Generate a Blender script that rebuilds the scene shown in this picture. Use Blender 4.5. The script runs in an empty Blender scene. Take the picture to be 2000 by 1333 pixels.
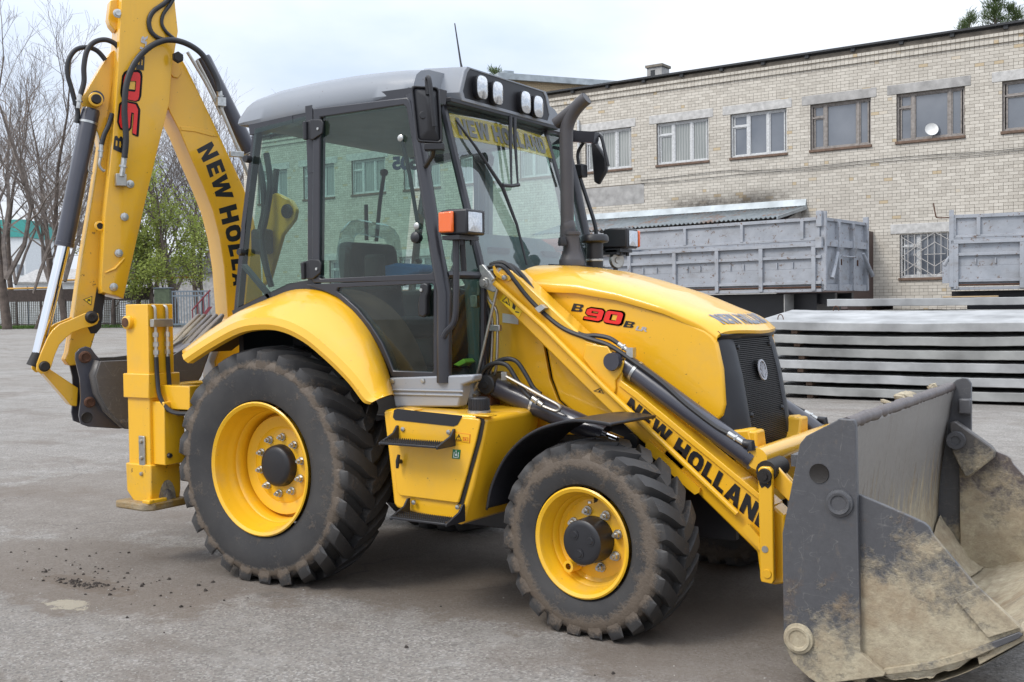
import bpy, bmesh, math, random
from mathutils import Vector, Matrix, noise
from math import sin, cos, pi, radians
random.seed(7)
SC = bpy.context.scene
COL = SC.collection

# ------------------------------------------------------------------ camera
cam_d = bpy.data.cameras.new('camera')
cam = bpy.data.objects.new('camera', cam_d)
COL.objects.link(cam)
YAW, PITCH, ROLL = 0.5706, -0.0308, -0.0127
cam.location = (4.66, -5.54, 1.608)
fwd = Vector((-sin(YAW)*cos(PITCH), cos(YAW)*cos(PITCH), sin(PITCH)))
rgt0 = Vector((cos(YAW), sin(YAW), 0)); up0 = rgt0.cross(fwd)
rgt = rgt0*cos(ROLL) + up0*sin(ROLL); upv = up0*cos(ROLL) - rgt0*sin(ROLL)
cam.rotation_euler = Matrix((rgt, upv, -fwd)).transposed().to_euler()
cam_d.sensor_width = 36.0
cam_d.lens = 37.69
cam_d.clip_start = 0.1
cam_d.clip_end = 3000
SC.camera = cam

# ------------------------------------------------------------------ sky, sun, exposure
SUN_EL, SUN_AZ = radians(48), radians(205)     # azimuth measured from +Y clockwise
W = bpy.data.worlds.new('World'); SC.world = W; W.use_nodes = True
nt = W.node_tree; nt.nodes.clear()
def N(t, **kw):
    n = nt.nodes.new(t)
    for k, v in kw.items(): setattr(n, k, v)
    return n
out = N('ShaderNodeOutputWorld'); bg = N('ShaderNodeBackground'); bg.inputs['Strength'].default_value = 0.1
sky = N('ShaderNodeTexSky', sky_type='NISHITA', sun_disc=False)
sky.sun_elevation = SUN_EL; sky.sun_rotation = SUN_AZ; sky.dust_density = 2.0; sky.air_density = 1.0
tc = N('ShaderNodeTexCoord')
mp = N('ShaderNodeMapping'); mp.inputs['Scale'].default_value = (1.3, 1.3, 3.2)
mp.inputs['Location'].default_value = (0.3, 0.1, 0.45)
nz = N('ShaderNodeTexNoise'); nz.inputs['Scale'].default_value = 1.7; nz.inputs['Detail'].default_value = 7; nz.inputs['Roughness'].default_value = 0.5
cr = N('ShaderNodeValToRGB'); cr.color_ramp.elements[0].position = 0.30; cr.color_ramp.elements[1].position = 0.60
cr.color_ramp.elements[0].color = (4.7, 5.7, 7.4, 1); cr.color_ramp.elements[1].color = (7.9, 8.2, 8.75, 1)
mix = N('ShaderNodeMix', data_type='RGBA'); mix.inputs[0].default_value = 0.90
L = nt.links.new
L(tc.outputs['Generated'], mp.inputs['Vector']); L(mp.outputs[0], nz.inputs['Vector']); L(nz.outputs['Fac'], cr.inputs['Fac'])
# an overcast sky is brighter overhead than at the horizon
sz = N('ShaderNodeSeparateXYZ'); mr = N('ShaderNodeMapRange'); mr.inputs[1].default_value = 0.12; mr.inputs[2].default_value = 1.0; mr.inputs[3].default_value = 1.0; mr.inputs[4].default_value = 2.3
mul = N('ShaderNodeVectorMath', operation='SCALE')
L(tc.outputs['Generated'], sz.inputs[0]); L(sz.outputs[2], mr.inputs[0]); L(cr.outputs[0], mul.inputs[0]); L(mr.outputs[0], mul.inputs['Scale'])
L(sky.outputs[0], mix.inputs[6]); L(mul.outputs[0], mix.inputs[7]); L(mix.outputs[2], bg.inputs['Color']); L(bg.outputs[0], out.inputs['Surface'])

sun_d = bpy.data.lights.new('sun', 'SUN'); sun_d.energy = 1.5; sun_d.angle = radians(18); sun_d.color = (1.0, 0.95, 0.88)
sun = bpy.data.objects.new('sun', sun_d); COL.objects.link(sun)
sdir = Vector((sin(SUN_AZ)*cos(SUN_EL), cos(SUN_AZ)*cos(SUN_EL), sin(SUN_EL)))
sun.rotation_euler = sdir.to_track_quat('Z', 'Y').to_euler(); sun.location = (0, 0, 30)

SC.view_settings.view_transform = 'Standard'; SC.view_settings.look = 'None'
SC.view_settings.exposure = 0.38; SC.view_settings.gamma = 1.0; SC.view_settings.use_curve_mapping = False
SC.cycles.max_bounces = 8; SC.cycles.transparent_max_bounces = 12; SC.cycles.caustics_reflective = False; SC.cycles.caustics_refractive = False

# ------------------------------------------------------------------ materials
def new_mat(name):
    m = bpy.data.materials.new(name); m.use_nodes = True
    t = m.node_tree; t.nodes.clear()
    o = t.nodes.new('ShaderNodeOutputMaterial'); b = t.nodes.new('ShaderNodeBsdfPrincipled')
    t.links.new(b.outputs[0], o.inputs[0])
    return m, t, b, o
def rgb(c): return (c[0], c[1], c[2], 1.0)
def nnoise(t, scale, detail=4, rough=0.55, coord='pos', stretch=None):
    n = t.nodes.new('ShaderNodeTexNoise'); n.inputs['Scale'].default_value = scale
    n.inputs['Detail'].default_value = detail; n.inputs['Roughness'].default_value = rough
    if coord == 'pos':
        g = t.nodes.new('ShaderNodeNewGeometry'); s = g.outputs['Position']
    else:
        g = t.nodes.new('ShaderNodeTexCoord'); s = g.outputs['Object']
    if stretch:
        m = t.nodes.new('ShaderNodeMapping'); m.inputs['Scale'].default_value = stretch
        t.links.new(s, m.inputs[0]); s = m.outputs[0]
    t.links.new(s, n.inputs['Vector']); return n.outputs['Fac']
def nramp(t, fac, p0, p1, c0=(0,0,0), c1=(1,1,1)):
    r = t.nodes.new('ShaderNodeValToRGB'); e = r.color_ramp.elements
    e[0].position = p0; e[1].position = p1; e[0].color = rgb(c0); e[1].color = rgb(c1)
    t.links.new(fac, r.inputs[0]); return r.outputs[0]
def nmix(t, fac, a, b):
    m = t.nodes.new('ShaderNodeMix'); m.data_type = 'RGBA'
    for v, i in ((fac, 0), (a, 6), (b, 7)):
        if hasattr(v, 'node'): t.links.new(v, m.inputs[i])
        else: m.inputs[i].default_value = v if i == 0 else rgb(v)
    return m.outputs[2]
def nmath(t, op, a, b=None, clamp=False):
    m = t.nodes.new('ShaderNodeMath'); m.operation = op; m.use_clamp = clamp
    for v, i in ((a, 0), (b, 1)):
        if v is None: continue
        if hasattr(v, 'node'): t.links.new(v, m.inputs[i])
        else: m.inputs[i].default_value = v
    return m.outputs[0]
def nbump(t, b, h, strength, dist=0.01):
    n = t.nodes.new('ShaderNodeBump'); n.inputs['Strength'].default_value = strength; n.inputs['Distance'].default_value = dist
    t.links.new(h, n.inputs['Height']); t.links.new(n.outputs[0], b.inputs['Normal'])
def simple(name, col, rough=0.5, metal=0.0, var=0.12, scale=6.0, coat=0.0, bump=0.0, bscale=60.0, spec=None):
    m, t, b, o = new_mat(name)
    f = nnoise(t, scale, 6)
    lo = tuple(c*(1-var) for c in col); hi = tuple(min(1, c*(1+var)) for c in col)
    t.links.new(nramp(t, f, 0.3, 0.7, lo, hi), b.inputs['Base Color'])
    b.inputs['Roughness'].default_value = rough; b.inputs['Metallic'].default_value = metal
    b.inputs['Coat Weight'].default_value = coat; b.inputs['Coat Roughness'].default_value = 0.08
    if spec is not None: b.inputs['Specular IOR Level'].default_value = spec
    if bump: nbump(t, b, nnoise(t, bscale, 4), bump, 0.003)
    return m
def paint(name, col, rough=0.35, coat=0.35, dust=0.12, chips=0.0, dustcol=(0.33, 0.27, 0.19)):
    m, t, b, o = new_mat(name)
    f1 = nnoise(t, 1.6, 5, 0.6); f2 = nnoise(t, 26, 4, 0.7)
    c = nmix(t, nramp(t, f1, 0.3, 0.75), tuple(x*0.95 for x in col), tuple(min(1, x*1.03) for x in col))
    dm = nmath(t, 'MULTIPLY', nramp(t, nnoise(t, 2.7, 8, 0.68), 0.52, 0.80), dust*2.2)
    c = nmix(t, dm, c, dustcol)
    stk = nmath(t, 'MULTIPLY', nramp(t, nnoise(t, 1.0, 6, 0.65, 'pos', (7, 7, .7)), 0.58, 0.78), dust*1.3)
    c = nmix(t, stk, c, (0.20, 0.15, 0.09))
    spk = nramp(t, nnoise(t, 52, 2, 0.5), 0.735, 0.755)
    c = nmix(t, nmath(t, 'MULTIPLY', spk, 0.55), c, (0.10, 0.06, 0.03))
    if chips:
        ch = nramp(t, nnoise(t, 17, 7, 0.75), 0.70-chips, 0.72-chips)
        c = nmix(t, nmath(t, 'MULTIPLY', ch, 0.8), c, (0.055, 0.03, 0.018))
    t.links.new(c, b.inputs['Base Color'])
    r = nmath(t, 'MULTIPLY_ADD', f2, 0.16); t.nodes[-1].inputs[2].default_value = rough-0.06
    t.links.new(r, b.inputs['Roughness'])
    b.inputs['Coat Weight'].default_value = coat; b.inputs['Coat Roughness'].default_value = 0.07
    nbump(t, b, nnoise(t, 90, 3), 0.02, 0.002)
    return m
YEL = (0.81, 0.435, 0.012)
M = {}
M['yellow'] = paint('yellow_paint', YEL, 0.36, 0.65, 0.11, 0.0)
M['yellow_worn'] = paint('worn_yellow_paint', (0.75, 0.41, 0.016), 0.45, 0.12, 0.20, 0.08)
M['rim'] = paint('rim_yellow', (0.82, 0.455, 0.013), 0.36, 0.25, 0.20)
M['roof'] = paint('roof_grey_plastic', (0.24, 0.26, 0.29), 0.48, 0.05, 0.08)
M['silver'] = paint('silver_grey_sill', (0.27, 0.285, 0.31), 0.42, 0.1, 0.14)
M['black'] = simple('black_plastic', (0.017, 0.017, 0.02), 0.42, bump=0.15, bscale=220)
M['frame'] = simple('cab_frame_charcoal', (0.028, 0.028, 0.034), 0.30, coat=0.15)
M['rubber_black'] = simple('hose_rubber', (0.020, 0.020, 0.022), 0.48)
M['grille'] = simple('grille_black', (0.010, 0.010, 0.012), 0.38)
M['cylinder'] = simple('dark_grey_cylinder_paint', (0.045, 0.045, 0.058), 0.28, coat=0.3)
M['exhaust'] = simple('exhaust_grey', (0.062, 0.058, 0.062), 0.5, bump=0.08)
M['grease'] = simple('black_grease', (0.012, 0.009, 0.007), 0.6, bump=0.5, bscale=40)
M['chrome'] = simple('chrome_rod', (0.82, 0.83, 0.86), 0.08, 1.0, 0.02)
M['steel'] = simple('zinc_steel', (0.50, 0.50, 0.48), 0.34, 0.85, 0.2, 40)
M['pipe'] = simple('zinc_pipe', (0.42, 0.40, 0.36), 0.36, 0.8, 0.15, 20)
M['rust'] = simple('rusty_pin', (0.10, 0.045, 0.025), 0.8, 0.2, 0.4, 30, bump=0.4)
M['decal_black'] = simple('black_decal', (0.012, 0.012, 0.014), 0.30)
M['decal_red'] = simple('red_decal', (0.72, 0.022, 0.018), 0.32)
M['decal_silver'] = simple('silver_decal', (0.42, 0.42, 0.44), 0.35)
M['decal_grey'] = simple('blue_grey_decal', (0.15, 0.16, 0.19), 0.4)
M['decal_yellow'] = simple('warning_yellow', (0.82, 0.56, 0.012), 0.35)
M['decal_white'] = simple('white_decal', (0.75, 0.75, 0.73), 0.4)
M['decal_green'] = simple('green_decal', (0.01, 0.16, 0.055), 0.35)
M['decal_line'] = simple('red_line_decal', (0.55, 0.10, 0.02), 0.4)
M['decal_blue'] = simple('navy_numeral', (0.012, 0.02, 0.09), 0.4)
M['seat'] = simple('seat_fabric', (0.022, 0.024, 0.028), 0.85, bump=0.3, bscale=120)
M['console'] = simple('console_grey', (0.055, 0.080, 0.080), 0.55)
M['blue_cloth'] = simple('blue_cloth', (0.02, 0.16, 0.40), 0.7)
M['headlining'] = simple('headlining_grey', (0.24, 0.27, 0.27), 0.8)
M['undercoat'] = simple('brown_underside', (0.075, 0.036, 0.02), 0.85, bump=0.3)
M['lime'] = simple('lime_cloth', (0.35, 0.62, 0.06), 0.7)
def glassmat(name, tint, refl=0.10, haze=0.03):
    m, t, b, o = new_mat(name)
    t.nodes.remove(b)
    tr = t.nodes.new('ShaderNodeBsdfTransparent'); tr.inputs[0].default_value = rgb(tint)
    gl = t.nodes.new('ShaderNodeBsdfGlossy'); gl.inputs['Roughness'].default_value = 0.015; gl.inputs[0].default_value = (0.92, 0.96, 0.96, 1)
    lw = t.nodes.new('ShaderNodeLayerWeight'); lw.inputs['Blend'].default_value = 0.5
    f = nmath(t, 'MULTIPLY_ADD', nmath(t, 'POWER', lw.outputs['Facing'], 4.0), 0.9, True); t.nodes[-1].inputs[2].default_value = refl
    m1 = t.nodes.new('ShaderNodeMixShader'); t.links.new(f, m1.inputs[0]); t.links.new(tr.outputs[0], m1.inputs[1]); t.links.new(gl.outputs[0], m1.inputs[2])
    df = t.nodes.new('ShaderNodeBsdfDiffuse'); df.inputs[0].default_value = (0.5, 0.52, 0.48, 1)
    m2 = t.nodes.new('ShaderNodeMixShader')
    hz = nmath(t, 'MULTIPLY', nramp(t, nnoise(t, 3.0, 7, 0.65), 0.35, 0.8), haze)
    t.links.new(hz, m2.inputs[0]); t.links.new(m1.outputs[0], m2.inputs[1]); t.links.new(df.outputs[0], m2.inputs[2])
    t.links.new(m2.outputs[0], o.inputs[0]); return m
M['glass'] = glassmat('tinted_cab_glass', (0.53, 0.68, 0.63), 0.045, 0.04)
M['screen'] = glassmat('windscreen_glass', (0.70, 0.83, 0.81), 0.15, 0.14)
M['lens'] = simple('headlight_lens', (0.62, 0.64, 0.66), 0.12, 0.6, 0.25, 90, coat=1.0)
M['film'] = glassmat('clear_film', (0.80, 0.82, 0.82), 0.05, 0.25)
def amber():
    m, t, b, o = new_mat('amber_lens')
    b.inputs['Base Color'].default_value = (0.80, 0.13, 0.008, 1); b.inputs['Roughness'].default_value = 0.18
    b.inputs['Coat Weight'].default_value = 0.8; b.inputs['Subsurface Weight'].default_value = 0.0
    w = t.nodes.new('ShaderNodeTexWave'); w.inputs['Scale'].default_value = 40; g = t.nodes.new('ShaderNodeNewGeometry')
    t.links.new(g.outputs['Position'], w.inputs[0]); nbump(t, b, w.outputs['Fac'], 0.4, 0.003)
    return m
M['amber'] = amber()
def tape():
    m, t, b, o = new_mat('windscreen_banner'); t.nodes.remove(b)
    tr = t.nodes.new('ShaderNodeBsdfTransparent'); df = t.nodes.new('ShaderNodeBsdfDiffuse'); df.inputs[0].default_value = (0.62, 0.50, 0.07, 1)
    mx = t.nodes.new('ShaderNodeMixShader'); mx.inputs[0].default_value = 0.42
    t.links.new(tr.outputs[0], mx.inputs[1]); t.links.new(df.outputs[0], mx.inputs[2]); t.links.new(mx.outputs[0], o.inputs[0]); return m
M['tape'] = tape()
def tyre_mat(name, r0, r1):
    m, t, b, o = new_mat(name)
    g = t.nodes.new('ShaderNodeTexCoord'); sx = t.nodes.new('ShaderNodeSeparateXYZ'); t.links.new(g.outputs['Object'], sx.inputs[0])
    rr = nmath(t, 'POWER', nmath(t, 'ADD', nmath(t, 'POWER', sx.outputs[0], 2.0), nmath(t, 'POWER', sx.outputs[2], 2.0)), 0.5)
    ring = nmath(t, 'SUBTRACT', 1.0, nmath(t, 'ABSOLUTE', nmath(t, 'DIVIDE', nmath(t, 'SUBTRACT', rr, (r0+r1)/2), (r1-r0)/2)), True)
    n1 = nnoise(t, 7.5, 9, 0.72, 'obj'); n2 = nnoise(t, 55, 5, 0.7, 'obj')
    mud = nramp(t, nmath(t, 'ADD', nmath(t, 'MULTIPLY', ring, 0.36), nmath(t, 'MULTIPLY', nmath(t, 'ADD', n1, nmath(t, 'MULTIPLY', n2, 0.35)), 1.0)), 0.74, 0.92)
    dusty = nramp(t, nnoise(t, 2.3, 6, 0.6, 'obj'), 0.3, 0.8)
    base = nmix(t, dusty, (0.020, 0.020, 0.022), (0.066, 0.062, 0.058))
    mudc = nmix(t, n2, (0.085, 0.062, 0.044), (0.16, 0.125, 0.092))
    t.links.new(nmix(t, nmath(t, 'MULTIPLY', mud, 0.85), base, mudc), b.inputs['Base Color'])
    b.inputs['Roughness'].default_value = 0.62
    nbump(t, b, nmath(t, 'ADD', nmath(t, 'MULTIPLY', mud, nmath(t, 'ADD', n2, 0.4)), nmath(t, 'MULTIPLY', n2, 0.25)), 0.55, 0.006)
    return m
M['tyre_rear'] = tyre_mat('rear_tyre_rubber', 0.575, 0.655)
M['tyre_front'] = tyre_mat('front_tyre_rubber', 0.335, 0.465)
def bucket_mat(name, zmid, amount, steel=(0.054, 0.054, 0.058), streak=False):
    m, t, b, o = new_mat(name)
    g = t.nodes.new('ShaderNodeNewGeometry'); sx = t.nodes.new('ShaderNodeSeparateXYZ'); t.links.new(g.outputs['Position'], sx.inputs[0])
    hz = nmath(t, 'MULTIPLY', nmath(t, 'SUBTRACT', zmid, sx.outputs[2]), 1.25)
    st = (3.0, 3.0, 0.30) if streak else (1, 1, 1)
    n1 = nnoise(t, 2.6 if not streak else 5.0, 10, 0.68, 'pos', st); n2 = nnoise(t, 34, 6, 0.75); n3 = nnoise(t, 8, 8, 0.7, 'pos', st)
    f = nmath(t, 'ADD', nmath(t, 'ADD', hz, amount), nmath(t, 'ADD', nmath(t, 'MULTIPLY', nmath(t, 'SUBTRACT', n1, 0.5), 1.5), nmath(t, 'MULTIPLY', nmath(t, 'SUBTRACT', n3, 0.5), 1.2)))
    f2_ = nmath(t, 'ADD', f, nmath(t, 'MULTIPLY', nmath(t, 'SUBTRACT', nnoise(t, 46, 6, 0.8), 0.5), 0.55))
    mud = nramp(t, f2_, 0.36, 0.70)
    rustm = nramp(t, nmath(t, 'ADD', n3, nmath(t, 'MULTIPLY', f, 0.10)), 0.58, 0.70)
    scr = nramp(t, nnoise(t, 16, 10, 0.85, 'pos', (1, 1, 0.35)), 0.57, 0.66)
    base = nmix(t, nmath(t, 'MULTIPLY', scr, 0.42), nmix(t, n2, steel, tuple(c*1.7 for c in steel)), (0.16, 0.13, 0.10))
    base = nmix(t, nmath(t, 'MULTIPLY', rustm, 0.35), base, (0.115, 0.068, 0.040))
    def scratch(seed, st_, k):
        q = nnoise(t, 3.2, 2, 0.4, 'pos', st_); return nramp(t, nmath(t, 'ABSOLUTE', nmath(t, 'SUBTRACT', q, k)), 0.0012, 0.004, (1, 1, 1), (0, 0, 0))
    sc_ = nmath(t, 'MAXIMUM', scratch(0, (1.0, 1, 2.6), .46), nmath(t, 'MAXIMUM', scratch(1, (2.4, 1, .9), .55), scratch(2, (1.3, 1, 4.0), .50)))
    base = nmix(t, nmath(t, 'MULTIPLY', nmath(t, 'MULTIPLY', sc_, nramp(t, n2, 0.42, 0.62)), 0.42), base, (0.26, 0.25, 0.23))
    mudc = nmix(t, nramp(t, n3, 0.35, 0.65), (0.50, 0.44, 0.31), (0.36, 0.295, 0.20))
    mudc = nmix(t, nmath(t, 'MULTIPLY', nramp(t, n2, 0.42, 0.62), 0.40), mudc, (0.22, 0.175, 0.125))
    mudc = nmix(t, nmath(t, 'MULTIPLY', nramp(t, nnoise(t, 3.1, 5, 0.6), 0.55, 0.70), 0.55), mudc, (0.21, 0.125, 0.06))
    mudc = nmix(t, nmath(t, 'MULTIPLY', nramp(t, nnoise(t, 5.5, 8, 0.7), 0.60, 0.70), 0.45), mudc, (0.15, 0.11, 0.09))
    t.links.new(nmix(t, nmath(t, 'MULTIPLY', mud, 0.94), base, mudc), b.inputs['Base Color'])
    t.links.new(nmath(t, 'ADD', nmath(t, 'MULTIPLY', mud, 0.4), 0.42), b.inputs['Roughness'])
    nbump(t, b, nmath(t, 'ADD', nmath(t, 'MULTIPLY', mud, nmath(t, 'ADD', nmath(t, 'ADD', nmath(t, 'MULTIPLY', n2, 0.5), nmath(t, 'MULTIPLY', n3, 0.9)), 0.15)), nmath(t, 'MULTIPLY', n2, 0.10)), 0.6, 0.016)
    return m
M['plate'] = bucket_mat('bucket_side_steel', 0.52, 0.16)
M['clam'] = bucket_mat('bucket_clam_steel', 0.74, 0.34)
M['blade'] = bucket_mat('bucket_blade_steel', 0.80, 0.26, (0.17, 0.16, 0.15), True)
M['floor'] = bucket_mat('bucket_floor_mud', 0.80, 0.18, (0.075, 0.062, 0.06), False)
M['hoe'] = bucket_mat('backhoe_bucket_steel', 1.0, 0.12, (0.06, 0.055, 0.052))
M['teeth'] = bucket_mat('tooth_steel', 2.0, -0.55, (0.10, 0.085, 0.065))

M['tooth_mud'] = bucket_mat('muddy_teeth', 2.6, -0.95, (0.12, 0.10, 0.085))
M['pad_mud'] = bucket_mat('muddy_foot', 0.8, 0.0, (0.22, 0.13, 0.03))

# ------------------------------------------------------------------ mesh helpers
class MB:
    def __init__(self): self.v = []; self.f = []
    def add(self, vs, fs):
        k = len(self.v); self.v += [Vector(p) for p in vs]; self.f += [tuple(i+k for i in f) for f in fs]; return self
    def mirror(self):
        m = MB(); m.v = [Vector((p.x, -p.y, p.z)) for p in self.v]; m.f = [tuple(reversed(f)) for f in self.f]; return m
    def box(self, lo, hi, fr=None):
        vs = [(x, y, z) for z in (lo[2], hi[2]) for y in (lo[1], hi[1]) for x in (lo[0], hi[0])]
        if fr: vs = [fr(*p) for p in vs]
        return self.add(vs, [(0,2,3,1), (4,5,7,6), (0,1,5,4), (2,6,7,3), (0,4,6,2), (1,3,7,5)])
    def prism(self, poly, fr, t0, t1, poly1=None):
        n = len(poly); p1 = poly1 or poly
        vs = [fr(u, v, t0) for u, v in poly] + [fr(u, v, t1) for u, v in p1]
        return self.add(vs, [tuple(range(n-1, -1, -1)), tuple(range(n, 2*n))] + [(i, (i+1) % n, n+(i+1) % n, n+i) for i in range(n)])
    def tube(self, path, r, n=10, caps=True):
        P = [Vector(p) for p in path]; R = r if isinstance(r, (list, tuple)) else [r]*len(P)
        T = []
        for i in range(len(P)):
            a = P[max(i-1, 0)]; b = P[min(i+1, len(P)-1)]; T.append((b-a).normalized())
        ref = Vector((0, 0, 1)) if abs(T[0].z) < 0.9 else Vector((1, 0, 0))
        nx = (ref - T[0]*ref.dot(T[0])).normalized(); vs = []
        for i in range(len(P)):
            nx = (nx - T[i]*nx.dot(T[i])).normalized(); ny = T[i].cross(nx)
            for k in range(n):
                a = 2*pi*k/n; vs.append(P[i] + (nx*cos(a) + ny*sin(a))*R[i])
        fs = [(i*n+k, i*n+(k+1) % n, (i+1)*n+(k+1) % n, (i+1)*n+k) for i in range(len(P)-1) for k in range(n)]
        if caps: fs += [tuple(range(n-1, -1, -1)), tuple(range((len(P)-1)*n, len(P)*n))]
        return self.add(vs, fs)
    def cyl(self, p0, p1, r0, r1=None, n=20): return self.tube([p0, p1], [r0, r0 if r1 is None else r1], n)
    def lathe(self, prof, o, ax, n=32, ref=None):
        o = Vector(o); ax = Vector(ax).normalized()
        ref = Vector(ref) if ref else (Vector((0, 0, 1)) if abs(ax.z) < 0.9 else Vector((1, 0, 0)))
        e1 = (ref - ax*ref.dot(ax)).normalized(); e2 = ax.cross(e1); m = len(prof); vs = []
        for k in range(n):
            a = 2*pi*k/n; d = e1*cos(a) + e2*sin(a)
            vs += [o + d*r + ax*h for r, h in prof]
        fs = [(k*m+i, k*m+i+1, ((k+1) % n)*m+i+1, ((k+1) % n)*m+i) for k in range(n) for i in range(m-1)]
        return self.add(vs, fs)
    def grid(self, rows):
        m = len(rows[0]); return self.add([p for r in rows for p in r], [(i*m+j, i*m+j+1, (i+1)*m+j+1, (i+1)*m+j) for i in range(len(rows)-1) for j in range(m-1)])
def mesh_of(name, mb, mat, smooth=35, recalc=True):
    me = bpy.data.meshes.new(name); me.from_pydata([tuple(p) for p in mb.v], [], mb.f)
    if recalc:
        bm = bmesh.new(); bm.from_mesh(me); bmesh.ops.recalc_face_normals(bm, faces=bm.faces); bm.to_mesh(me); bm.free()
    if smooth: me.shade_smooth(); me.set_sharp_from_angle(angle=radians(smooth))
    me.materials.append(M[mat] if isinstance(mat, str) else mat); me.update()
    return me
def wloc(o):
    v = Vector((0, 0, 0))
    while o: v += o.location; o = o.parent
    return v
def obj(name, mb, mat, parent=None, bevel=0.0, smooth=35, local=False, recalc=True, seg=2):
    if parent is not None and not local:
        off = wloc(parent)
        if off.length > 0: mb.v = [p-off for p in mb.v]
    o = bpy.data.objects.new(name, mesh_of(name, mb, mat, smooth, recalc)); COL.objects.link(o); o.parent = parent
    if bevel:
        b = o.modifiers.new('bevel', 'BEVEL'); b.width = bevel; b.segments = seg; b.limit_method = 'ANGLE'; b.angle_limit = radians(40); b.harden_normals = False
    return o
def solid(o, th, offset=-1):
    s = o.modifiers.new('thickness', 'SOLIDIFY'); s.thickness = th; s.offset = offset; return o
def empty(name, loc=(0, 0, 0), parent=None):
    e = bpy.data.objects.new(name, None); COL.objects.link(e); e.location = loc; e.parent = parent; e.empty_display_size = 0.2; return e
def tag(o, label, cat, group=None):
    o['label'] = label; o['category'] = cat
    if group: o['group'] = group
    return o
def structure(o, label=None):
    o['kind'] = 'structure'
    if label: o['label'] = label
    return o
def copy_tree(o, parent=None):
    kids = list(o.children); c = o.copy(); COL.objects.link(c); c.parent = parent
    for k in kids: copy_tree(k, c)
    return c
def twin(o):                                     # the same part on the other side of the machine
    c = copy_tree(o, o.parent); c.scale = (c.scale.x, -c.scale.y, c.scale.z); c.location = (o.location.x, -o.location.y, o.location.z); return c
def spline(pts, k=6):
    P = [Vector(p) for p in pts]; out = []
    for i in range(len(P)-1):
        a = P[max(i-1, 0)]; b = P[i]; c = P[i+1]; d = P[min(i+2, len(P)-1)]
        for j in range(k):
            t = j/k; out.append(0.5*((2*b) + (c-a)*t + (2*a-5*b+4*c-d)*t*t + (3*b-a-3*c+d)*t*t*t))
    out.append(P[-1]); return out
def lerp(a, b, t): return a + (b-a)*t
def smooth01(t): t = max(0, min(1, t)); return t*t*(3-2*t)
def interp(x, tab):
    if x <= tab[0][0]: return tab[0][1]
    for (a, va), (b, vb) in zip(tab, tab[1:]):
        if x <= b: return lerp(va, vb, (x-a)/(b-a))
    return tab[-1][1]
def FY(y): return lambda u, v, t: Vector((u, y-t, v))
def FX(x): return lambda u, v, t: Vector((x+t, u, v))
PHI = radians(-65); BO = Vector((-1.35, 0.1, 0)); BD = Vector((-cos(PHI), sin(PHI), 0)); BN = Vector((-sin(PHI), -cos(PHI), 0))
def FB(r, z, t): return BO + BD*r + BN*t + Vector((0, 0, z))
A9 = radians(2.5); WS = Vector((cos(A9), -sin(A9), 0)); WN = Vector((sin(A9), cos(A9), 0))
def FV(n): return lambda s, z, t: WS*s + WN*(n-t) + Vector((0, 0, z))
STEER = -0.095; FO = Vector((2.150, -0.86, 0)); FU = Vector((cos(STEER), sin(STEER), 0)); FN = Vector((sin(STEER), -cos(STEER), 0))
def FF(u, z, t): return FO + FU*u + FN*t + Vector((0, 0, z))
_font_cache = {}
def _rect(a, b, c, d): return [(a, b), (c, b), (c, d), (a, d)]
def _ring(o, i):
    n = len(o); return [[o[k], o[(k+1) % n], i[(k+1) % n], i[k]] for k in range(n)]
def _oct(x0, y0, x1, y1, r): return [(x0+r, y0), (x1-r, y0), (x1-r*.3, y0+r*.3), (x1, y0+r), (x1, y1-r), (x1-r*.3, y1-r*.3), (x1-r, y1), (x0+r, y1), (x0+r*.3, y1-r*.3), (x0, y1-r), (x0, y0+r), (x0+r*.3, y0+r*.3)]
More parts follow.
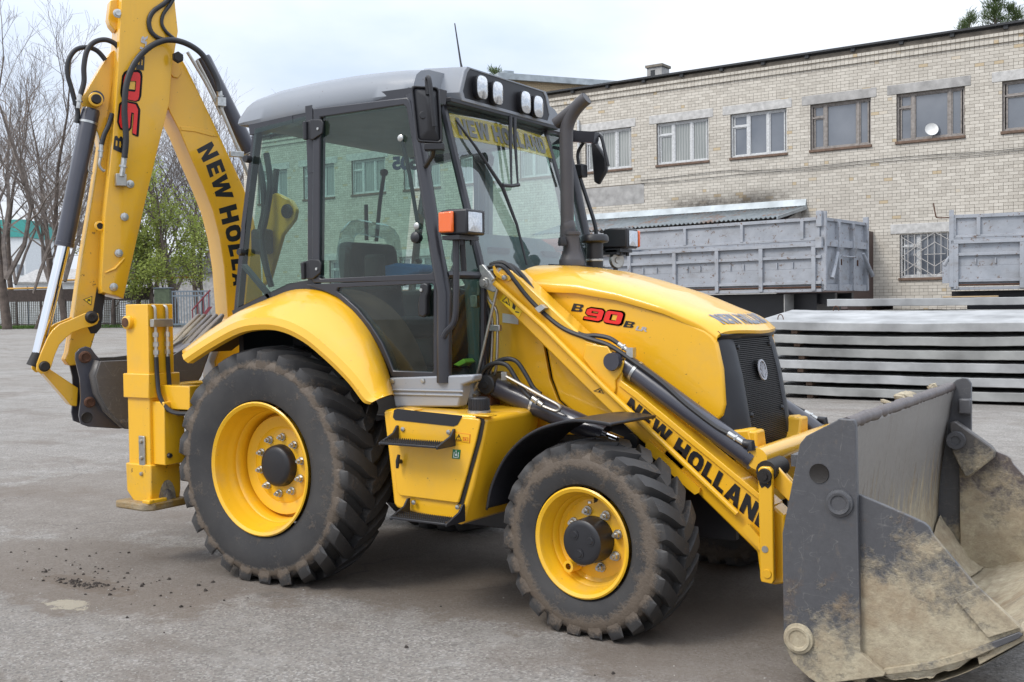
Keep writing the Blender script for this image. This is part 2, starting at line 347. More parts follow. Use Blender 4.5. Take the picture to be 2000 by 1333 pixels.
GLYPH = {                                        # heavy grotesque capitals drawn as polygons: (advance width, polygons)
 'N': (1.06, [[(0, 0), (0, 1), (.33, 1), (.72, .44), (.72, 1), (1.06, 1), (1.06, 0), (.73, 0), (.34, .56), (.34, 0)]]),
 'E': (.86, [[(0, 0), (0, 1), (.86, 1), (.86, .76), (.35, .76), (.35, .62), (.80, .62), (.80, .39), (.35, .39), (.35, .24), (.86, .24), (.86, 0)]]),
 'W': (1.46, [[(0, 1), (.34, 1), (.43, .44), (.57, 1), (.89, 1), (1.03, .44), (1.12, 1), (1.46, 1), (1.24, 0), (.90, 0), (.73, .58), (.56, 0), (.22, 0)]]),
 'H': (1.04, [[(0, 0), (0, 1), (.35, 1), (.35, .62), (.69, .62), (.69, 1), (1.04, 1), (1.04, 0), (.69, 0), (.69, .37), (.35, .37), (.35, 0)]]),
 'O': (1.08, _ring(_oct(0, 0, 1.08, 1, .34), _oct(.36, .25, .72, .75, .15))),
 'L': (.80, [[(0, 0), (0, 1), (.36, 1), (.36, .26), (.80, .26), (.80, 0)]]),
 'A': (1.12, [[(0, 0), (.35, 1), (.56, 1), (.56, .70), (.48, .40), (.56, .40), (.56, .18), (.41, .18), (.36, 0)], [(1.12, 0), (.76, 0), (.71, .18), (.56, .18), (.56, .40), (.64, .40), (.56, .70), (.56, 1), (.77, 1)]]),
 'D': (1.04, _ring([(0, 0), (0, 1), (.62, 1), (.86, .92), (1.0, .74), (1.04, .5), (1.0, .26), (.86, .08), (.62, 0)], [(.35, .25), (.35, .75), (.56, .75), (.64, .71), (.68, .63), (.69, .5), (.68, .37), (.64, .29), (.56, .25)])),
 '9': (1.1, [[(0, .0), (0, .22), (.76, .22), (.76, .38), (.18, .38), (0, .52), (0, .86), (.20, 1), (.94, 1), (1.1, .86), (1.1, .64), (.76, .64), (.76, .78), (.34, .78), (.34, .60), (1.1, .60), (1.1, .16), (.92, 0)], [(.76, .60), (.76, .64), (1.1, .64), (1.1, .60)]]),
 '0': (1.1, _ring(_oct(0, 0, 1.1, 1, .20), _oct(.34, .24, .76, .76, .05))),
 'B': (1.1, [_rect(0, 0, .34, 1), _rect(.34, .80, .94, 1), _rect(.34, .40, .94, .60), _rect(.34, 0, .98, .20), [(.74, .60), (1.0, .60), (1.06, .68), (1.06, .90), (.94, 1), (.94, .80), (.74, .80)], [(.76, .20), (.98, .20), (.98, 0), (1.1, .12), (1.1, .32), (1.0, .40), (.76, .40)]]),
}
def text2d(s, bold=0.0):
    if (s, bold) in _font_cache: return _font_cache[(s, bold)]
    if all(c in GLYPH or c == ' ' for c in s):
        x = 0; v = []; f = []
        for c in s:
            if c == ' ': x += .38; continue
            w, polys = GLYPH[c]
            for p in polys: f.append(tuple(range(len(v), len(v)+len(p)))); v += [(x+a, b) for a, b in p]
            x += w + .13
        W_ = max(p[0] for p in v); v = [(a/W_, b) for a, b in v]
        if bold >= .09:                          # the black outline behind the red digits: the same glyphs, spread in all directions
            o, of = [], []
            for k in range(12):
                dx, dy = .022*cos(k*pi/6), .055*sin(k*pi/6)
                of += [tuple(i+len(o) for i in q) for q in f]; o += [(a*.96+.02+dx, b*.92+.04+dy) for a, b in v]
            v, f = o, of
        _font_cache[(s, bold)] = (v, f); return v, f
    c = bpy.data.curves.new('t', 'FONT'); c.body = s; c.dimensions = '2D'; c.fill_mode = 'FRONT'; c.offset = bold; c.resolution_u = 3
    o = bpy.data.objects.new('t', c); COL.objects.link(o)
    dg = bpy.context.evaluated_depsgraph_get(); me = bpy.data.meshes.new_from_object(o.evaluated_get(dg))
    v = [(p.co.x, p.co.y) for p in me.vertices]; f = [tuple(p.vertices) for p in me.polygons]
    bpy.data.objects.remove(o); bpy.data.curves.remove(c); bpy.data.meshes.remove(me)
    x0 = min(p[0] for p in v); x1 = max(p[0] for p in v); y0 = min(p[1] for p in v); y1 = max(p[1] for p in v)
    v = [((p[0]-x0)/(x1-x0), (p[1]-y0)/(y1-y0)) for p in v]
    _font_cache[(s, bold)] = (v, f); return v, f
def put_text(mb, s, fr, quad, t, bold=0.03, grow=0.0):
    v, f = text2d(s, bold); bl, br, tr, tl = [Vector(q) for q in quad]; vs = []
    for a, b in v:
        a = a*(1+2*grow)-grow; b = b*(1+2*grow)-grow
        p = bl*(1-a)*(1-b) + br*a*(1-b) + tr*a*b + tl*(1-a)*b
        vs.append(fr(p.x, p.y, t))
    return mb.add(vs, f)
def decal(name, s, fr, quad, t, mat, parent, bold=0.03):
    return obj(name, put_text(MB(), s, fr, quad, t, bold), mat, parent, smooth=0, recalc=False)
def flat(name, poly, fr, t, mat, parent, th=0.002):
    return obj(name, MB().prism(poly, fr, t-th, t), mat, parent, smooth=0)
def disc2d(c, r, n=20, k=1.0): return [(c[0]+r*cos(2*pi*i/n)*k, c[1]+r*sin(2*pi*i/n)) for i in range(n)]
def ngon_pin(mb, c, ax, r, h, n=6):
    c = Vector(c); ax = Vector(ax).normalized(); return mb.tube([c, c+ax*h], [r, r], n)

# ================================================================== the backhoe loader
ROOT = empty('backhoe_loader', (0, 0, 0))
tag(ROOT, 'yellow backhoe loader with grey cab roof, muddy front bucket and raised digging boom', 'backhoe loader')

# ------------------------------------------------------------------ wheels (local axes: y = outwards is negative)
def make_tyre(R, hw, rim_r, nl, lug_h, ground, lw, kick):
    k = R/0.72; Rb = R-lug_h; mb = MB()
    half = [(rim_r, hw*0.80), (rim_r+0.012, hw*0.90), (lerp(rim_r, Rb, .30), hw*1.0), (lerp(rim_r, Rb, .58), hw*1.01), (lerp(rim_r, Rb, .78), hw*0.985), (Rb-0.050*k, hw*0.955), (Rb-0.026*k, hw*0.86), (Rb-0.008*k, hw*0.5), (Rb, 0)]
    prof = [(r, -a) for r, a in half] + [(r, a) for r, a in reversed(half[:-1])]
    mb.lathe(prof, (0, 0, 0), (0, 1, 0), 72)
    st = [(-0.10, Rb-.01, R), (0.22, Rb-.01, R), (0.5, Rb-.02, R-.003), (0.80, Rb-.04*k, R-.012*k), (0.955, Rb-.06*k, R-.026*k), (1.015, Rb-.075*k, R-.060*k), (1.01, Rb-.09*k, R-.088*k)]
    for side in (-1, 1):
        for i in range(nl):
            ph0 = 2*pi*(i + (0.5 if side > 0 else 0))/nl; vs = []
            for j, (u, rb, rt) in enumerate(st):
                a = side*u*hw; ph = ph0 + kick*min(1.0, max(u, 0)) + random.uniform(-.004, .004)
                w = lw*(1.0 if 0 < j < 5 else 0.8); dw = w*0.5/R
                tb = 0.80 if j < 5 else 0.7
                ab = a if j < 5 else side*hw*0.985
                for (r, d, aa) in ((rb, -dw*1.15, ab), (rt, -dw*tb, a), (rt, dw*tb, a), (rb, dw*1.15, ab)):
                    vs.append((r*cos(ph+d), aa, r*sin(ph+d)))
            m = len(st); fs = [(0, 1, 2, 3), tuple((m-1)*4+q for q in (3, 2, 1, 0))]
            for j in range(m-1):
                for q in range(3): fs.append((j*4+q, j*4+q+1, (j+1)*4+q+1, (j+1)*4+q))
            mb.add(vs, fs)
    for p in mb.v:                                # the weight of the machine flattens the contact patch
        lo = -ground
        if p.z < lo+0.035: p.z = lo + (0.004 if p.z < lo else 0.004 + (p.z-lo)*0.9)
    return mb
def make_wheel(name, loc, rotz, R, hw, rim_r, nl, lug_h, ground, lw, kick, tmat, rimprof, nuts, nut_r, nut_y, hub):
    w = empty(name, loc, ROOT); w.rotation_euler.z = rotz
    obj('tyre', make_tyre(R, hw, rim_r, nl, lug_h, ground, lw, kick), tmat, w, local=True, smooth=32)
    obj('rim', MB().lathe(rimprof, (0, 0, 0), (0, 1, 0), 64), 'rim', w, local=True, smooth=40)
    obj('hub', MB().lathe(hub, (0, 0, 0), (0, 1, 0), 32), 'black', w, local=True, smooth=40)
    for i in range(nuts):
        a = 2*pi*(i+0.35)/nuts; c = (nut_r*cos(a), nut_y, nut_r*sin(a))
        mb = MB().cyl((c[0], nut_y+.006, c[2]), (c[0], nut_y-.008, c[2]), .024, .024, 12)
        mb.cyl((c[0], nut_y-.008, c[2]), (c[0], nut_y-.030, c[2]), .0185, .0175, 6)
        mb.cyl((c[0], nut_y-.030, c[2]), (c[0], nut_y-.046, c[2]), .010, .009, 8)
        obj('lug_nut', mb, 'steel', w, local=True)
    return w
rear_rim = [(.392, -.192), (.398, -.200), (.390, -.206), (.372, -.196), (.366, -.178), (.362, -.150), (.352, -.130), (.350, -.105), (.338, -.092), (.336, -.062), (.324, -.050), (.318, -.010), (.316, .045), (.304, .045), (.302, .004), (.296, -.006), (.262, -.002), (.232, .004), (.215, -.006), (.15, -.010), (.05, -.010), (.05, .03), (.20, .03), (.30, .04), (.39, .18)]
rear_hub = [(.0, -.072), (.09, -.072), (.112, -.066), (.122, -.056), (.126, -.03), (.128, -.008)]
rw = make_wheel('rear_wheel', (.005, -.868, .679), 0, .722, .205, .395, 25, .045, .679, .112, .25, 'tyre_rear', rear_rim, 10, .172, -.010, rear_hub)
front_rim = [(.270, -.150), (.274, -.156), (.266, -.162), (.250, -.154), (.244, -.138), (.240, -.110), (.230, -.096), (.228, -.070), (.216, -.058), (.212, -.035), (.196, -.022), (.180, -.024), (.12, -.030), (.05, -.030), (.05, .02), (.2, .02), (.268, .14)]
front_hub = [(.0, -.152), (.085, -.152), (.104, -.150), (.110, -.144), (.112, -.10), (.114, -.028)]
fw = make_wheel('front_wheel', (2.150, -.858, .462), STEER, .500, .160, .274, 23, .037, .462, .094, .25, 'tyre_front', front_rim, 8, .142, -.030, front_hub)
for a in (0.3, 2.4, 4.5):
    p = Vector((.055*cos(a), -.154, .055*sin(a)))
    mb = MB().lathe([(.0, -.004), (.016, -.004), (.018, -.001), (.026, -.001), (.026, .003)], p, (0, 1, 0), 16)
    obj('hub_bolt', mb, 'black', fw, local=True)
pv = Vector((.175*cos(4.05), -.06, .175*sin(4.05)))
obj('valve_pocket', MB().lathe([(.016, -.05), (.030, -.05), (.034, .03)], pv, (0, 1, 0), 16).lathe([(.0, -.01), (.018, -.01)], pv, (0, 1, 0), 12), 'rim', fw, local=True)
obj('valve_stem', MB().cyl(pv+Vector((0, .0, 0)), pv+Vector((.012, -.05, .006)), .006, .005, 8), 'rust', fw, local=True)
for w, rz in ((rw, pi), (fw, pi+STEER)):
    c = copy_tree(w, ROOT); c.location.y = -w.location.y; c.rotation_euler.z = rz

# ------------------------------------------------------------------ rear fenders
def fender_rear():
    top = [Vector((p[0], 0, p[1])) for p in [(-0.816,1.345),(-0.570,1.477),(-0.315,1.601),(-0.093,1.683),(0.078,1.729),(0.244,1.734),(0.404,1.705),(0.558,1.629),(0.689,1.508),(0.780,1.364),(0.836,1.236),(0.874,1.123)]]
    mid = [Vector((p[0], 0, p[1])) for p in [(-0.639,1.329),(-0.391,1.451),(-0.145,1.561),(0.069,1.620),(0.234,1.642),(0.393,1.634),(0.547,1.598),(0.697,1.512),(0.798,1.411),(0.879,1.303),(0.938,1.207),(0.993,1.120)]]
    lip = [Vector((p[0], 0, p[1])) for p in [(-0.554,1.318),(-0.324,1.423),(-0.082,1.511),(0.127,1.532),(0.289,1.514),(0.445,1.457),(0.577,1.378),(0.696,1.295),(0.790,1.219),(0.853,1.154),(0.889,1.122),(0.931,1.113)]]
    rows = []
    n = 44
    def res(c): s = spline(c, 8); return [s[round(i*(len(s)-1)/n)] for i in range(n+1)]
    T, Mi, Lp = res(top), res(mid), res(lip)
    for i in range(n+1):
        a, b, c = T[i], Mi[i], Lp[i]; row = [Vector((a.x, -.855, a.z))]
        cen = Vector((.1, 0, .68)); m = c + (c-cen).normalized()*.050            # crease above the outer lip
        for q in range(1, 8):
            t = q/7; p = a*(1-t) + m*t; bul = .030*sin(pi*min(1, t))
            row.append(Vector((p.x, lerp(-.86, -1.100, t**.92), p.z)) + (p-cen).normalized()*bul)
        row.append(Vector((lerp(m.x, c.x, .18), -1.113, lerp(m.z, c.z, .18)))); row.append(Vector((c.x, -1.125, c.z)))
        e = row[-1]; inw = (Vector((0.1, 0, .68)) - Vector((e.x, 0, e.z))).normalized()
        row.append(e + Vector((0, .012, 0)) + inw*.03); row.append(e + Vector((0, .05, 0)) + inw*.035)
        rows.append(row)
    return rows
rows = fender_rear()
rf = obj('rear_fender', MB().grid(rows), 'yellow', ROOT, smooth=38)
inner = [[Vector((r[0].x, -.50, r[0].z)), Vector((r[0].x, -.80, r[0].z))] + [Vector((p.x, p.y + .012, p.z)) + (Vector((0.1, 0, .68)) - Vector((p.x, 0, p.z))).normalized()*.02 for p in r[:8]] for r in rows]
ul = obj('fender_liner', MB().grid(inner), 'undercoat', rf, smooth=60)
twin(rf)
# ------------------------------------------------------------------ front fenders (turn with the wheel)
def front_fender():
    near = [(-0.572,0.570),(-0.539,0.692),(-0.462,0.827),(-0.355,0.931),(-0.245,0.995),(-0.135,1.032),(-0.025,1.056),(0.091,1.057),(0.198,1.049)]
    P = spline([Vector((u, z, 0)) for u, z in near], 5)
    mb = MB(); rows = []
    for p in P: rows.append([FF(p.x, p.y+.0, .185), FF(p.x+.004, p.y+.012, .178), FF(p.x+.012, p.y+.016, -.02), FF(p.x+.02, p.y+.016, -.20)])
    return MB().grid(rows)
ff = obj('front_fender', front_fender(), 'black', ROOT, smooth=50)
solid(ff, .014)
fb = MB().tube([FF(.10, .60, -.12), FF(.07, .66, -.05), FF(-.01, .655, .02)], .018, 8); fb.tube([FF(-.02, .645, -.1), FF(.05, .52, -.12), FF(.02, .3, -.15)], .02, 8)
obj('fender_bracket', fb, 'black', ff)
for u, t in ((.0, .07), (.05, .0)):
    obj('fender_bolt', MB().lathe([(0, .012), (.01, .010), (.012, 0)], FF(u, .645, t), (0, 0, 1), 10), 'steel', ff)
c = twin(ff); 
# ------------------------------------------------------------------ chassis, axles
mb = MB()
for sy in (-1, 1): mb.box((-1.05, sy*.40-.03, .42), (2.70, sy*.40+.03, .86))
mb.box((-.4, -.38, .45), (2.2, .38, .80)); mb.box((.95, -.46, .35), (1.6, .46, .6))
obj('chassis_frame', mb, 'black', ROOT, bevel=.006)
mb = MB().tube([(0, -.86, .679), (0, -.55, .679), (0, -.3, .68), (0, .3, .68), (0, .55, .679), (0, .86, .679)], [.11, .10, .17, .17, .10, .11], 18)
obj('rear_axle', mb, 'black', ROOT)
mb = MB().tube([(2.146, -.78, .462), (2.146, -.6, .462), (2.15, -.2, .48), (2.15, 0, .48), (2.15, .2, .48), (2.146, .6, .462), (2.146, .78, .462)], [.12, .09, .08, .13, .08, .09, .12], 16)
obj('front_axle', mb, 'yellow_worn', ROOT)
# yellow front frame with the cut-out for the grille
mb = MB()
for sy in (-1, 1):
    poly = [(2.582,0.979),(2.621,0.971),(2.772,0.989),(2.801,0.857),(2.819,0.768),(2.780,0.547),(2.590,0.555)]
    mb.prism(poly, FY(0), sy*.42 if sy < 0 else .30, -.30 if sy < 0 else .42)
xf = 2.80
for sy in (-1, 1):
    mb.prism([(sy*.417, .57), (sy*.417, .981), (sy*.297, .981), (sy*.275, .91), (sy*.22, .84), (sy*.12, .815), (0, .81), (0, .57)], FX(2.715), 0, .095)
obj('front_frame', mb, 'yellow_worn', ROOT, bevel=.012)
mb = MB().cyl((2.64, -.45, .76), (2.64, .45, .76), .05, .05, 20)
obj('frame_tube', mb, 'yellow_worn', ROOT)

# ------------------------------------------------------------------ hood
ZT = [(1.432, 1.858), (1.592, 1.85), (1.812, 1.816), (2.012, 1.763), (2.232, 1.694), (2.442, 1.61), (2.592, 1.557), (2.702, 1.51), (2.752, 1.479)]
ZP = [(1.432, 1.721), (1.552, 1.719), (1.812, 1.706), (2.062, 1.663), (2.332, 1.588), (2.572, 1.483), (2.752, 1.44)]
def hood_w(x): return interp(x, [(1.43, .475), (2.33, .455), (2.6, .43), (2.75, .425)])
def hood_z(x, y):
    w = hood_w(x); u = min(1, abs(y)/w); zt = interp(x, ZT); zp = interp(x, ZP)
    s = (1-u**3.2)**(1/1.9)
    return zp + (zt-zp)*s
def hood_front(y): return 2.610 + .098*(1-min(1, abs(y)/.425)**2.4)
def hood_drop(x, y): q = (x-1.43)/(hood_front(y)-1.43); return .034*max(0, min(1, (q-.90)/.10))**2
rows = []
us = [-1, -.995, -.985, -.965, -.93, -.88, -.8, -.68, -.52, -.34, -.17, 0]; us = us + [-u for u in reversed(us[:-1])]
for i in range(41):
    q = i/40; row = []
    for u in us:
        y0 = u*.43; x = lerp(1.43, hood_front(y0), q); y = u*hood_w(x); z = hood_z(x, y)
        row.append(Vector((x, y, z - hood_drop(x, u*.43))))
    rows.append([row[0] + Vector((-.002, .006, -.022))] + row + [row[-1] + Vector((-.002, -.006, -.022))])
rows.append([p + Vector((-.004, 0, -.016)) for p in rows[-1]]); rows.append([p + Vector((-.03, 0, -.004)) for p in rows[-1]])
hood = obj('hood', MB().grid(rows), 'yellow', ROOT, smooth=50)
def nose(u, v, t): y = -.345+.53*u; x = hood_front(y)-.035-.085*v; return Vector((x, y, hood_z(x, y)-hood_drop(x, y)+.004))
vt, ft = text2d('NEW HOLLAND', .02)
obj('lettering', MB().add([nose(a, b, 0) for a, b in vt], ft), 'decal_grey', hood, smooth=0, recalc=False)
# side panels: the panel in front of the gap and the fixed one behind it
pan = [(1.604,1.498),(1.586,1.611),(1.574,1.691),(1.601,1.708),(1.815,1.701),(2.063,1.650),(2.329,1.574),(2.548,1.484),(2.587,1.455),(2.611,1.419),(2.640,1.290),(2.653,1.110),(2.641,1.053),(2.617,1.026),(2.410,0.995),(2.176,0.984),(1.901,0.981),(1.774,1.032),(1.691,1.096),(1.643,1.214),(1.609,1.384)]
sp = obj('hood_side_panel', MB().prism(pan, FY(-.40), 0, .035), 'yellow', ROOT, bevel=.014, seg=3)
decal('model_letter', 'B', FY(-.435), [(1.770,1.587),(1.838,1.581),(1.854,1.620),(1.788,1.629)], .003, 'decal_black', sp, .05)
decal('model_number_outline', '90', FY(-.435), [(1.841,1.539),(2.082,1.503),(2.105,1.581),(1.872,1.611)], .003, 'decal_black', sp, .10)  # black printed outline behind the red digits
decal('model_number', '90', FY(-.435), [(1.850,1.545),(2.070,1.511),(2.092,1.575),(1.876,1.604)], .005, 'decal_red', sp, .055)
decal('model_letter', 'B', FY(-.435), [(2.085,1.500),(2.142,1.495),(2.160,1.524),(2.103,1.533)], .003, 'decal_black', sp, .05)
decal('model_suffix', 'LR', FY(-.435), [(2.157,1.484),(2.225,1.474),(2.237,1.496),(2.169,1.505)], .003, 'decal_silver', sp, .035)
twin_sp = obj('hood_side_panel', MB().prism(pan, FY(.435), 0, .035), 'yellow', ROOT, bevel=.014)
fix = [(1.211,1.777),(1.561,1.726),(1.573,1.612),(1.590,1.384),(1.624,1.213),(1.675,1.093),(1.755,1.025),(1.888,0.975),(1.773,0.908),(1.016,0.897),(1.064,1.140),(1.186,1.321)]
for y in (-.405, .43): obj('rear_side_panel', MB().prism(fix, FY(y), 0, .025), 'yellow', ROOT, bevel=.004)
flat('data_plate', [(1.320,1.579),(1.427,1.564),(1.426,1.515),(1.320,1.527)], FY(-.43), .004, 'decal_white', ROOT)
mb = MB().box((1.45, -.39, .80), (2.60, .39, 1.44)); obj('engine_block', mb, 'black', ROOT)
# grille and black nose
gx = lambda z: interp(z, [(.81, 2.75), (.90, 2.745), (1.05, 2.72), (1.25, 2.685), (1.40, 2.647), (1.47, 2.62)])
rows = []
for i in range(25):
    z = .81 + .66*i/24; x = gx(z); row = []
    for u, dx in ((-.435, -.20), (-.432, -.11), (-.415, -.05), (-.38, -.018), (-.33, -.002), (-.29, .004), (-.268, -.002), (-.265, -.02)): row.append(Vector((x+dx, u*1.0, z)))
    rows.append(row)
nb = MB().grid(rows); nb2 = nb.mirror()
gr = obj('grille_surround', nb, 'black', ROOT, smooth=50); obj('grille_surround', nb2, 'black', ROOT, smooth=50)
cap = []
for i in range(21):
    y = -.41+.82*i/20; xo = 2.62 + .065*(1-(abs(y)/.43)**2.5)
    cap.append([Vector((xo-.20, y, 1.487)), Vector((xo-.02, y, 1.477)), Vector((xo, y, 1.457)), Vector((xo-.015, y, 1.437)), Vector((xo-.1, y, 1.432))])
obj('grille_brow', MB().grid(cap), 'black', gr, smooth=50)
mb = MB()
nrow = 62
for i in range(nrow):
    z = .815 + (1.425-.815)*i/(nrow-1); x = gx(z) - .012
    mb.box((x-.006, -.268, z-.0022), (x+.008, .268, z+.0022))
for j in range(46):
    y = -.264+.528*j/45
    for i in range(8):
        z0 = .815+.61*i/8; z1 = z0+.61/8
        mb.prism([(gx(z0)-.016, z0), (gx(z0)-.010, z0), (gx(z1)-.010, z1), (gx(z1)-.016, z1)], FY(y), -.0015, .0015)
g = obj('grille_mesh', mb, 'grille', gr, smooth=0); g['kind'] = 'stuff'
mb = MB()
for i in range(12):
    z0 = .81+.62*i/12; z1 = z0+.62/12
    mb.add([(gx(z0)-.05, -.28, z0), (gx(z0)-.05, .28, z0), (gx(z1)-.05, .28, z1), (gx(z1)-.05, -.28, z1)], [(0, 1, 2, 3)])
obj('radiator', mb, 'grille', gr)
for y, z in ((-.24, 1.39), (.24, 1.39), (-.24, 1.04), (.24, 1.04)):
    obj('grille_bolt', MB().lathe([(0, .012), (.012, .009), (.015, 0)], (gx(z)-.004, y, z), (1, 0, .1), 10), 'black', gr)
# round badge: silver ring with a five-bladed leaf
ec = Vector((gx(1.26)+.006, 0, 1.26)); en = Vector((1, 0, .19)).normalized(); eu = Vector((0, 0, 1)) - en*en.z; eu.normalize(); er = Vector((0, 1, 0))
def FE(u, v, t): return ec + er*u + eu*v + en*t
em = obj('badge', MB().lathe([(.0, .004), (.047, .004), (.049, 0)], ec, en, 28), 'grille', gr)
obj('badge_ring', MB().lathe([(.046, .003), (.047, .010), (.056, .010), (.058, .003)], ec, en, 32), 'decal_silver', gr)
mb = MB()
mb.prism([(-.0025, -.044), (.0025, -.044), (.003, .038), (0, .044), (-.003, .038)], FE, .004, .009)
for s in (-1, 1):
    for y0, x1, y1 in ((-.036, .027, .018), (-.020, .022, .032), (-.042, .036, -.004)):
        mb.prism([(s*.004, y0), (s*(x1+.002), y1-.003), (s*(x1-.002), y1+.004), (s*.004, y0+.006)][::s], FE, .004, .009)
obj('badge_leaf', mb, 'decal_silver', gr, smooth=0)
# ------------------------------------------------------------------ exhaust, intake, horn
ex = MB().lathe([(.076, 0), (.076, .04), (.070, .05), (.052, .10), (.048, .17), (.049, .215)], (1.474, .10, 1.85), (0, 0, 1), 24)
obj('exhaust_base', ex, 'exhaust', ROOT, smooth=40)
P = spline([(1.449,0.100,2.023),(1.450,0.100,2.100),(1.447,0.100,2.122),(1.447,0.100,2.380),(1.446,0.100,2.610),(1.454,0.100,2.695),(1.487,0.100,2.762),(1.537,0.100,2.814),(1.589,0.100,2.848)], 5)
R = [.047 if k < 5 else (.0405 if k > 10 else lerp(.047, .0405, (k-5)/5)) for k in range(len(P))]
ex = MB().tube(P, R, 24, caps=False); a = P[-1]; b = P[-2]; dd = (a-b).normalized()
ex.tube([a - dd*.0, a - dd*.25], [.037, .037], 24, caps=True)
es = obj('exhaust_stack', ex, 'exhaust', ROOT, smooth=45)
es.data.materials.append(M['grease'])
obj('exhaust_clamp', MB().lathe([(.048, 0), (.053, .002), (.053, .018), (.048, .02)], (1.478, .10, 2.04), (0, 0, 1), 24), 'exhaust', es)
obj('rain_flap_weight', MB().lathe([(0, -.02), (.025, -.02), (.028, 0), (.022, .03), (0, .035)], (1.458, .02, 1.995), (0, 0, 1), 14), 'black', es)
ai = MB().lathe([(.052, 0), (.052, .165), (.080, .17), (.088, .178), (.086, .205), (.075, .218), (0, .22)], (1.535, .28, 1.832), (0, 0, 1), 24)
a_ = obj('air_precleaner', ai, 'black', ROOT, smooth=40)
obj('intake_clamp', MB().lathe([(.053, 0), (.055, .002), (.055, .012), (.053, .014)], (1.535, .28, 1.887), (0, 0, 1), 24), 'steel', a_)
obj('hood_top_plate', MB().prism([(1.40, -.05), (1.635, -.02), (1.695, .36), (1.40, .40)], lambda u, v, t: Vector((u, v, hood_z(u, v)+t)), -.01, .008), 'black', ROOT)

# ------------------------------------------------------------------ cab
YD = -.862
def bar(mb, pts, fr, w, th=.04, t0=None):        # a flat bar along a polyline in a plane
    for k_, (a, b) in enumerate(zip(pts, pts[1:])):
        dk = .0025*(k_ % 2)
        a = Vector((a[0], a[1])); b = Vector((b[0], b[1])); d = (b-a).normalized(); n = Vector((-d.y, d.x))*w/2; e = d*w*.42
        mb.prism([tuple(a-n-e), tuple(b-n+e), tuple(b+n+e), tuple(a+n-e)], fr, -th+dk, -dk)
def loft_bar(mb, a, b, w):
    a = Vector(a); b = Vector(b); mb.tube([a, b], w, 8)
# door frame (one part with its panes, hinges and handle)
outer = [(0.302,2.786),(1.012,2.769),(1.051,2.626),(1.238,1.839),(1.281,1.617),(1.274,1.204),(1.199,1.202),(0.847,1.250),(0.794,1.364),(0.722,1.479),(0.619,1.590),(0.513,1.679),(0.408,1.740),(0.277,1.773)]
up_o = [(0.314,2.782),(1.008,2.767),(1.022,2.746),(1.209,1.795),(1.195,1.762),(0.297,1.770),(0.277,1.785)]
up_i = [(0.368,2.726),(0.979,2.728),(1.000,2.709),(1.162,1.813),(1.147,1.800),(0.350,1.792),(0.334,1.808)]
lo_o = [(0.227,1.762),(1.195,1.771),(1.209,1.751),(1.199,1.224),(1.185,1.218),(0.865,1.233),(0.830,1.301),(0.773,1.398),(0.685,1.508),(0.581,1.608),(0.466,1.686),(0.348,1.730)]
lo_i = [(0.483,1.739),(1.153,1.747),(1.164,1.735),(1.155,1.273),(1.144,1.265),(0.877,1.268),(0.849,1.330),(0.796,1.427),(0.716,1.525),(0.627,1.613),(0.536,1.679),(0.467,1.718)]
def ring_mesh(o, i, fr, t0, t1):
    n = len(o); vs = [fr(u, v, t0) for u, v in o] + [fr(u, v, t0) for u, v in i] + [fr(u, v, t1) for u, v in o] + [fr(u, v, t1) for u, v in i]; fs = []
    for k in range(n):
        j = (k+1) % n
        fs += [(k, j, n+j, n+k), (2*n+k, 3*n+k, 3*n+j, 2*n+j), (k, 2*n+k, 2*n+j, j), (n+k, n+j, 3*n+j, 3*n+k)]
    return MB().add(vs, fs)
def pane(poly, fr): return MB().add([fr(u, v, 0) for u, v in poly], [tuple(range(len(poly)))])
def resample(poly, n):
    P = [Vector((p[0], p[1])) for p in poly]; P.append(P[0]); L = [0]
    for a, b in zip(P, P[1:]): L.append(L[-1] + (b-a).length)
    out = []
    for k in range(n):
        s = L[-1]*k/n
        for q in range(len(P)-1):
            if s <= L[q+1]: t = (s-L[q])/max(1e-9, L[q+1]-L[q]); out.append(tuple(P[q].lerp(P[q+1], t))); break
    return out
door = obj('cab_door', ring_mesh(up_o, up_i, FY(YD), -.035, .016), 'frame', ROOT, bevel=.006)
obj('pane_frame', ring_mesh(lo_o, lo_i, FY(YD), -.035, .014), 'frame', door, bevel=.006)
obj('pane', pane(up_i, FY(YD)), 'glass', door, smooth=0)
obj('pane', pane(lo_i, FY(YD)), 'glass', door, smooth=0)
def hinge(pts_a, pts_b):
    mb = MB().prism(pts_a, FY(YD), .017, .030); mb.prism(pts_b, FY(YD), .017, .026)
    a = pts_b[1]; mb.cyl(FY(YD)(pts_b[0][0]+.03, pts_b[0][1]-.0, .03), FY(YD)(pts_b[0][0]+.03, pts_b[2][1], .03), .014, .014, 10)
    h = obj('door_hinge', mb, 'black', door, bevel=.004)
    for q in (pts_a, pts_b):
        cx = sum(p[0] for p in q)/len(q) + (.012 if q is pts_a else -.012); cz = sum(p[1] for p in q)/len(q)
        obj('hinge_screw', MB().lathe([(0, .004), (.008, .004), (.009, 0)], FY(YD)(cx, cz, .031 if q is pts_a else .027), (0, -1, 0), 10), 'steel', door)
hinge([(0.300,2.718),(0.388,2.709),(0.403,2.687),(0.394,2.629),(0.321,2.600),(0.297,2.603)], [(0.235,2.710),(0.300,2.715),(0.297,2.603),(0.241,2.614)])
hinge([(0.272,1.908),(0.352,1.902),(0.368,1.878),(0.358,1.825),(0.301,1.793),(0.269,1.791)], [(0.198,1.890),(0.272,1.905),(0.269,1.791),(0.204,1.799)])
hp = [(1.094,1.743),(1.126,1.750),(1.150,1.741),(1.149,1.697),(1.138,1.675),(1.136,1.580),(1.115,1.563),(1.080,1.572),(1.082,1.648),(1.093,1.681)]
hd = obj('door_handle', MB().prism(hp, FY(YD), .004, .045), 'black', door, bevel=.008)
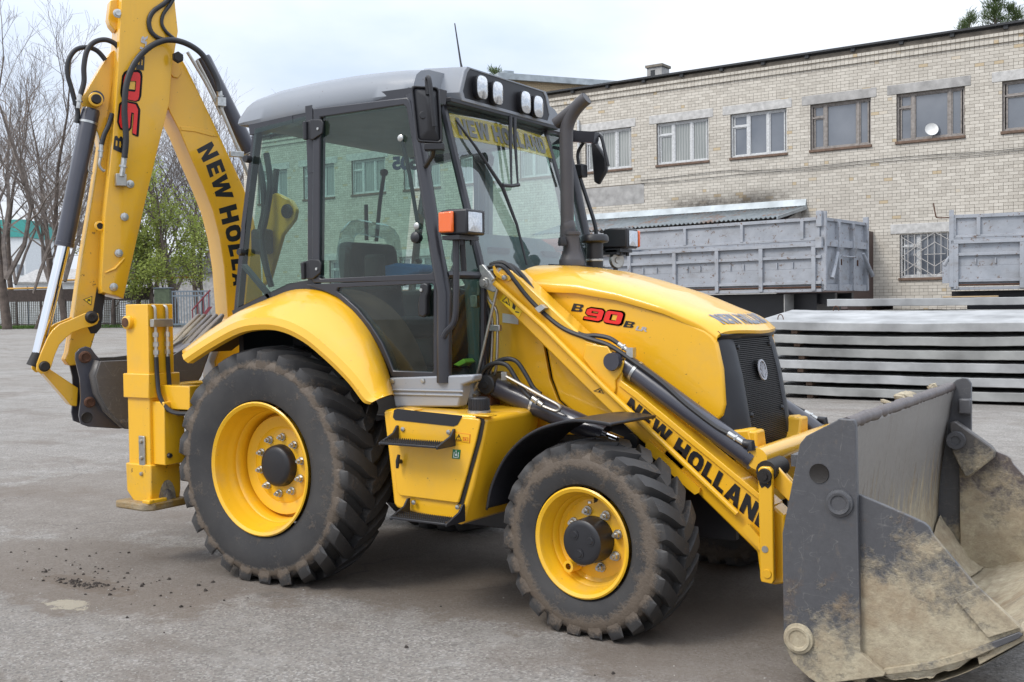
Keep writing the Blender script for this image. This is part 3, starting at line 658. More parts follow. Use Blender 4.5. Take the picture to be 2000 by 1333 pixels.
obj('door_lock', MB().lathe([(0, .004), (.009, .004), (.010, 0)], FY(YD)(*[(1.107,1.712)][0], .047), (0, -1, 0), 12), 'steel', door)
obj('door_bar', MB().tube([(0.917,-0.820,2.566),(0.971,-0.820,2.358),(1.019,-0.820,2.095),(1.043,-0.820,2.037)], .011, 8), 'black', door)
for p, r in (([(0.959,-0.878,2.549)][0], .019), ([(1.060,-0.878,2.061)][0], .019)):
    obj('bar_fixing', MB().lathe([(0, .010), (.012, .010), (r, .006), (r, 0)], p, (0, -1, 0), 16), 'steel', door)
obj('door_stop', MB().lathe([(0, .055), (.014, .055), (.030, .045), (.032, .02), (.022, 0)], [(1.067,-0.862,1.998)][0], (0, -1, 0), 18), 'black', door)
d2 = twin(door)
# mirrored numerals on the far door, seen from inside
vt = [(-0.461,2.655),(-0.218,2.636),(-0.216,2.749),(-0.458,2.758)]
mb = put_text(MB(), '505', FY(.80), [vt[1], vt[0], vt[3], vt[2]], 0.0, .06)
obj('door_numerals', mb, 'decal_blue', ROOT, smooth=0, recalc=False)
# cab frame: posts, roof rails, lower belt
mb = MB()
bar(mb, [(0.259,2.785),(0.267,2.439),(0.251,1.786)], FY(-.855), .055, .06)                       # post behind the door
bar(mb, [(-0.215,2.726),(0.086,2.756),(0.412,2.795),(1.010,2.786),(1.167,2.762)], FY(-.845), .075, .07)      # roof rail
bar(mb, [(-0.202,2.709),(-0.320,2.140),(-0.404,1.598)], FY(-.84), .035, .05)                         # rear post
bar(mb, [(-0.404,1.598),(-0.113,1.695),(0.059,1.748),(0.246,1.768)], FY(-.845), .045, .06)
bar(mb, [(-0.328,1.888),(-0.113,1.695)], FY(-.845), .022, .04)
arc = [(0.227,1.756),(0.356,1.720),(0.481,1.668),(0.603,1.584),(0.707,1.485),(0.784,1.381),(0.837,1.278),(0.858,1.216)]
bar(mb, arc, FY(-.85), .05, .05)
for s in (-1, 1):                                                                          # screen posts and cross rails
    loft_bar(mb, (1.295, s*.60, 1.235), (1.305, s*.60, 1.78), .022); loft_bar(mb, (1.305, s*.60, 1.78), (1.01, s*.56, 2.785), .024)
mb.box((1.28, -.60, 1.20), (1.32, .60, 1.25)); mb.box((1.26, -.60, 1.78), (1.315, .60, 1.82)); mb.box((.97, -.70, 2.765), (1.03, .70, 2.825))
for s in (-1, 1):
    a = MB()
    for z, dx in ((1.22, .022), (1.79, .037)): loft_bar(mb, (1.20+dx, s*.85, z), (1.275+dx, s*.60, z), .022)
    mb.tube([(1.00, s*.835, 2.785), (1.083, s*.85, 2.435), (1.18, s*.865, 1.935), (1.234, s*.87, 1.69), (1.224, s*.87, 1.21)], [.03, .036, .038, .042, .042], 12)  # front post
    loft_bar(mb, (1.0, s*.835, 2.785), (1.01, s*.56, 2.785), .03)
cab = obj('cab_frame', mb, 'frame', ROOT, smooth=40)
far = MB()
bar(far, [(0.259,2.785),(0.267,2.439),(0.251,1.786)], FY(.915), .13, .06); bar(far, [(-0.215,2.726),(0.086,2.756),(0.412,2.795),(1.010,2.786),(1.167,2.762)], FY(.915), .075, .07)
bar(far, [(-0.202,2.709),(-0.320,2.140),(-0.404,1.598)], FY(.89), .035, .05); bar(far, arc, FY(.9), .05, .05); bar(far, [(-0.404,1.598),(-0.113,1.695),(0.059,1.748),(0.246,1.768)], FY(.905), .045, .06)
obj('side_frame', far, 'frame', cab, smooth=40)
# grab rail on the front post
obj('grab_rail', MB().tube(spline([(1.357,-0.930,1.973),(1.356,-0.930,1.725),(1.343,-0.930,1.550),(1.288,-0.930,1.487),(1.267,-0.930,1.454)], 5), .017, 10), 'frame', ROOT)
# rear quarter pane, corner panes, windscreen, rear pane
rq = [(-0.195,2.719),(0.249,2.752),(0.217,1.793),(0.050,1.766),(-0.123,1.714),(-0.382,1.633),(-0.298,2.045)]
q = obj('quarter_window', pane(rq, FY(-.85)), 'glass', ROOT, smooth=0)
for p in ([(-0.290,-0.860,1.972)][0], [(-0.220,-0.860,2.534)][0]):
    obj('window_catch', MB().lathe([(0, .05), (.02, .05), (.024, .04), (.024, .01), (.014, 0)], p, (0, -1, 0), 14), 'black', q)
twin(q)
for s in (-1, 1):
    obj('corner_window', MB().add([(1.222, s*.83, 1.235), (1.293, s*.615, 1.235), (1.305, s*.615, 1.78), (1.235, s*.83, 1.78)], [(0, 1, 2, 3)]), 'glass', ROOT, smooth=0)
    obj('corner_window', MB().add([(1.225, s*.83, 1.81), (1.295, s*.605, 1.81), (1.013, s*.565, 2.765), (1.01, s*.80, 2.765)], [(0, 1, 2, 3)]), 'glass', ROOT, smooth=0)
def FS(u, v, t): # windscreen: u across 0..1, v up 0..1
    x = lerp(1.307, 1.020, v); w = lerp(.60, .56, v); bow = .03*(1-(2*u-1)**2); return Vector((x+t+bow, -w+2*w*u, lerp(1.80, 2.785, v)))
scr = obj('windscreen', MB().grid([[FS(i/12, j/6, 0) for i in range(13)] for j in range(7)]), 'screen', ROOT, smooth=60)
obj('banner', MB().grid([[FS(.01+.98*i/12, .795+.145*j/2, .003) for i in range(13)] for j in range(3)]), 'tape', scr, smooth=60)
vt, ft = text2d('NEW HOLLAND', .05)
obj('banner_lettering', MB().add([FS(.06+.86*a, .815+.105*b, .006) for a, b in vt], ft), simple('banner_grey', (.12, .13, .13), .6), scr, smooth=0, recalc=False)
rp = obj('rear_window', MB().add([(-.38, -.78, 1.64), (-.38, .78, 1.64), (-.21, .76, 2.72), (-.21, -.76, 2.72)], [(0, 1, 2, 3)]), 'glass', ROOT, smooth=0)
# roof: loft over the cab
RT = [(-.345, 2.80), (-.315, 2.885), (-.245, 2.935), (-.03, 2.968), (.27, 2.982), (.57, 2.982), (.87, 2.97), (1.0, 2.96)]
RB = [(-0.328, 2.753), (-0.228, 2.75), (0.072, 2.766), (0.372, 2.777), (0.672, 2.778), (1.002, 2.778)]
rows = []
for i in range(31):
    x = -.332 + 1.33*i/30; zt = interp(x, RT); zb = interp(x, RB); row = []
    for u, k in ((-.78, -.03), (-.845, 0), (-.855, .10), (-.845, .45), (-.82, .72), (-.775, .88), (-.70, .97), (-.5, 1.0), (-.25, 1.02), (0, 1.03)):
        row.append(Vector((x, u, zb + (zt-zb)*k)))
    row += [Vector((p.x, -p.y, p.z)) for p in reversed(row[:-1])]; rows.append(row)
# taper the corners at the front
for i in range(24, 31):
    f = (i-23)/7
    for p in rows[i]:
        if abs(p.y) > .6: p.y *= 1-.05*f*f
rm = MB().grid(rows); nR = len(rows[0])
for e in (rows[0], rows[-1]): rm.add(e, [tuple(range(nR))])
roof = obj('cab_roof', rm, 'roof', ROOT, smooth=35)
obj('headlining', MB().box((-.29, -.79, 2.735), (.97, .79, 2.76)), 'headlining', roof)
# visor carrying the four work lamps
VO = [(-.50, 2.795), (-.52, 2.84), (-.47, 2.97), (-.44, 3.00), (.44, 3.00), (.47, 2.97), (.52, 2.84), (.50, 2.795)]
vis = MB()
o1 = [(u*1.0, v) for u, v in VO]; inn = [(u*.93, 2.815 + (v-2.795)*.86) for u, v in VO]
vis.prism([(u*1.22, v) for u, v in VO], FX(.87), 0, .22, o1)
visor = obj('lamp_visor', ring_mesh(o1, inn, FX(1.0), 0, .105), 'roof', roof, bevel=.006)
obj('visor_cheeks', vis, 'roof', roof, smooth=35)
obj('visor_recess', MB().prism(inn, FX(1.096), 0, .004), 'black', visor)
obj('visor_sill', MB().box((1.0, -.60, 2.775), (1.10, .60, 2.802)), 'black', roof, bevel=.004)
for y, z in ((-.33, 2.895), (-.165, 2.888), (.15, 2.882), (.30, 2.877)):
    sq = []
    for k in range(24):
        a = 2*pi*k/24; ca, sa = cos(a), sin(a); r = 1/((abs(ca)**3.2 + abs(sa)**3.2)**(1/3.2)); sq.append((y + .060*r*ca, z + .071*r*sa))
    sq2 = [(y + (u-y)*.92, z + (v-z)*.92) for u, v in sq]
    l = obj('work_lamp', MB().prism(sq2, FX(1.085), 0, .05, sq), 'black', roof, bevel=.003)
    lm = MB(); n = 24
    rowsL = [[Vector((1.136 + .016*(1-s*s), y + (u-y)*s*.93, z + (v-z)*s*.93)) for u, v in sq + sq[:1]] for s in (1, .8, .5, .2, .0)]
    obj('work_lamp_lens', MB().grid(rowsL), 'lens', roof, smooth=60)
# a shallow rib and the rear hump
obj('roof_cover', MB().lathe([(0, .135), (.04, .132), (.066, .115), (.076, .07), (.08, 0)], (.08, -.0, 2.985), (0, 0, 1), 20), 'roof', roof, smooth=50)
obj('antenna', MB().tube([(.945, -.25, 2.995), (.925, -.25, 3.08), (.885, -.25, 3.32)], [.010, .006, .0035], 8), 'black', ROOT)
# wipers
for dy in (0, .05):
    obj('wiper_arm', MB().tube([FS(.50+dy*.9, .99, .06), FS(.46+dy*.9, .86, .05), FS(.375+dy*1.2, .55, .03)], [.013, .011, .006], 8), 'black', scr)
obj('wiper_blade', MB().tube([FS(.04, .90, .02), FS(.14, .75, .03), FS(.28, .52, .035), FS(.33, .3, .03), FS(.34, .06, .02)], [.006, .009, .012, .009, .006], 8), 'black', scr)
obj('wiper_yoke', MB().tube([FS(.27, .535, .045), FS(.36, .54, .035), FS(.44, .555, .035)], .011, 8), 'black', scr)
# sill below the door
so = [(0.850,1.227),(1.434,1.258),(1.421,1.222),(1.350,1.201),(1.350,1.166),(1.325,1.082),(0.894,1.065),(0.870,1.165)]
sl = obj('cab_sill', MB().prism(so, FY(-.80), 0, .085), 'silver', ROOT, bevel=.010)
for z in (762, 770):
    pts = {762: [(0.885,-0.888,1.161),(1.363,-0.888,1.167)], 770: [(0.892,-0.888,1.138),(1.359,-0.888,1.145)]}[z]
    obj('sill_rib', MB().tube(pts, .006, 8), 'silver', sl)
for p in [(0.882,-0.888,1.209),(1.093,-0.888,1.218)]: obj('sill_screw', MB().lathe([(0, .006), (.012, .005), (.014, 0)], p, (0, -1, 0), 12), 'steel', sl)
obj('corner_sill', MB().prism([(.80, 1.10), (.80, 1.235), (.55, 1.235), (.55, 1.13)], lambda u, v, t: Vector((1.20+(.80-u)*.3+t, -u, v)), 0, .02), 'silver', sl)
obj('cab_floor', MB().box((-.1, -.80, 1.13), (1.24, .80, 1.20)), 'black', ROOT)
obj('rear_bulkhead', MB().box((-.42, -.80, 1.13), (-.38, .80, 1.60)), 'black', ROOT)
# inside
obj('seat', MB().box((.02, -.30, 1.42), (.52, .22, 1.56)).prism([(-.02, 1.52), (.14, 1.52), (.06, 2.05), (-.08, 2.05)], FY(-.04), -.25, .25), 'seat', ROOT, bevel=.05, seg=3)
obj('armrest', MB().box((.10, -.42, 1.72), (.50, -.34, 1.80)).box((.30, -.44, 1.80), (.42, -.36, 1.95)), 'seat', ROOT, bevel=.02)
obj('seat_cover_film', MB().tube(spline([(.0, -.30, 1.65), (.02, -.26, 2.10), (.02, 0, 2.14), (.02, .2, 2.08), (.0, .24, 1.7)], 4), .05, 8), 'film', ROOT)
obj('steering_column', MB().tube([(1.05, 0, 1.2), (.95, 0, 1.55), (.82, 0, 1.80)], [.07, .06, .05], 12), 'seat', ROOT)
wh = [Vector((.80, 0, 1.83)) + Vector((.10*cos(a)*.5, .20*sin(a), .19*cos(a)*.6)) for a in [2*pi*k/24 for k in range(25)]]
obj('steering_wheel', MB().tube(wh, .016, 8, caps=False), 'black', ROOT)
obj('dashboard', MB().prism([(1.26, 1.20), (1.26, 1.85), (1.17, 2.00), (1.06, 2.06), (.95, 2.03), (.92, 1.90), (1.02, 1.75), (1.05, 1.2)], FY(0), -.42, .40), 'console', ROOT, bevel=.03, seg=3)
for y in (-.30, .30): obj('air_vent', MB().box((1.20, y-.10, 1.93), (1.225, y+.10, 1.96)), 'black', ROOT)
mb = MB().tube([(-0.089,0.250,2.545),(-0.130,0.250,2.354),(-0.168,0.250,2.083)], .014, 8); mb.add(*(lambda m: (m.v, m.f))(MB().lathe([(0, .03), (.025, .02), (.03, 0), (.02, -.02)], [(-0.089,0.250,2.552)][0], (0, 0, 1), 12)))
obj('control_lever', mb, 'black', ROOT)
obj('control_lever', MB().tube([(-0.255,0.250,2.344),(-0.256,0.250,2.094)], .014, 8), 'black', ROOT)
obj('side_console', MB().box((-.3, .45, 1.2), (1.05, .80, 1.74)).box((-.05, -.72, 1.2), (.35, -.45, 1.60)), 'seat', ROOT, bevel=.03)  # far box enlarged to keep the cab dark behind the lower panes
tag(obj('jacket', MB().prism([(0.062,1.763),(0.450,1.838),(0.451,1.889),(0.240,1.912),(-0.025,1.869)], FY(.1), -.15, .15), 'blue_cloth', None, bevel=.02), 'blue jacket lying inside the cab behind the door glass', 'jacket')
tag(obj('cloth', MB().prism([(1.015,1.283),(1.088,1.320),(1.110,1.297),(1.058,1.272)], FY(-.45), -.05, .05), 'lime', None, bevel=.006), 'lime green cloth on the cab floor behind the corner window', 'cloth')
# hoses of the backhoe seen behind the rear window
for pts in ([(-1.064,0.000,2.743),(-1.008,0.000,2.556),(-0.993,0.000,2.335),(-1.039,0.000,2.173),(-1.013,0.000,2.006),(-0.937,0.000,1.784)], [(-0.911,-0.050,2.724),(-0.877,-0.050,2.505),(-0.923,-0.050,2.291),(-0.969,-0.050,2.112),(-0.915,-0.050,1.855)], [(-0.963,0.100,2.635),(-1.000,0.100,2.417),(-1.045,0.100,2.271)]): obj('control_hose', MB().tube(spline(pts, 4), .022, 8), 'rubber_black', ROOT)
obj('control_housing', MB().box(*[Vector([(-1.020,0.000,2.117)][0]) + Vector(d) for d in ((-.06, -.06, -.10), (.06, .06, .08))]), 'black', ROOT, bevel=.02)
# mirrors
MC = Vector([(1.236,-1.000,2.630)][0]); ME = Vector((.84, .54, 0)); MN = Vector((.54, -.84, 0))
def FM(u, v, t): return MC + ME*u + MN*t + Vector((0, 0, v))
def rrect(c, r=.016):
    out = []; n = len(c)
    for k in range(n):
        p, a, b = Vector(c[k]), Vector(c[k-1]), Vector(c[(k+1) % n]); u, w = (a-p).normalized()*r, (b-p).normalized()*r
        out += [tuple(p+u), tuple(p+(u+w)*.30), tuple(p+w)]
    return out
mo = rrect([(-.057, -.143), (.078, -.152), (.063, .142), (-.085, .152)])
mm = obj('wing_mirror', ring_mesh(mo, [(u*.86, v*.93) for u, v in mo], FM, -.03, .012), 'black', ROOT, bevel=.005)
obj('mirror_back', MB().prism([(u*.88, v*.94) for u, v in mo], FM, -.004, .022, [(u*.30+.018, v*.62) for u, v in mo]), 'black', mm, bevel=.006)
obj('mirror_glass', MB().prism([(u*.9, v*.95) for u, v in mo], FM, -.028, -.022), 'chrome', mm, smooth=0)
obj('mirror_badge', MB().prism(disc2d((-.022, -.005), .020, 16), FM, .0, .020), 'black', mm, bevel=.003)
arm_pts = spline([FM(*p) for p in ((.005, .10, .02), (.002, .175, .02), (.012, .185, .045), (.022, .14, .055), (.032, .02, .055), (.040, -.07, .05))], 5)
obj('mirror_arm', MB().tube(arm_pts, .012, 8), 'black', mm)
obj('mirror_bracket', MB().box((-.02, -.185, -.06), (.085, -.15, .01), FM), 'black', mm, bevel=.004)
obj('mirror_stem', MB().tube([FM(.03, -.165, -.02), FM(.02, -.20, -.08), (1.10, -.86, 2.37)], .014, 8), 'black', mm)
fm = empty('wing_mirror', (1.169, .99, 2.30), ROOT)
mq = [(1.071,2.790),(1.103,2.773),(1.194,2.637),(1.197,2.551),(1.132,2.457),(1.096,2.481)]
obj('mirror_housing', MB().prism(mq, FY(1.12), -.01, .03), 'black', fm, bevel=.012)
obj('mirror_arm', MB().tube(spline([(1.045,1.000,2.548),(1.029,1.000,2.602),(1.030,1.000,2.690),(1.112,1.000,2.778),(1.168,1.000,2.790),(1.207,1.000,2.769),(1.230,1.000,2.690),(1.260,1.000,2.566)], 5), .012, 8), 'black', fm)
obj('mirror_clamp', MB().box(*[Vector([(1.052,0.980,2.552)][0]) + Vector(d) for d in ((-.04, -.04, -.05), (.04, .04, .04))]), 'black', fm, bevel=.01)
obj('mirror_post', MB().tube(spline([(1.045,0.970,2.527),(1.103,0.970,2.365),(1.169,0.970,2.169),(1.176,0.970,2.063),(1.173,0.970,1.888)], 5), .014, 10), 'black', fm)
obj('mirror_rod', MB().tube([(0.884,0.900,2.717),(0.949,0.900,2.697)], .012, 8), 'black', fm)
# headlights on the front posts
def headlight(y, s, loc):
    h = empty('headlight', loc, ROOT); x, yy, z = loc
    mb = MB().prism([(-.10, -.062), (.075, -.066), (.078, .066), (-.05, .070), (-.10, .062)], lambda u, v, t: Vector((x+u, yy+t, z+v)), -.085, .085)
    obj('lamp_housing', mb, 'black', h, bevel=.012, seg=3)
    rr = [[Vector((x+.079+.004*(1-k*k), yy + s*.012 + .062*k*a, z + .050*k*b)) for a, b in ((-1, -1), (0, -1.03), (1, -1), (1.02, 0), (1, 1), (0, 1.03), (-1, 1), (-1.02, 0), (-1, -1))] for k in (1, .6, .2, 0)]
    obj('lamp_lens', MB().grid(rr), 'lens', h, smooth=60)
    xi = .0 if s < 0 else .085
    ind = MB().prism([(-.092+xi, -.052), (xi, -.054), (xi, .056), (-.092+xi, .054)], lambda u, v, t: Vector((x+u, yy + s*(.086+t), z+v)), 0, .022)
    obj('indicator_lens', ind, 'amber', h, bevel=.008)
    br = MB().box((x-.08, yy-.09, z-.09), (x+.03, yy+.09, z-.068)); br.tube([(x-.03, yy-s*.02, z-.09), (x-.035, yy-s*.04, z-.25)], .016, 8)
    br.cyl((x, yy-.03, z-.09), (x, yy-.03, z-.115), .012, .012, 8); br.cyl((x+.02, yy+.04, z-.09), (x+.02, yy+.04, z-.115), .012, .012, 8)
    obj('lamp_bracket', br, 'black', h)
    if s > 0:
        fins = MB()
        for k in range(5): fins.box((x-.13, yy-.08, z-.058+k*.025), (x-.095, yy+.08, z-.048+k*.025))
        obj('cooling_fins', fins, 'black', h, bevel=.004)
    return h
headlight(0, -1, (1.41, -.925, 2.057)); headlight(0, 1, (1.395, .93, 2.062))
obj('headlight_stalk', MB().tube([(1.186,0.920,2.019),(1.426,0.920,2.002)], .022, 8).box((1.24, .84, 1.955), (1.40, 1.0, 1.985)), 'black', ROOT)
hn = MB().lathe([(0, .012), (.018, .014), (.020, .008), (.048, .012), (.056, .004), (.058, -.006), (.04, -.02), (0, -.022)], [(1.370,0.900,1.918)][0], (.85, -.5, 0), 24)
obj('horn', hn, 'pipe', ROOT); obj('horn_bracket', MB().tube([(1.344,0.900,1.991),(1.343,0.900,1.909)], .007, 6), 'black', ROOT)
obj('horn_cable', MB().tube(spline([(1.216,0.900,1.961),(1.275,0.900,1.987),(1.344,0.900,1.977),(1.367,0.900,1.997)], 4), .006, 6).tube(spline([(1.321,0.900,1.992),(1.321,0.900,1.951),(1.351,0.900,1.922)], 4), .005, 6), 'rubber_black', ROOT)

# ------------------------------------------------------------------ fuel tank box with steps
fpoly = [(0.943,1.060),(0.986,1.073),(1.587,1.063),(1.621,1.044),(1.604,0.965),(1.533,0.698),(1.466,0.504),(1.443,0.489),(1.028,0.539),(1.004,0.559),(0.971,0.848)]
bpoly = [(u+.0, v) for u, v in fpoly]
tk = obj('fuel_tank', MB().prism(fpoly, FY(-1.05), -.53, 0), 'yellow', ROOT, bevel=.016, seg=3)
dpl = [(1.018,1.061),(1.584,1.048),(1.590,1.033),(1.563,0.937),(1.503,0.762),(1.448,0.607),(1.429,0.605),(1.065,0.612),(1.044,0.632),(1.002,0.961),(1.004,1.038)]
dr = obj('tank_door', MB().prism(dpl, FY(-1.052), 0, .016), 'yellow', ROOT, bevel=.006, seg=3)
flat('door_gap', [(1.559,1.055),(1.603,1.049),(1.612,1.034),(1.588,0.939),(1.525,0.761),(1.471,0.601),(1.432,0.595),(1.448,0.612),(1.503,0.762),(1.563,0.937)], FY(-1.053), .002, 'grease', dr)
flat('grip_strip', [(1.036,1.071),(1.057,1.078),(1.482,1.060),(1.482,1.055),(1.452,1.012),(1.426,1.002),(1.042,1.017),(1.028,1.032)], FY(-1.068), .003, 'black', dr)
tl = MB().tube([(1.088,-1.100,0.837),(1.080,-1.100,0.803),(1.076,-1.100,0.765)], [.008, .012, .008], 8); tl.cyl([(1.077,-1.070,0.797)][0], [(1.080,-1.100,0.801)][0], .012, .010, 10)
obj('door_latch', tl, 'black', dr)
wl = [(1.435,0.971),(1.531,0.966),(1.527,0.921),(1.431,0.929)]
flat('warning_label', wl, FY(-1.068), .002, 'decal_line', dr); c = Vector((sum(p[0] for p in wl)/4, sum(p[1] for p in wl)/4))
flat('warning_label_field', [tuple(c + (Vector(p)-c)*.93) for p in wl], FY(-1.068), .003, 'yellow', dr)
t3 = [(1.439,0.932),(1.478,0.931),(1.461,0.965)]; obj('warning_triangle', ring_mesh(t3, [tuple(Vector(p)*.72 + Vector((sum(q[0] for q in t3)/3, sum(q[1] for q in t3)/3))*.28) for p in t3], FY(-1.068), .003, .0045), 'decal_black', dr, smooth=0)
decal('warning_mark', '!', FY(-1.068), [(1.458,0.935),(1.463,0.936),(1.464,0.954),(1.458,0.954)], .0045, 'decal_black', dr, .02)
ln = MB()
for a, b in (((906, 854), (914, 855)), ((914, 855), (914, 862)), ((914, 862), (906, 861)), ((906, 861), (906, 854)), ((908, 857), (912, 860))):
    pass
for q in ([(1.486,0.950),(1.518,0.949),(1.518,0.947),(1.486,0.948)], [(1.486,0.934),(1.518,0.933),(1.518,0.931),(1.486,0.932)], [(1.486,0.950),(1.489,0.950),(1.489,0.932),(1.486,0.932)], [(1.516,0.949),(1.518,0.949),(1.518,0.931),(1.515,0.931)], [(1.496,0.945),(1.505,0.943),(1.505,0.935),(1.496,0.937)]): ln.prism(q, FY(-1.068), .003, .0045)
obj('warning_sketch', ln, 'decal_line', dr, smooth=0)
gl = [(1.420,0.883),(1.469,0.883),(1.462,0.835),(1.413,0.835)]
flat('fluid_label', gl, FY(-1.068), .002, 'decal_green', dr)
ln = MB()
for q in ([(1.427,0.870),(1.431,0.870),(1.427,0.841),(1.423,0.841)], [(1.454,0.870),(1.458,0.870),(1.455,0.841),(1.451,0.841)], [(1.424,0.843),(1.455,0.844),(1.455,0.841),(1.423,0.840)], [(1.439,0.879),(1.443,0.880),(1.443,0.868),(1.439,0.868)], [(1.441,0.866),(1.448,0.854),(1.440,0.848),(1.433,0.855)]): ln.prism(q, FY(-1.068), .002, .0035)
obj('fluid_symbol', ln, 'decal_white', dr, smooth=0)
for p in ([(1.104,1.082),(1.169,1.076),(1.169,1.071),(1.104,1.074)], [(1.546,1.070),(1.644,1.067),(1.644,1.059),(1.546,1.060)]): obj('tank_hinge', MB().prism(p, FY(-1.03), -.04, .04), 'yellow', tk, bevel=.003)
cp = MB().lathe([(.052, 0), (.054, .03), (.052, .065), (.046, .072), (0, .074)], [(1.492,-0.930,1.072)][0], (0, 0, 1), 24)
for k in range(24):
    a = 2*pi*k/24; o = [(1.492,-0.930,1.072)][0]; cp.cyl((o[0]+.054*cos(a), o[1]+.054*sin(a), o[2]+.008), (o[0]+.052*cos(a), o[1]+.052*sin(a), o[2]+.066), .004, .004, 5)
obj('filler_cap', cp, 'black', tk); obj('filler_neck', MB().lathe([(.046, -.01), (.062, -.008), (.062, .004), (.05, .008)], [(1.492,-0.930,1.072)][0], (0, 0, 1), 24), 'steel', tk)
def make_step(px, z, w, x0):
    s = MB().box((x0, -1.225, z), (x0+w, -1.075, z+.012))
    s.prism([(-1.06, z-.005), (-1.06, z+.085), (-1.08, z+.085), (-1.11, z+.05), (-1.225, z+.010), (-1.225, z-.005)], FX(x0+w), 0, .012)
    s.prism([(-1.06, z-.005), (-1.06, z+.085), (-1.08, z+.085), (-1.11, z+.05), (-1.225, z+.010), (-1.225, z-.005)], FX(x0-.012), 0, .012)
    o = obj('step', s, 'black', ROOT, bevel=.003)
    t = MB()
    for i in range(26):
        for y in (-1.218, -1.17, -1.12):
            xx = x0+.01+(w-.02)*i/25; t.prism([(xx-.006, z+.012), (xx+.006, z+.012), (xx, z+.026)], FY(y), -.003, .003)
    g = obj('step_teeth', t, 'rubber_black', o, smooth=0); g['kind'] = 'stuff'
    for xx in (x0+.03, x0+w-.03): obj('step_bolt', MB().lathe([(0, .012), (.012, .010), (.013, 0)], (xx, -1.066, z+.066), (0, -1, 0), 10), 'steel', o)
q0, q1 = [(1.035,0.910),(1.380,0.904)]
make_step(None, q0[1]-.005, .36, q0[0]+.03)
q0, q1 = [(1.090,0.529),(1.436,0.517)]
make_step(None, q0[1]-.01, .345, q0[0]+.04)

# ------------------------------------------------------------------ loader arms
armA = [(1.377,1.770),(1.422,1.828),(1.495,1.815),(1.955,1.434),(2.022,1.416),(2.084,1.405),(2.105,1.374),(2.158,1.353),(2.181,1.322),(2.163,1.264),(2.154,1.232),(2.252,1.166),(2.429,1.038),(2.673,0.861),(2.877,0.714),(2.960,0.647),(3.012,0.603),(3.015,0.286),(2.958,0.271),(2.897,0.276),(2.883,0.343),(2.873,0.421),(2.577,0.671),(2.371,0.833),(2.042,1.101),(1.622,1.460),(1.379,1.671)]
arm = obj('loader_arm', MB().prism(armA, FY(-.60), -.13, 0), 'yellow', ROOT, bevel=.010, seg=2)
decal('lettering', 'NEW HOLLAND', FY(-.60), [(2.167,1.082),(2.929,0.507),(2.965,0.601),(2.211,1.144)], .004, 'decal_black', arm, .055)
obj('pivot_plate', MB().prism([(1.955,1.415),(2.022,1.410),(2.084,1.403),(2.102,1.374),(2.155,1.353),(2.178,1.322),(2.160,1.264),(2.127,1.226),(2.130,1.189),(2.123,1.162),(2.103,1.162),(2.055,1.203),(1.936,1.340)], FY(-.60), 0, .014), 'yellow', arm, bevel=.005)
rod = MB().tube([(1.403,-0.635,1.747),(1.708,-0.635,1.510),(2.074,-0.635,1.192),(2.416,-0.635,0.913),(2.789,-0.635,0.603)], .0155, 10)
obj('level_rod', rod, 'yellow', arm)
flat('rod_fork', [(2.824,0.543),(2.845,0.562),(2.858,0.558),(2.945,0.467),(2.953,0.451),(2.943,0.430),(2.923,0.430),(2.832,0.519)], FY(-.64), .018, 'yellow', arm, .03)
obj('fork_pin', MB().lathe([(0, .008), (.016, .008), (.018, 0)], [(2.937,-0.660,0.453)][0], (0, -1, 0), 14), 'pipe', arm)
flat('rod_guide', [(2.300,0.914),(2.317,0.931),(2.592,0.708),(2.589,0.687),(2.565,0.675),(2.530,0.698),(2.299,0.878)], FY(-.615), .008, 'yellow', arm, .016)
st = [(1.440,1.690),(1.561,1.591),(1.538,1.557),(1.416,1.648)]
flat('warning_label', st, FY(-.60), .003, 'decal_yellow', arm)
t3 = [(1.429,1.648),(1.482,1.619),(1.467,1.676)]; obj('warning_triangle', ring_mesh(t3, [tuple(Vector(p)*.74 + Vector((sum(q[0] for q in t3)/3, sum(q[1] for q in t3)/3))*.26) for p in t3], FY(-.60), .003, .0045), 'decal_black', arm, smooth=0)
sk = MB()
for q in ([(1.453,1.648),(1.463,1.642),(1.469,1.631),(1.456,1.636)], [(1.502,1.630),(1.519,1.619),(1.512,1.597),(1.495,1.608)], [(1.518,1.591),(1.542,1.585),(1.538,1.580),(1.515,1.585)], [(1.503,1.639),(1.516,1.630),(1.512,1.624),(1.499,1.633)]): sk.prism(q, FY(-.60), .003, .0045)
obj('warning_sketch', sk, 'decal_black', arm, smooth=0)
t3 = [(1.992,1.169),(2.055,1.157),(2.034,1.186)]; obj('warning_triangle', ring_mesh(t3, [tuple(Vector(p)*.78 + Vector((sum(q[0] for q in t3)/3, sum(q[1] for q in t3)/3))*.22) for p in t3], FY(-.60), .002, .0035), 'decal_black', arm, smooth=0)
decal('warning_mark', 'x', FY(-.60), [(2.019,1.164),(2.037,1.160),(2.040,1.173),(2.022,1.178)], .003, 'decal_black', arm, .03)
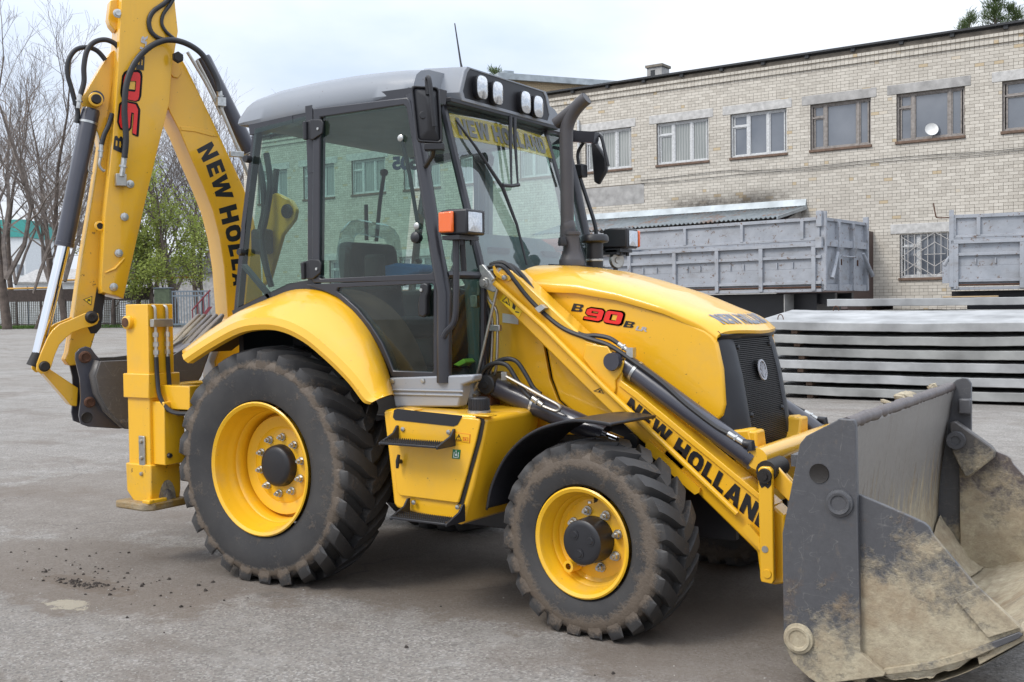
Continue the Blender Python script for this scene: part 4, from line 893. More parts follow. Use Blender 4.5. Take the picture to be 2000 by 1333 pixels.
# raised strip along the upper edge, bend crease
obj('arm_flange', MB().prism([(2.154,1.232),(2.252,1.169),(2.429,1.041),(2.673,0.863),(2.877,0.716),(2.960,0.652),(2.960,0.623),(2.874,0.684),(2.672,0.831),(2.429,1.002),(2.240,1.137),(2.141,1.203)], FY(-.60), -.13, .012), 'yellow', arm, bevel=.004)
lk = obj('bucket_link', MB().prism([(2.904,0.830),(2.919,0.844),(2.959,0.844),(2.973,0.828),(2.980,0.311),(2.970,0.290),(2.916,0.295),(2.911,0.316)], FY(-.665), -.03, 0), 'yellow', ROOT, bevel=.005)
obj('link_boss', MB().lathe([(0, .004), (.02, .004), (.022, 0)], [(2.947,-0.667,0.338)][0], (0, -1, 0), 16), 'yellow', lk)
pn = MB().lathe([(0, .022), (.018, .022), (.018, .014), (.034, .014), (.036, 0)], [(2.938,-0.665,0.801)][0], (0, -1, 0), 20)
obj('link_pin', pn, 'grease', lk)
flat('grease_stain', [(2.908,0.785),(2.928,0.767),(2.953,0.766),(2.971,0.794),(2.968,0.760),(2.953,0.742),(2.938,0.753),(2.923,0.742),(2.911,0.760)], FY(-.665), .0015, 'grease', lk)
bl = MB().prism([(2.951,0.837),(2.971,0.846),(3.084,0.726),(3.083,0.634),(2.960,0.740)], FY(-.60), -.02, 0); bl.prism([(2.906,0.827),(2.927,0.836),(3.052,0.713),(3.052,0.649),(2.916,0.748)], FY(-.47), -.02, 0)
obj('tilt_link', bl, 'yellow', ROOT, bevel=.004); 
obj('link_knuckle', MB().tube([(2.935, -.64, .82), (2.935, -.44, .82)], .05, 14), 'grease', ROOT)
# hydraulic cylinders
def cylinder(p0, p1, p2, r, rr, ring=()):
    p0, p1, p2 = Vector(p0), Vector(p1), Vector(p2); d = (p1-p0).normalized()
    mb = MB().tube([p0, p0+d*.02, p1-d*.03, p1-d*.028, p1], [r*.92, r, r, r*1.06, r*1.04], 24)
    o = obj('hydraulic_cylinder', mb, 'cylinder', ROOT, smooth=40)
    obj('piston_rod', MB().tube([p1-d*.05, p2], rr, 18), 'chrome', o)
    for t in ring:
        c = p0.lerp(p1, t); obj('cylinder_band', MB().tube([c-d*.008, c+d*.008], [r*1.05, r*1.05], 24), 'steel', o)
    return o
tc_ = cylinder([(2.156,-0.550,1.309)][0], [(2.847,-0.550,0.858)][0], [(2.898,-0.550,0.792)][0], .056, .024, (.085,))
obj('cylinder_eye', MB().tube([Vector(p) + Vector((0, -.055, 0)) for p in [(2.125,-0.600,1.327)]] + [Vector(p) + Vector((0, .10, 0)) for p in [(2.125,-0.600,1.327)]], .045, 18), 'cylinder', tc_)
pin = MB().lathe([(0, .045), (.022, .045), (.026, .030), (.038, .030), (.042, .012), (.055, .010), (.058, 0)], [(2.110,-0.600,1.318)][0], (0, -1, 0), 20)
obj('pivot_pin', pin, 'grease', tc_)
obj('rod_eye', MB().tube([(2.880,-0.500,0.779)][:1] + [(2.916,-0.600,0.796)][:1], .035, 14), 'grease', tc_)
# lift cylinder below the arm
lc = cylinder([(1.358,-0.570,1.170)][0], [(2.042,-0.570,0.932)][0], [(2.202,-0.570,0.887)][0], .060, .03, (.38,))
obj('cylinder_eye', MB().lathe([(0, .05), (.02, .05), (.022, .045), (.050, .042), (.056, .035), (.056, -.10)], [(1.337,-0.600,1.186)][0], (0, -1, 0), 22), 'rubber_black', lc)
obj('rod_eye', MB().tube([Vector([(2.212,-0.600,0.918)][0]) + Vector((0, -.02, 0)), Vector([(2.212,-0.600,0.918)][0]) + Vector((0, .1, 0))], .04, 14), 'rubber_black', lc)
def fitting(mb, p0, p1, r=.012):
    p0, p1 = Vector(p0), Vector(p1); mb.cyl(p0, p0.lerp(p1, .45), r, r, 10); mb.cyl(p0.lerp(p1, .45), p0.lerp(p1, .55), r*1.35, r*1.35, 6); mb.cyl(p0.lerp(p1, .55), p1, r*.95, r*.95, 10)
# hose along the tilt cylinder and its end cap
hs = obj('loader_hose', MB().tube(spline([(1.334,-0.600,1.831),(1.395,-0.600,1.843),(1.445,-0.600,1.830),(1.511,-0.600,1.759),(1.592,-0.600,1.668),(1.694,-0.600,1.578),(1.814,-0.600,1.496),(1.952,-0.600,1.447),(2.087,-0.600,1.408),(2.219,-0.600,1.331),(2.375,-0.600,1.230),(2.513,-0.600,1.119),(2.661,-0.600,1.019),(2.732,-0.600,0.985)], 5), .0125, 8), 'rubber_black', ROOT)
m = MB(); fitting(m, *[(2.732,-0.600,0.985),(2.809,-0.600,0.942)], .013); obj('hose_fitting', m, 'steel', hs)
obj('hose_cap', MB().tube([(2.809,-0.600,0.942),(2.845,-0.600,0.939),(2.850,-0.600,0.909)], [.02, .026, .022], 12), 'black', hs)
h2 = obj('loader_hose', MB().tube(spline([(1.344,-0.585,1.851),(1.436,-0.585,1.856),(1.525,-0.585,1.781),(1.615,-0.585,1.662),(1.717,-0.585,1.567),(1.836,-0.585,1.501),(1.923,-0.585,1.460),(2.005,-0.585,1.458),(2.080,-0.585,1.445),(2.133,-0.585,1.416)], 5), .0125, 8), 'rubber_black', ROOT)
m = MB(); fitting(m, *[(2.133,-0.585,1.416),(2.192,-0.585,1.380)], .013); m.box(*[Vector([(2.206,-0.585,1.372)][0]) + Vector(d) for d in ((-.018, -.02, -.025), (.018, .02, .025))]); obj('hose_fitting', m, 'steel', h2)
h3 = obj('loader_hose', MB().tube(spline([(1.392,-0.570,1.853),(1.476,-0.570,1.839),(1.549,-0.570,1.780),(1.607,-0.570,1.709),(1.632,-0.570,1.667)], 5), .012, 8), 'rubber_black', ROOT)
m = MB(); fitting(m, *[(1.632,-0.570,1.667),(1.657,-0.570,1.625)], .012); obj('hose_fitting', m, 'steel', h3)
flat('hose_clamp', [(1.662,1.606),(1.701,1.625),(1.726,1.606),(1.687,1.581)], FY(-.61), .03, 'steel', ROOT, .05)
# top bracket of the arm with the levelling plate
tb = obj('arm_head', MB().prism([(1.306,1.845),(1.330,1.850),(1.387,1.792),(1.397,1.769),(1.413,1.727),(1.419,1.704),(1.399,1.696),(1.352,1.711),(1.315,1.729),(1.301,1.758),(1.312,1.786)], FY(-.63), -.012, .012), 'steel', ROOT, bevel=.003)
obj('arm_head_pin', MB().lathe([(0, .025), (.018, .025), (.02, .015), (.028, .015), (.03, 0)], [(1.344,-0.642,1.748)][0], (0, -1, 0), 18), 'steel', tb)
obj('level_lever', MB().prism([(1.364,1.806),(1.384,1.814),(1.420,1.769),(1.400,1.752)], FY(-.645), 0, .02), 'steel', tb, bevel=.004)
obj('arm_hook', MB().prism([(1.375,1.838),(1.388,1.849),(1.401,1.809),(1.431,1.791),(1.482,1.787),(1.495,1.767),(1.481,1.754),(1.441,1.760),(1.401,1.778),(1.381,1.801)], FY(-.60), -.02, .012), 'yellow', tb, bevel=.003)
obj('arm_ear', MB().prism([(1.436,1.840),(1.449,1.848),(1.466,1.811),(1.475,1.788),(1.435,1.795)], FY(-.58), -.01, .01), 'steel', tb)
obj('ear_bolt', MB().lathe([(0, .02), (.014, .018), (.016, 0)], [(1.459,-0.612,1.774)][0], (0, -1, 0), 6), 'steel', tb)
# steel pipes and rod between cab and hood
pp = MB()
for p in ([(1.273,-0.560,1.688),(1.290,-0.560,1.644),(1.323,-0.560,1.587),(1.336,-0.560,1.501),(1.326,-0.560,1.329),(1.309,-0.560,1.127)], [(1.304,-0.570,1.701),(1.321,-0.570,1.658),(1.371,-0.570,1.592),(1.376,-0.570,1.472),(1.363,-0.570,1.273),(1.338,-0.570,1.229)], [(1.423,-0.640,1.713),(1.369,-0.640,1.531),(1.293,-0.640,1.275),(1.231,-0.640,1.073)]):
    pp.tube(spline(p, 4), .0085, 8)
obj('hydraulic_pipe', pp, 'pipe', ROOT)
obj('pipe_clamp', MB().box(*[Vector([(1.359,-0.580,1.498)][0]) + Vector(d) for d in ((-.04, -.015, -.018), (.045, .015, .018))]), 'steel', ROOT, bevel=.004)
obj('cable_loom', MB().tube(spline([(1.290,-0.570,1.659),(1.323,-0.570,1.558),(1.306,-0.570,1.386),(1.276,-0.570,1.242),(1.207,-0.570,1.096),(1.136,-0.570,1.049)], 4), .014, 8).tube(spline([(1.290,-0.550,1.616),(1.311,-0.550,1.472),(1.284,-0.550,1.270),(1.229,-0.550,1.124)], 4), .010, 8), 'rubber_black', ROOT)
obj('connector', MB().box(*[Vector([(1.251,-0.600,1.653)][0]) + Vector(d) for d in ((-.025, -.02, -.04), (.02, .02, .03))]).box(*[Vector([(1.280,-0.600,1.730)][0]) + Vector(d) for d in ((-.012, -.015, -.05), (.012, .015, .03))]), 'pipe', ROOT, bevel=.006)
vb = MB()
for px, py in ((912, 768), (924, 775), (935, 768), (918, 785)): c = Vector([(1.183,-0.600,1.132)][0]); 
for dx, dz in ((.0, .0), (.05, -.02), (.09, .01), (.03, -.06), (.12, -.04)):
    vb.cyl(c+Vector((dx, 0, dz)), c+Vector((dx, -.06, dz-.02)), .015, .015, 6)
obj('valve_block', vb, 'pipe', ROOT); obj('valve_body', MB().box(c+Vector((-.03, .0, -.10)), c+Vector((.16, .10, .05))), 'rust', ROOT, bevel=.006)
# hoses and pipe of the lift cylinder
for pts in ([(1.289,-0.640,1.204),(1.328,-0.640,1.270),(1.396,-0.640,1.305),(1.480,-0.640,1.296),(1.538,-0.640,1.224),(1.590,-0.640,1.156),(1.628,-0.640,1.122)], [(1.317,-0.620,1.212),(1.366,-0.620,1.290),(1.451,-0.620,1.328),(1.527,-0.620,1.318),(1.585,-0.620,1.252),(1.636,-0.620,1.176),(1.681,-0.620,1.144)]):
    h = obj('lift_hose', MB().tube(spline(pts, 6), .0125, 10), 'rubber_black', ROOT); m = MB(); d = (Vector(pts[0])-Vector(pts[1])).normalized(); fitting(m, Vector(pts[0]), Vector(pts[0])+d*.07, .013); obj('hose_fitting', m, 'pipe', h)
pp = MB().tube(spline([(1.489,-0.660,1.236),(1.557,-0.660,1.207),(1.718,-0.660,1.135),(1.806,-0.660,1.097),(1.824,-0.660,1.076),(1.799,-0.660,1.061),(1.717,-0.660,1.085),(1.685,-0.660,1.101)], 5), .009, 8)
obj('cylinder_pipe', pp, 'pipe', lc)
m = MB(); fitting(m, *[(1.654,-0.660,1.124),(1.717,-0.660,1.088)], .016); obj('pipe_fitting', m, 'steel', lc); obj('pipe_elbow', MB().box(*[Vector([(1.472,-0.640,1.240)][0]) + Vector(d) for d in ((-.018, -.02, -.025), (.018, .02, .02))]), 'steel', lc)
for o in (arm, lk, tc_, lc, hs, h2): twin(o)
obj('cross_tube', MB().cyl((2.875, -.6, .87), (2.875, .6, .87), .052, .052, 20), 'yellow', ROOT)
obj('arm_cross_tube', MB().cyl((2.45, -.6, .84), (2.45, .6, .84), .06, .06, 20), 'yellow', ROOT)

# ------------------------------------------------------------------ front bucket
BK = empty('front_bucket', (3.4, 0, .15), ROOT)
sp_ = [(3.409,1.130),(3.417,1.138),(3.479,1.135),(3.486,1.116),(3.502,0.183),(3.599,0.115),(3.595,0.102),(3.333,0.021),(3.290,0.042),(3.223,0.093),(3.181,0.169),(3.179,0.641),(3.255,1.024),(3.282,1.059)]
s1 = obj('bucket_side_plate', MB().prism(sp_, FY(-1.135), -.032, 0), 'plate', BK, bevel=.004)
def bossm(p, r=.055): return MB().lathe([(0, .012), (r*.55, .012), (r*.62, .018), (r*.80, .020), (r*.86, .012), (r, .010), (r*1.04, 0)], p, (0, -1, 0), 28)
obj('bucket_pin', bossm([(3.421,-1.137,0.791)][0]), 'plate', s1); obj('bucket_pin', bossm([(3.248,-1.137,0.204)][0], .062), 'clam', s1)
obj('plate_hole', MB().lathe([(0, .001), (.036, .001), (.040, .003), (.041, 0)], [(3.337,-1.137,0.907)][0], (0, -1, 0), 28), 'grease', s1)
s2 = obj('bucket_side_plate', MB().prism([(3.412,1.102),(3.469,1.158),(3.502,1.171),(3.530,1.165),(3.549,1.136),(3.550,0.690),(3.542,0.031),(3.274,0.029),(3.275,0.824)], FY(1.135), 0, .032), 'plate', BK, bevel=.004)
BP = [(3.458, 1.115), (3.43, .93), (3.40, .73), (3.378, .53), (3.37, .38), (3.375, .25), (3.40, .155), (3.45, .09), (3.51, .065)]
rows = [[Vector((x + .006*noise.noise((y*3, z*3, 0)), y, z)) for y in [-1.10+2.2*i/24 for i in range(25)]] for x, z in [(p.x, p.y) for p in spline([(a, b, 0) for a, b in BP], 4)]]
bd = obj('bucket_blade', MB().grid(rows), 'blade', BK, smooth=50); solid(bd, .03, 1)
# muddy ridge along the top edge of the blade
tp = [Vector((3.440 + .008*noise.noise((i*.7, 0, 2)), -1.10+2.2*i/60, 1.115 + .007*noise.noise((i*.5, 3, 0)))) for i in range(61)]
obj('blade_edge', MB().tube(tp, [.027 + .006*noise.noise((i*.9, 7, 0)) for i in range(61)], 10), 'floor', BK, smooth=60)
# back frame of the bucket
bb = MB().box((3.18, -1.08, .16), (3.33, 1.08, .24)).box((3.20, -1.08, .92), (3.38, 1.08, .97))
for y in (-.66, -.44, .44, .66): bb.prism([(3.17, .14), (3.33, .20), (3.33, .50), (3.39, .98), (3.25, .94), (3.12, .44)], FY(y), -.015, .015)
obj('bucket_frame', bb, 'plate', BK)
# clods lying on the rear of the top edge
for (px, py, s_) in ((1772, 778, .035), (1782, 775, .03), (1765, 782, .025), (1740, 790, .02), (1838, 752, .022), (1830, 757, .02)):
    p = Vector([(3.371,0.300,1.109)][0]); 
    y = lerp(-1.1, 1.1, (px-1668)/198.0); c = MB(); c0 = Vector((3.41, y, 1.137))
    ph = [random.uniform(0, 6) for _ in range(3)]
    c.lathe([(0, -s_*.6), (s_*1.1, -s_*.5), (s_*1.3, 0), (s_*.8, s_*.5), (0, s_*.7)], c0, (.2, .3, 1), 9)
    c.v = [q + Vector((noise.noise(q*40), noise.noise(q*40+Vector((5, 0, 0))), noise.noise(q*40+Vector((0, 5, 0)))))*.012 for q in c.v]
    obj('mud_clod', c, 'tooth_mud', BK, smooth=0)
# clam (front jaw)
cl_ = [(3.486,0.827),(3.515,0.817),(3.648,0.770),(3.742,0.734),(3.761,0.719),(3.776,0.688),(3.937,0.503),(4.015,0.438),(4.087,0.375),(4.100,0.350),(4.087,0.328),(3.924,0.226),(3.772,0.154),(3.594,0.104),(3.496,0.163)]
cp_ = obj('jaw_side_plate', MB().prism(cl_, FY(-1.10), -.026, 0), 'clam', BK, bevel=.003)
obj('jaw_wear_plate', MB().prism([(3.859,0.451),(3.946,0.507),(4.093,0.370),(3.980,0.314)], FY(-1.103), 0, .012), 'clam', cp_, bevel=.003)
obj('jaw_wear_edge', MB().prism([(3.587,0.125),(3.773,0.186),(3.924,0.260),(4.088,0.353),(4.102,0.343),(4.088,0.326),(3.924,0.223),(3.773,0.151),(3.591,0.098)], FY(-1.103), -.03, .006), 'plate', cp_, bevel=.004)
cl2 = [(3.474,0.862),(3.603,0.857),(3.712,0.798),(3.831,0.712),(4.038,0.413),(4.164,0.199),(3.726,0.090),(3.507,0.123)]
cl3 = [(x, z-.045 if z < .42 else z) for x, z in cl_]
o = obj('jaw_side_plate', MB().prism(cl3, FY(1.10), -.0, .026), 'floor', BK, bevel=.003)
br = MB().prism([(3.450,0.914),(3.478,0.927),(3.669,0.790),(3.690,0.762),(3.685,0.727),(3.561,0.613),(3.533,0.605),(3.461,0.754)], FY(1.02), -.05, .02)
obj('jaw_bracket', br, 'hoe', BK, bevel=.008)
obj('jaw_pin', MB().lathe([(0, .02), (.025, .02), (.027, .028), (.05, .028), (.052, 0)], [(3.489,0.990,0.818)][0], (0, -1, 0), 22), 'plate', BK)
obj('jaw_stop', MB().box(*[Vector([(3.517,1.080,1.012)][0]) + Vector(d) for d in ((-.03, -.03, -.05), (.04, .02, .04))]), 'plate', BK, bevel=.01)
JF = [(3.49, .19), (3.53, .115), (3.60, .088), (3.69, .10), (3.79, .135), (3.94, .22), (4.10, .343)]
jf = spline([(a, b, 0) for a, b in JF], 9)
rows = []
for p in jf: rows.append([Vector((p.x, y, p.y + .022*noise.noise((p.x*6, y*1.6, 1)) + .012*noise.noise((p.x*22, y*5, 3)) + .006*noise.noise((p.x*50, y*20, 5)))) for y in [-1.098+2.196*i/80 for i in range(81)]])
fl = obj('jaw_floor', MB().grid(rows), 'floor', BK, smooth=60); 
rows2 = [[Vector((r.x, y, r.y-.035)) for y in (-1.09, 1.09)] for r in jf]
obj('jaw_underside', MB().grid(rows2), 'plate', fl, smooth=60)
obj('cutting_edge', MB().prism([(3.945, .195), (4.10, .313), (4.12, .333), (4.103, .356), (4.085, .356), (3.935, .24)], FY(0), -1.09, 1.09), 'floor', BK, bevel=.004)
# mud heaped along the back and in the corners of the jaw
r3 = []
for i in range(15):
    row = []
    for j in range(61):
        y = lerp(-1.09, 1.09, j/60); t = i/14; edge = max(smooth01((abs(y)-.70)/.38), .25+.5*noise.noise((y*2.3, 4, 0)))
        row.append(Vector((lerp(3.385, 3.62 + .05*noise.noise((y*3, 2, 0)), t), y, lerp(.20, .085, min(1, t*1.15)) + .16*edge*(1-t)**1.6 + .018*noise.noise((t*5, y*6, 4)) + .008*noise.noise((t*14, y*22, 6)))))
    r3.append(row)
obj('mud_heap', MB().grid(r3), 'floor', BK, smooth=60)

# ------------------------------------------------------------------ stabilisers
def lift(o):
    o.location.z += .047; o.location.x += .0
def stabiliser():
    S_ = empty('stabiliser_leg', (-1.0, -1.0, .3), ROOT)
    def shaft(poly, y0, y1, name, mat, bev=.006): return obj(name, MB().box((poly[0], y0, poly[2]), (poly[1], y1, poly[3])), mat, S_, bevel=bev)
    x0, x1 = -1.125, -.912
    a = shaft((x0, x1, .55, 1.615), -1.10, -.90, 'outer_tube', 'yellow')
    shaft((x0-.018, x1+.018, 1.02, 1.175), -1.118, -.87, 'collar', 'yellow')
    shaft((x0+.01, x1-.01, .40, .60), -1.088, -.91, 'inner_leg', 'yellow')
    foot = MB().prism([(x0-.015, .60), (x1+.015, .60), (x1+.015, .42), (x1+.005, .36), (x0+.06, .355), (x0-.01, .42)], FY(-1.115), -.235, 0)
    obj('foot_box', foot, 'yellow_worn', S_, bevel=.008)
    obj('foot_arch', MB().prism([(-.99+.065*cos(a_), .36+.13*sin(a_)) for a_ in [pi*k/10 for k in range(11)]], FX(x1+.012), 0, .006), 'hoe', S_, smooth=0)
    obj('foot_knuckle', MB().lathe([(.03, 0), (.05, .02), (.045, .07), (.02, .10), (0, .105)], (-.925, -.99, .345), (0, 0, 1), 14), 'floor', S_)
    pad = MB().prism([(-1.18, -1.17), (-.90, -1.18), (-.85, -1.13), (-.85, -.86), (-1.15, -.84), (-1.18, -.88)], lambda u, v, t: Vector((u, v, .315+t)), 0, .05)
    obj('foot_pad', pad, 'pad_mud', S_, bevel=.012)
    obj('pad_lug', MB().box((-.93, -1.16, .36), (-.86, -1.02, .385)), 'yellow_worn', S_, bevel=.006)
    w = obj('wear_strip', MB().prism([(-1.01, .50), (-.955, .50), (-.955, .78), (-1.01, .78)], FY(-1.10), .0, .014), 'pipe', S_, bevel=.004)
    for z in (.54, .64, .745): obj('strip_bolt', MB().lathe([(0, .014), (.012, .012), (.014, 0)], (-.982, -1.114, z), (0, -1, 0), 10), 'pipe', w)
    p = (-1.09, -1.10, 1.50); obj('pin_collar', MB().lathe([(.030, .03), (.042, .025), (.045, 0)], p, (0, -1, 0), 20), 'yellow', S_); obj('pin_end', MB().lathe([(0, .034), (.030, .034), (.032, .0)], p, (0, -1, 0), 18), 'rust', S_)
    obj('mount_plate', MB().box((-.93, -1.08, .60), (-.80, -.92, 1.00)).box((-.93, -1.03, .95), (-.62, -.93, 1.10)), 'yellow', S_, bevel=.006)
    for z in (.66, .95): obj('mount_bolt', MB().lathe([(0, .02), (.014, .018), (.018, 0)], (-.80, -1.05, z), (1, 0, 0), 8), 'black', S_)
    for k, yy in enumerate((-1.06, -.97)):
        xb = x1+.025
        obj('hose_pipe', MB().tube(spline([(x1-.02, yy, 1.605), (x1+.015, yy, 1.60), (xb, yy, 1.57), (xb, yy, 1.50), (xb, yy, 1.42)], 4), .009, 8), 'pipe', S_)
        m = MB().cyl((xb, yy, 1.44), (xb, yy, 1.27), .012, .012, 10)
        for z in (1.42, 1.36, 1.31): m.cyl((xb, yy, z-.014), (xb, yy, z+.014), .018, .018, 6)
        obj('hose_fitting', m, 'steel', S_)
        obj('leg_hose', MB().tube(spline([(xb, yy, 1.28), (xb+.005, yy, 1.16), (xb+.04, yy-.01, 1.03), (xb+.12, yy, .945), (xb+.24, yy+.02, .93), (xb+.4, yy+.1, .94)], 5), .014, 8), 'rubber_black', S_)
    obj('pipe_clip', MB().box((x1+.008, -1.09, 1.47), (x1+.045, -.94, 1.52)), 'pipe', S_, bevel=.003)
    for o in S_.children: lift(o)
    return S_
sb = stabiliser()
c = copy_tree(sb, ROOT); c.location.y = 1.0; c.scale.y = -1
obj('rear_crossbeam', MB().box((-1.10, -.92, .62), (-.98, .92, .78)).box((-1.10, -.92, 1.0), (-.98, .92, 1.14)), 'yellow', ROOT, bevel=.008)
obj('slew_post', MB().box((-1.35, -.12, .6), (-1.1, .32, 1.25)), 'yellow', ROOT, bevel=.01)
sw = MB().prism([(.02, .75), (.22, .75), (.26, 1.25), (.14, 1.55), (-.12, 1.6), (-.16, 1.2), (-.06, .9)], FB, -.17, .17)
obj('swing_post', sw, 'yellow', ROOT, bevel=.01)
obj('tower_plate', MB().prism([(-1.071,2.458),(-0.943,2.457),(-0.808,2.397),(-0.760,2.328),(-0.781,2.257),(-0.900,2.153),(-1.036,1.843),(-1.111,1.788),(-1.112,2.125)], FY(.1), -.02, .02), 'yellow', ROOT, bevel=.01)
obj('tower_pin', MB().lathe([(0, .02), (.04, .02), (.05, .012), (.052, 0)], [(-0.836,0.070,2.320)][0], (0, -1, 0), 18), 'grease', ROOT)
# ------------------------------------------------------------------ boom
bm_o = [(0.555,3.338),(0.550,3.392),(0.528,3.438),(0.492,3.463),(0.449,3.465),(0.410,3.444),(0.375,3.387),(0.299,3.232),(0.179,2.988),(0.064,2.738),(-0.039,2.521),(-0.111,2.280),(-0.153,2.017),(-0.169,1.638),(-0.169,1.296),(0.094,1.305),(0.109,1.641),(0.126,1.939),(0.155,2.160),(0.200,2.351),(0.263,2.517),(0.350,2.720),(0.429,2.913),(0.498,3.044),(0.535,3.148),(0.550,3.260)]
boom = obj('boom', MB().prism(bm_o, FB, -.30, 0), 'yellow', ROOT, bevel=.006)
rb_ = [(0.418,2.935),(0.151,2.898),(0.158,2.912),(0.422,2.949)]
obj('boom_rib', MB().prism([(0.425,2.946),(0.320,2.947),(0.180,2.918),(0.154,2.890),(0.199,2.891),(0.320,2.914),(0.418,2.917)], FB, 0, .006), 'yellow', boom, bevel=.003)
hd_ = obj('boom_head', MB().prism([(0.541,3.347),(0.536,3.397),(0.510,3.436),(0.475,3.451),(0.439,3.441),(0.419,3.396),(0.409,3.325),(0.435,3.287),(0.467,3.291),(0.499,3.323)], FB, 0, .010), 'yellow', boom, bevel=.004)
obj('boom_pin', MB().lathe([(0, .026), (.030, .026), (.034, .020), (.040, .018), (.042, 0)], [(-1.405,-0.399,3.399)][0], BN, 6), 'grease', boom)
lm = MB()
LET = [('N', [(0.347,2.763),(0.305,2.682),(0.197,2.740),(0.247,2.824)]), ('E', [(0.283,2.654),(0.259,2.575),(0.154,2.625),(0.182,2.704)]), ('W', [(0.249,2.550),(0.214,2.423),(0.098,2.443),(0.147,2.599)]), ('H', [(0.197,2.347),(0.174,2.241),(0.060,2.274),(0.080,2.385)]), ('O', [(0.159,2.212),(0.139,2.112),(0.047,2.133),(0.053,2.244)]), ('L', [(0.139,2.086),(0.122,2.009),(0.027,2.022),(0.037,2.100)]), ('L', [(0.119,1.983),(0.109,1.909),(0.021,1.917),(0.028,1.992)]), ('A', [(0.113,1.883),(0.104,1.797),(0.016,1.801),(0.022,1.883)])]
for ch, q in LET:
    cq = sum((Vector(p) for p in q), Vector((0, 0)))/4; q = [tuple(cq + (Vector(p)-cq)*1.10) for p in q]
    put_text(lm, ch, FB, q, .154, .06)
obj('lettering', lm, 'decal_black', boom, smooth=0, recalc=False)
# dipper: outer sleeve with chamfered front, inner telescopic arm
so_ = [(0.840,3.810),(0.860,3.550),(0.880,3.268),(0.929,2.739),(0.987,2.281),(1.021,1.798),(1.013,1.745),(0.963,1.731),(0.865,1.706),(0.793,2.004),(0.708,2.363),(0.608,2.761),(0.520,3.091),(0.496,3.344),(0.448,3.602),(0.470,3.864)]
si_ = [(0.836,3.809),(0.855,3.548),(0.875,3.266),(0.924,2.738),(0.982,2.281),(1.017,1.801),(1.008,1.752),(0.964,1.738),(0.924,1.731),(0.853,2.003),(0.777,2.323),(0.689,2.719),(0.611,3.063),(0.570,3.334),(0.557,3.586),(0.566,3.848)]
dip = MB().prism(so_, FB, -.11, .085); n_ = len(so_)
dip.prism(so_, FB, .0851, .125, si_)
dp = obj('dipper_sleeve', dip, 'yellow', ROOT, bevel=.003)
lug = obj('cylinder_lug', MB().prism([(1.099,3.057),(1.088,3.099),(1.064,3.129),(0.921,3.381),(0.890,3.426),(0.862,3.444),(0.879,3.010),(0.961,2.706),(0.984,2.837),(1.022,2.939),(1.074,3.004)], FB, -.17, 0), 'yellow', dp, bevel=.006)
obj('lug_collar', MB().lathe([(.034, .014), (.046, .012), (.05, 0)], [(-1.701,-0.857,3.068)][0], BN, 20), 'yellow', dp); obj('lug_pin', MB().lathe([(0, .026), (.030, .026), (.033, 0)], [(-1.699,-0.855,3.071)][0], BN, 18), 'grease', dp)
for p in [(-1.579,-0.689,2.499),(-1.597,-0.727,2.271),(-1.615,-0.767,2.020),(-1.632,-0.802,1.787)]: obj('sleeve_bolt', MB().lathe([(0, .026), (.016, .024), (.017, .010), (.028, .008), (.030, 0)], p, BN, 8), 'steel', dp)
obj('sleeve_rib', MB().tube([(-1.599,-0.734,1.985),(-1.625,-0.791,1.914),(-1.653,-0.849,1.885)], [.008, .010, .006], 8), 'yellow', dp)
fb_ = obj('valve_fitting', MB().box((-.035, -.042, 0), (.035, .042, .05), lambda u, v, t: Vector([(-1.607,-0.750,2.520)][0]) + BD*u + BN*t + Vector((0, 0, v))), 'pipe', dp, bevel=.004)
TX = .129
decal('model_letter', 'B', FB, [(0.858,2.707),(0.852,2.820),(0.906,2.830),(0.919,2.731)], TX, 'decal_black', dp, .06)
decal('model_number_outline', '90', FB, [(0.749,2.827),(0.708,3.298),(0.842,3.276),(0.892,2.880)], TX, 'decal_black', dp, .10)  # printed black edge of the digits
decal('model_number', '90', FB, [(0.763,2.841),(0.722,3.278),(0.832,3.260),(0.881,2.888)], TX+.002, 'decal_red', dp, .06)
decal('model_letter', 'B', FB, [(0.701,3.291),(0.692,3.398),(0.743,3.403),(0.753,3.296)], TX, 'decal_black', dp, .06)
decal('model_suffix', 'LR', FB, [(0.687,3.427),(0.668,3.536),(0.709,3.545),(0.725,3.437)], TX, 'decal_silver', dp, .04)
# bits at the upper end of the arm
obj('extension_cylinder_bracket', MB().prism([(0.914,3.639),(0.897,3.767),(0.836,3.790),(0.833,3.593),(0.868,3.561),(0.901,3.599)], FB, -.05, .05), 'yellow', dp, bevel=.006)
obj('bracket_pin', MB().lathe([(0, .02), (.018, .02), (.02, .01), (.03, .008), (.032, 0)], [(-1.613,-0.730,3.665)][0], BN, 16), 'steel', dp)
ia = obj('dipper_arm', MB().prism([(0.872,3.344),(0.961,2.846),(1.046,2.351),(1.110,2.001),(1.168,1.632),(1.218,1.340),(1.239,1.292),(1.214,1.250),(1.148,1.254),(1.080,1.336),(1.025,1.510),(0.985,1.651),(0.968,1.792),(0.942,2.356),(0.837,3.067)], FB, -.17, 0), 'yellow_worn', ROOT, bevel=.008)
flat('grease_smear', [(1.018,1.809),(0.982,1.792),(0.970,1.721),(0.982,1.651),(0.999,1.510),(1.033,1.468),(1.070,1.469),(1.089,1.511),(1.061,1.546),(1.053,1.616)], FB, .002, 'grease', ia)
obj('arm_eyelet', MB().lathe([(.022, .012), (.034, .010), (.036, 0)], [(-1.699,-0.851,2.206)][0], BN, 18), 'yellow', ia); obj('eyelet_hole', MB().lathe([(0, .004), (.022, .004)], [(-1.699,-0.851,2.206)][0], BN, 18), 'grease', ia)
t3 = [(1.114,1.704),(1.054,1.728),(1.062,1.662)]
flat('warning_label', t3, FB, .002, 'decal_black', ia); cc = Vector((sum(q[0] for q in t3)/3, sum(q[1] for q in t3)/3))
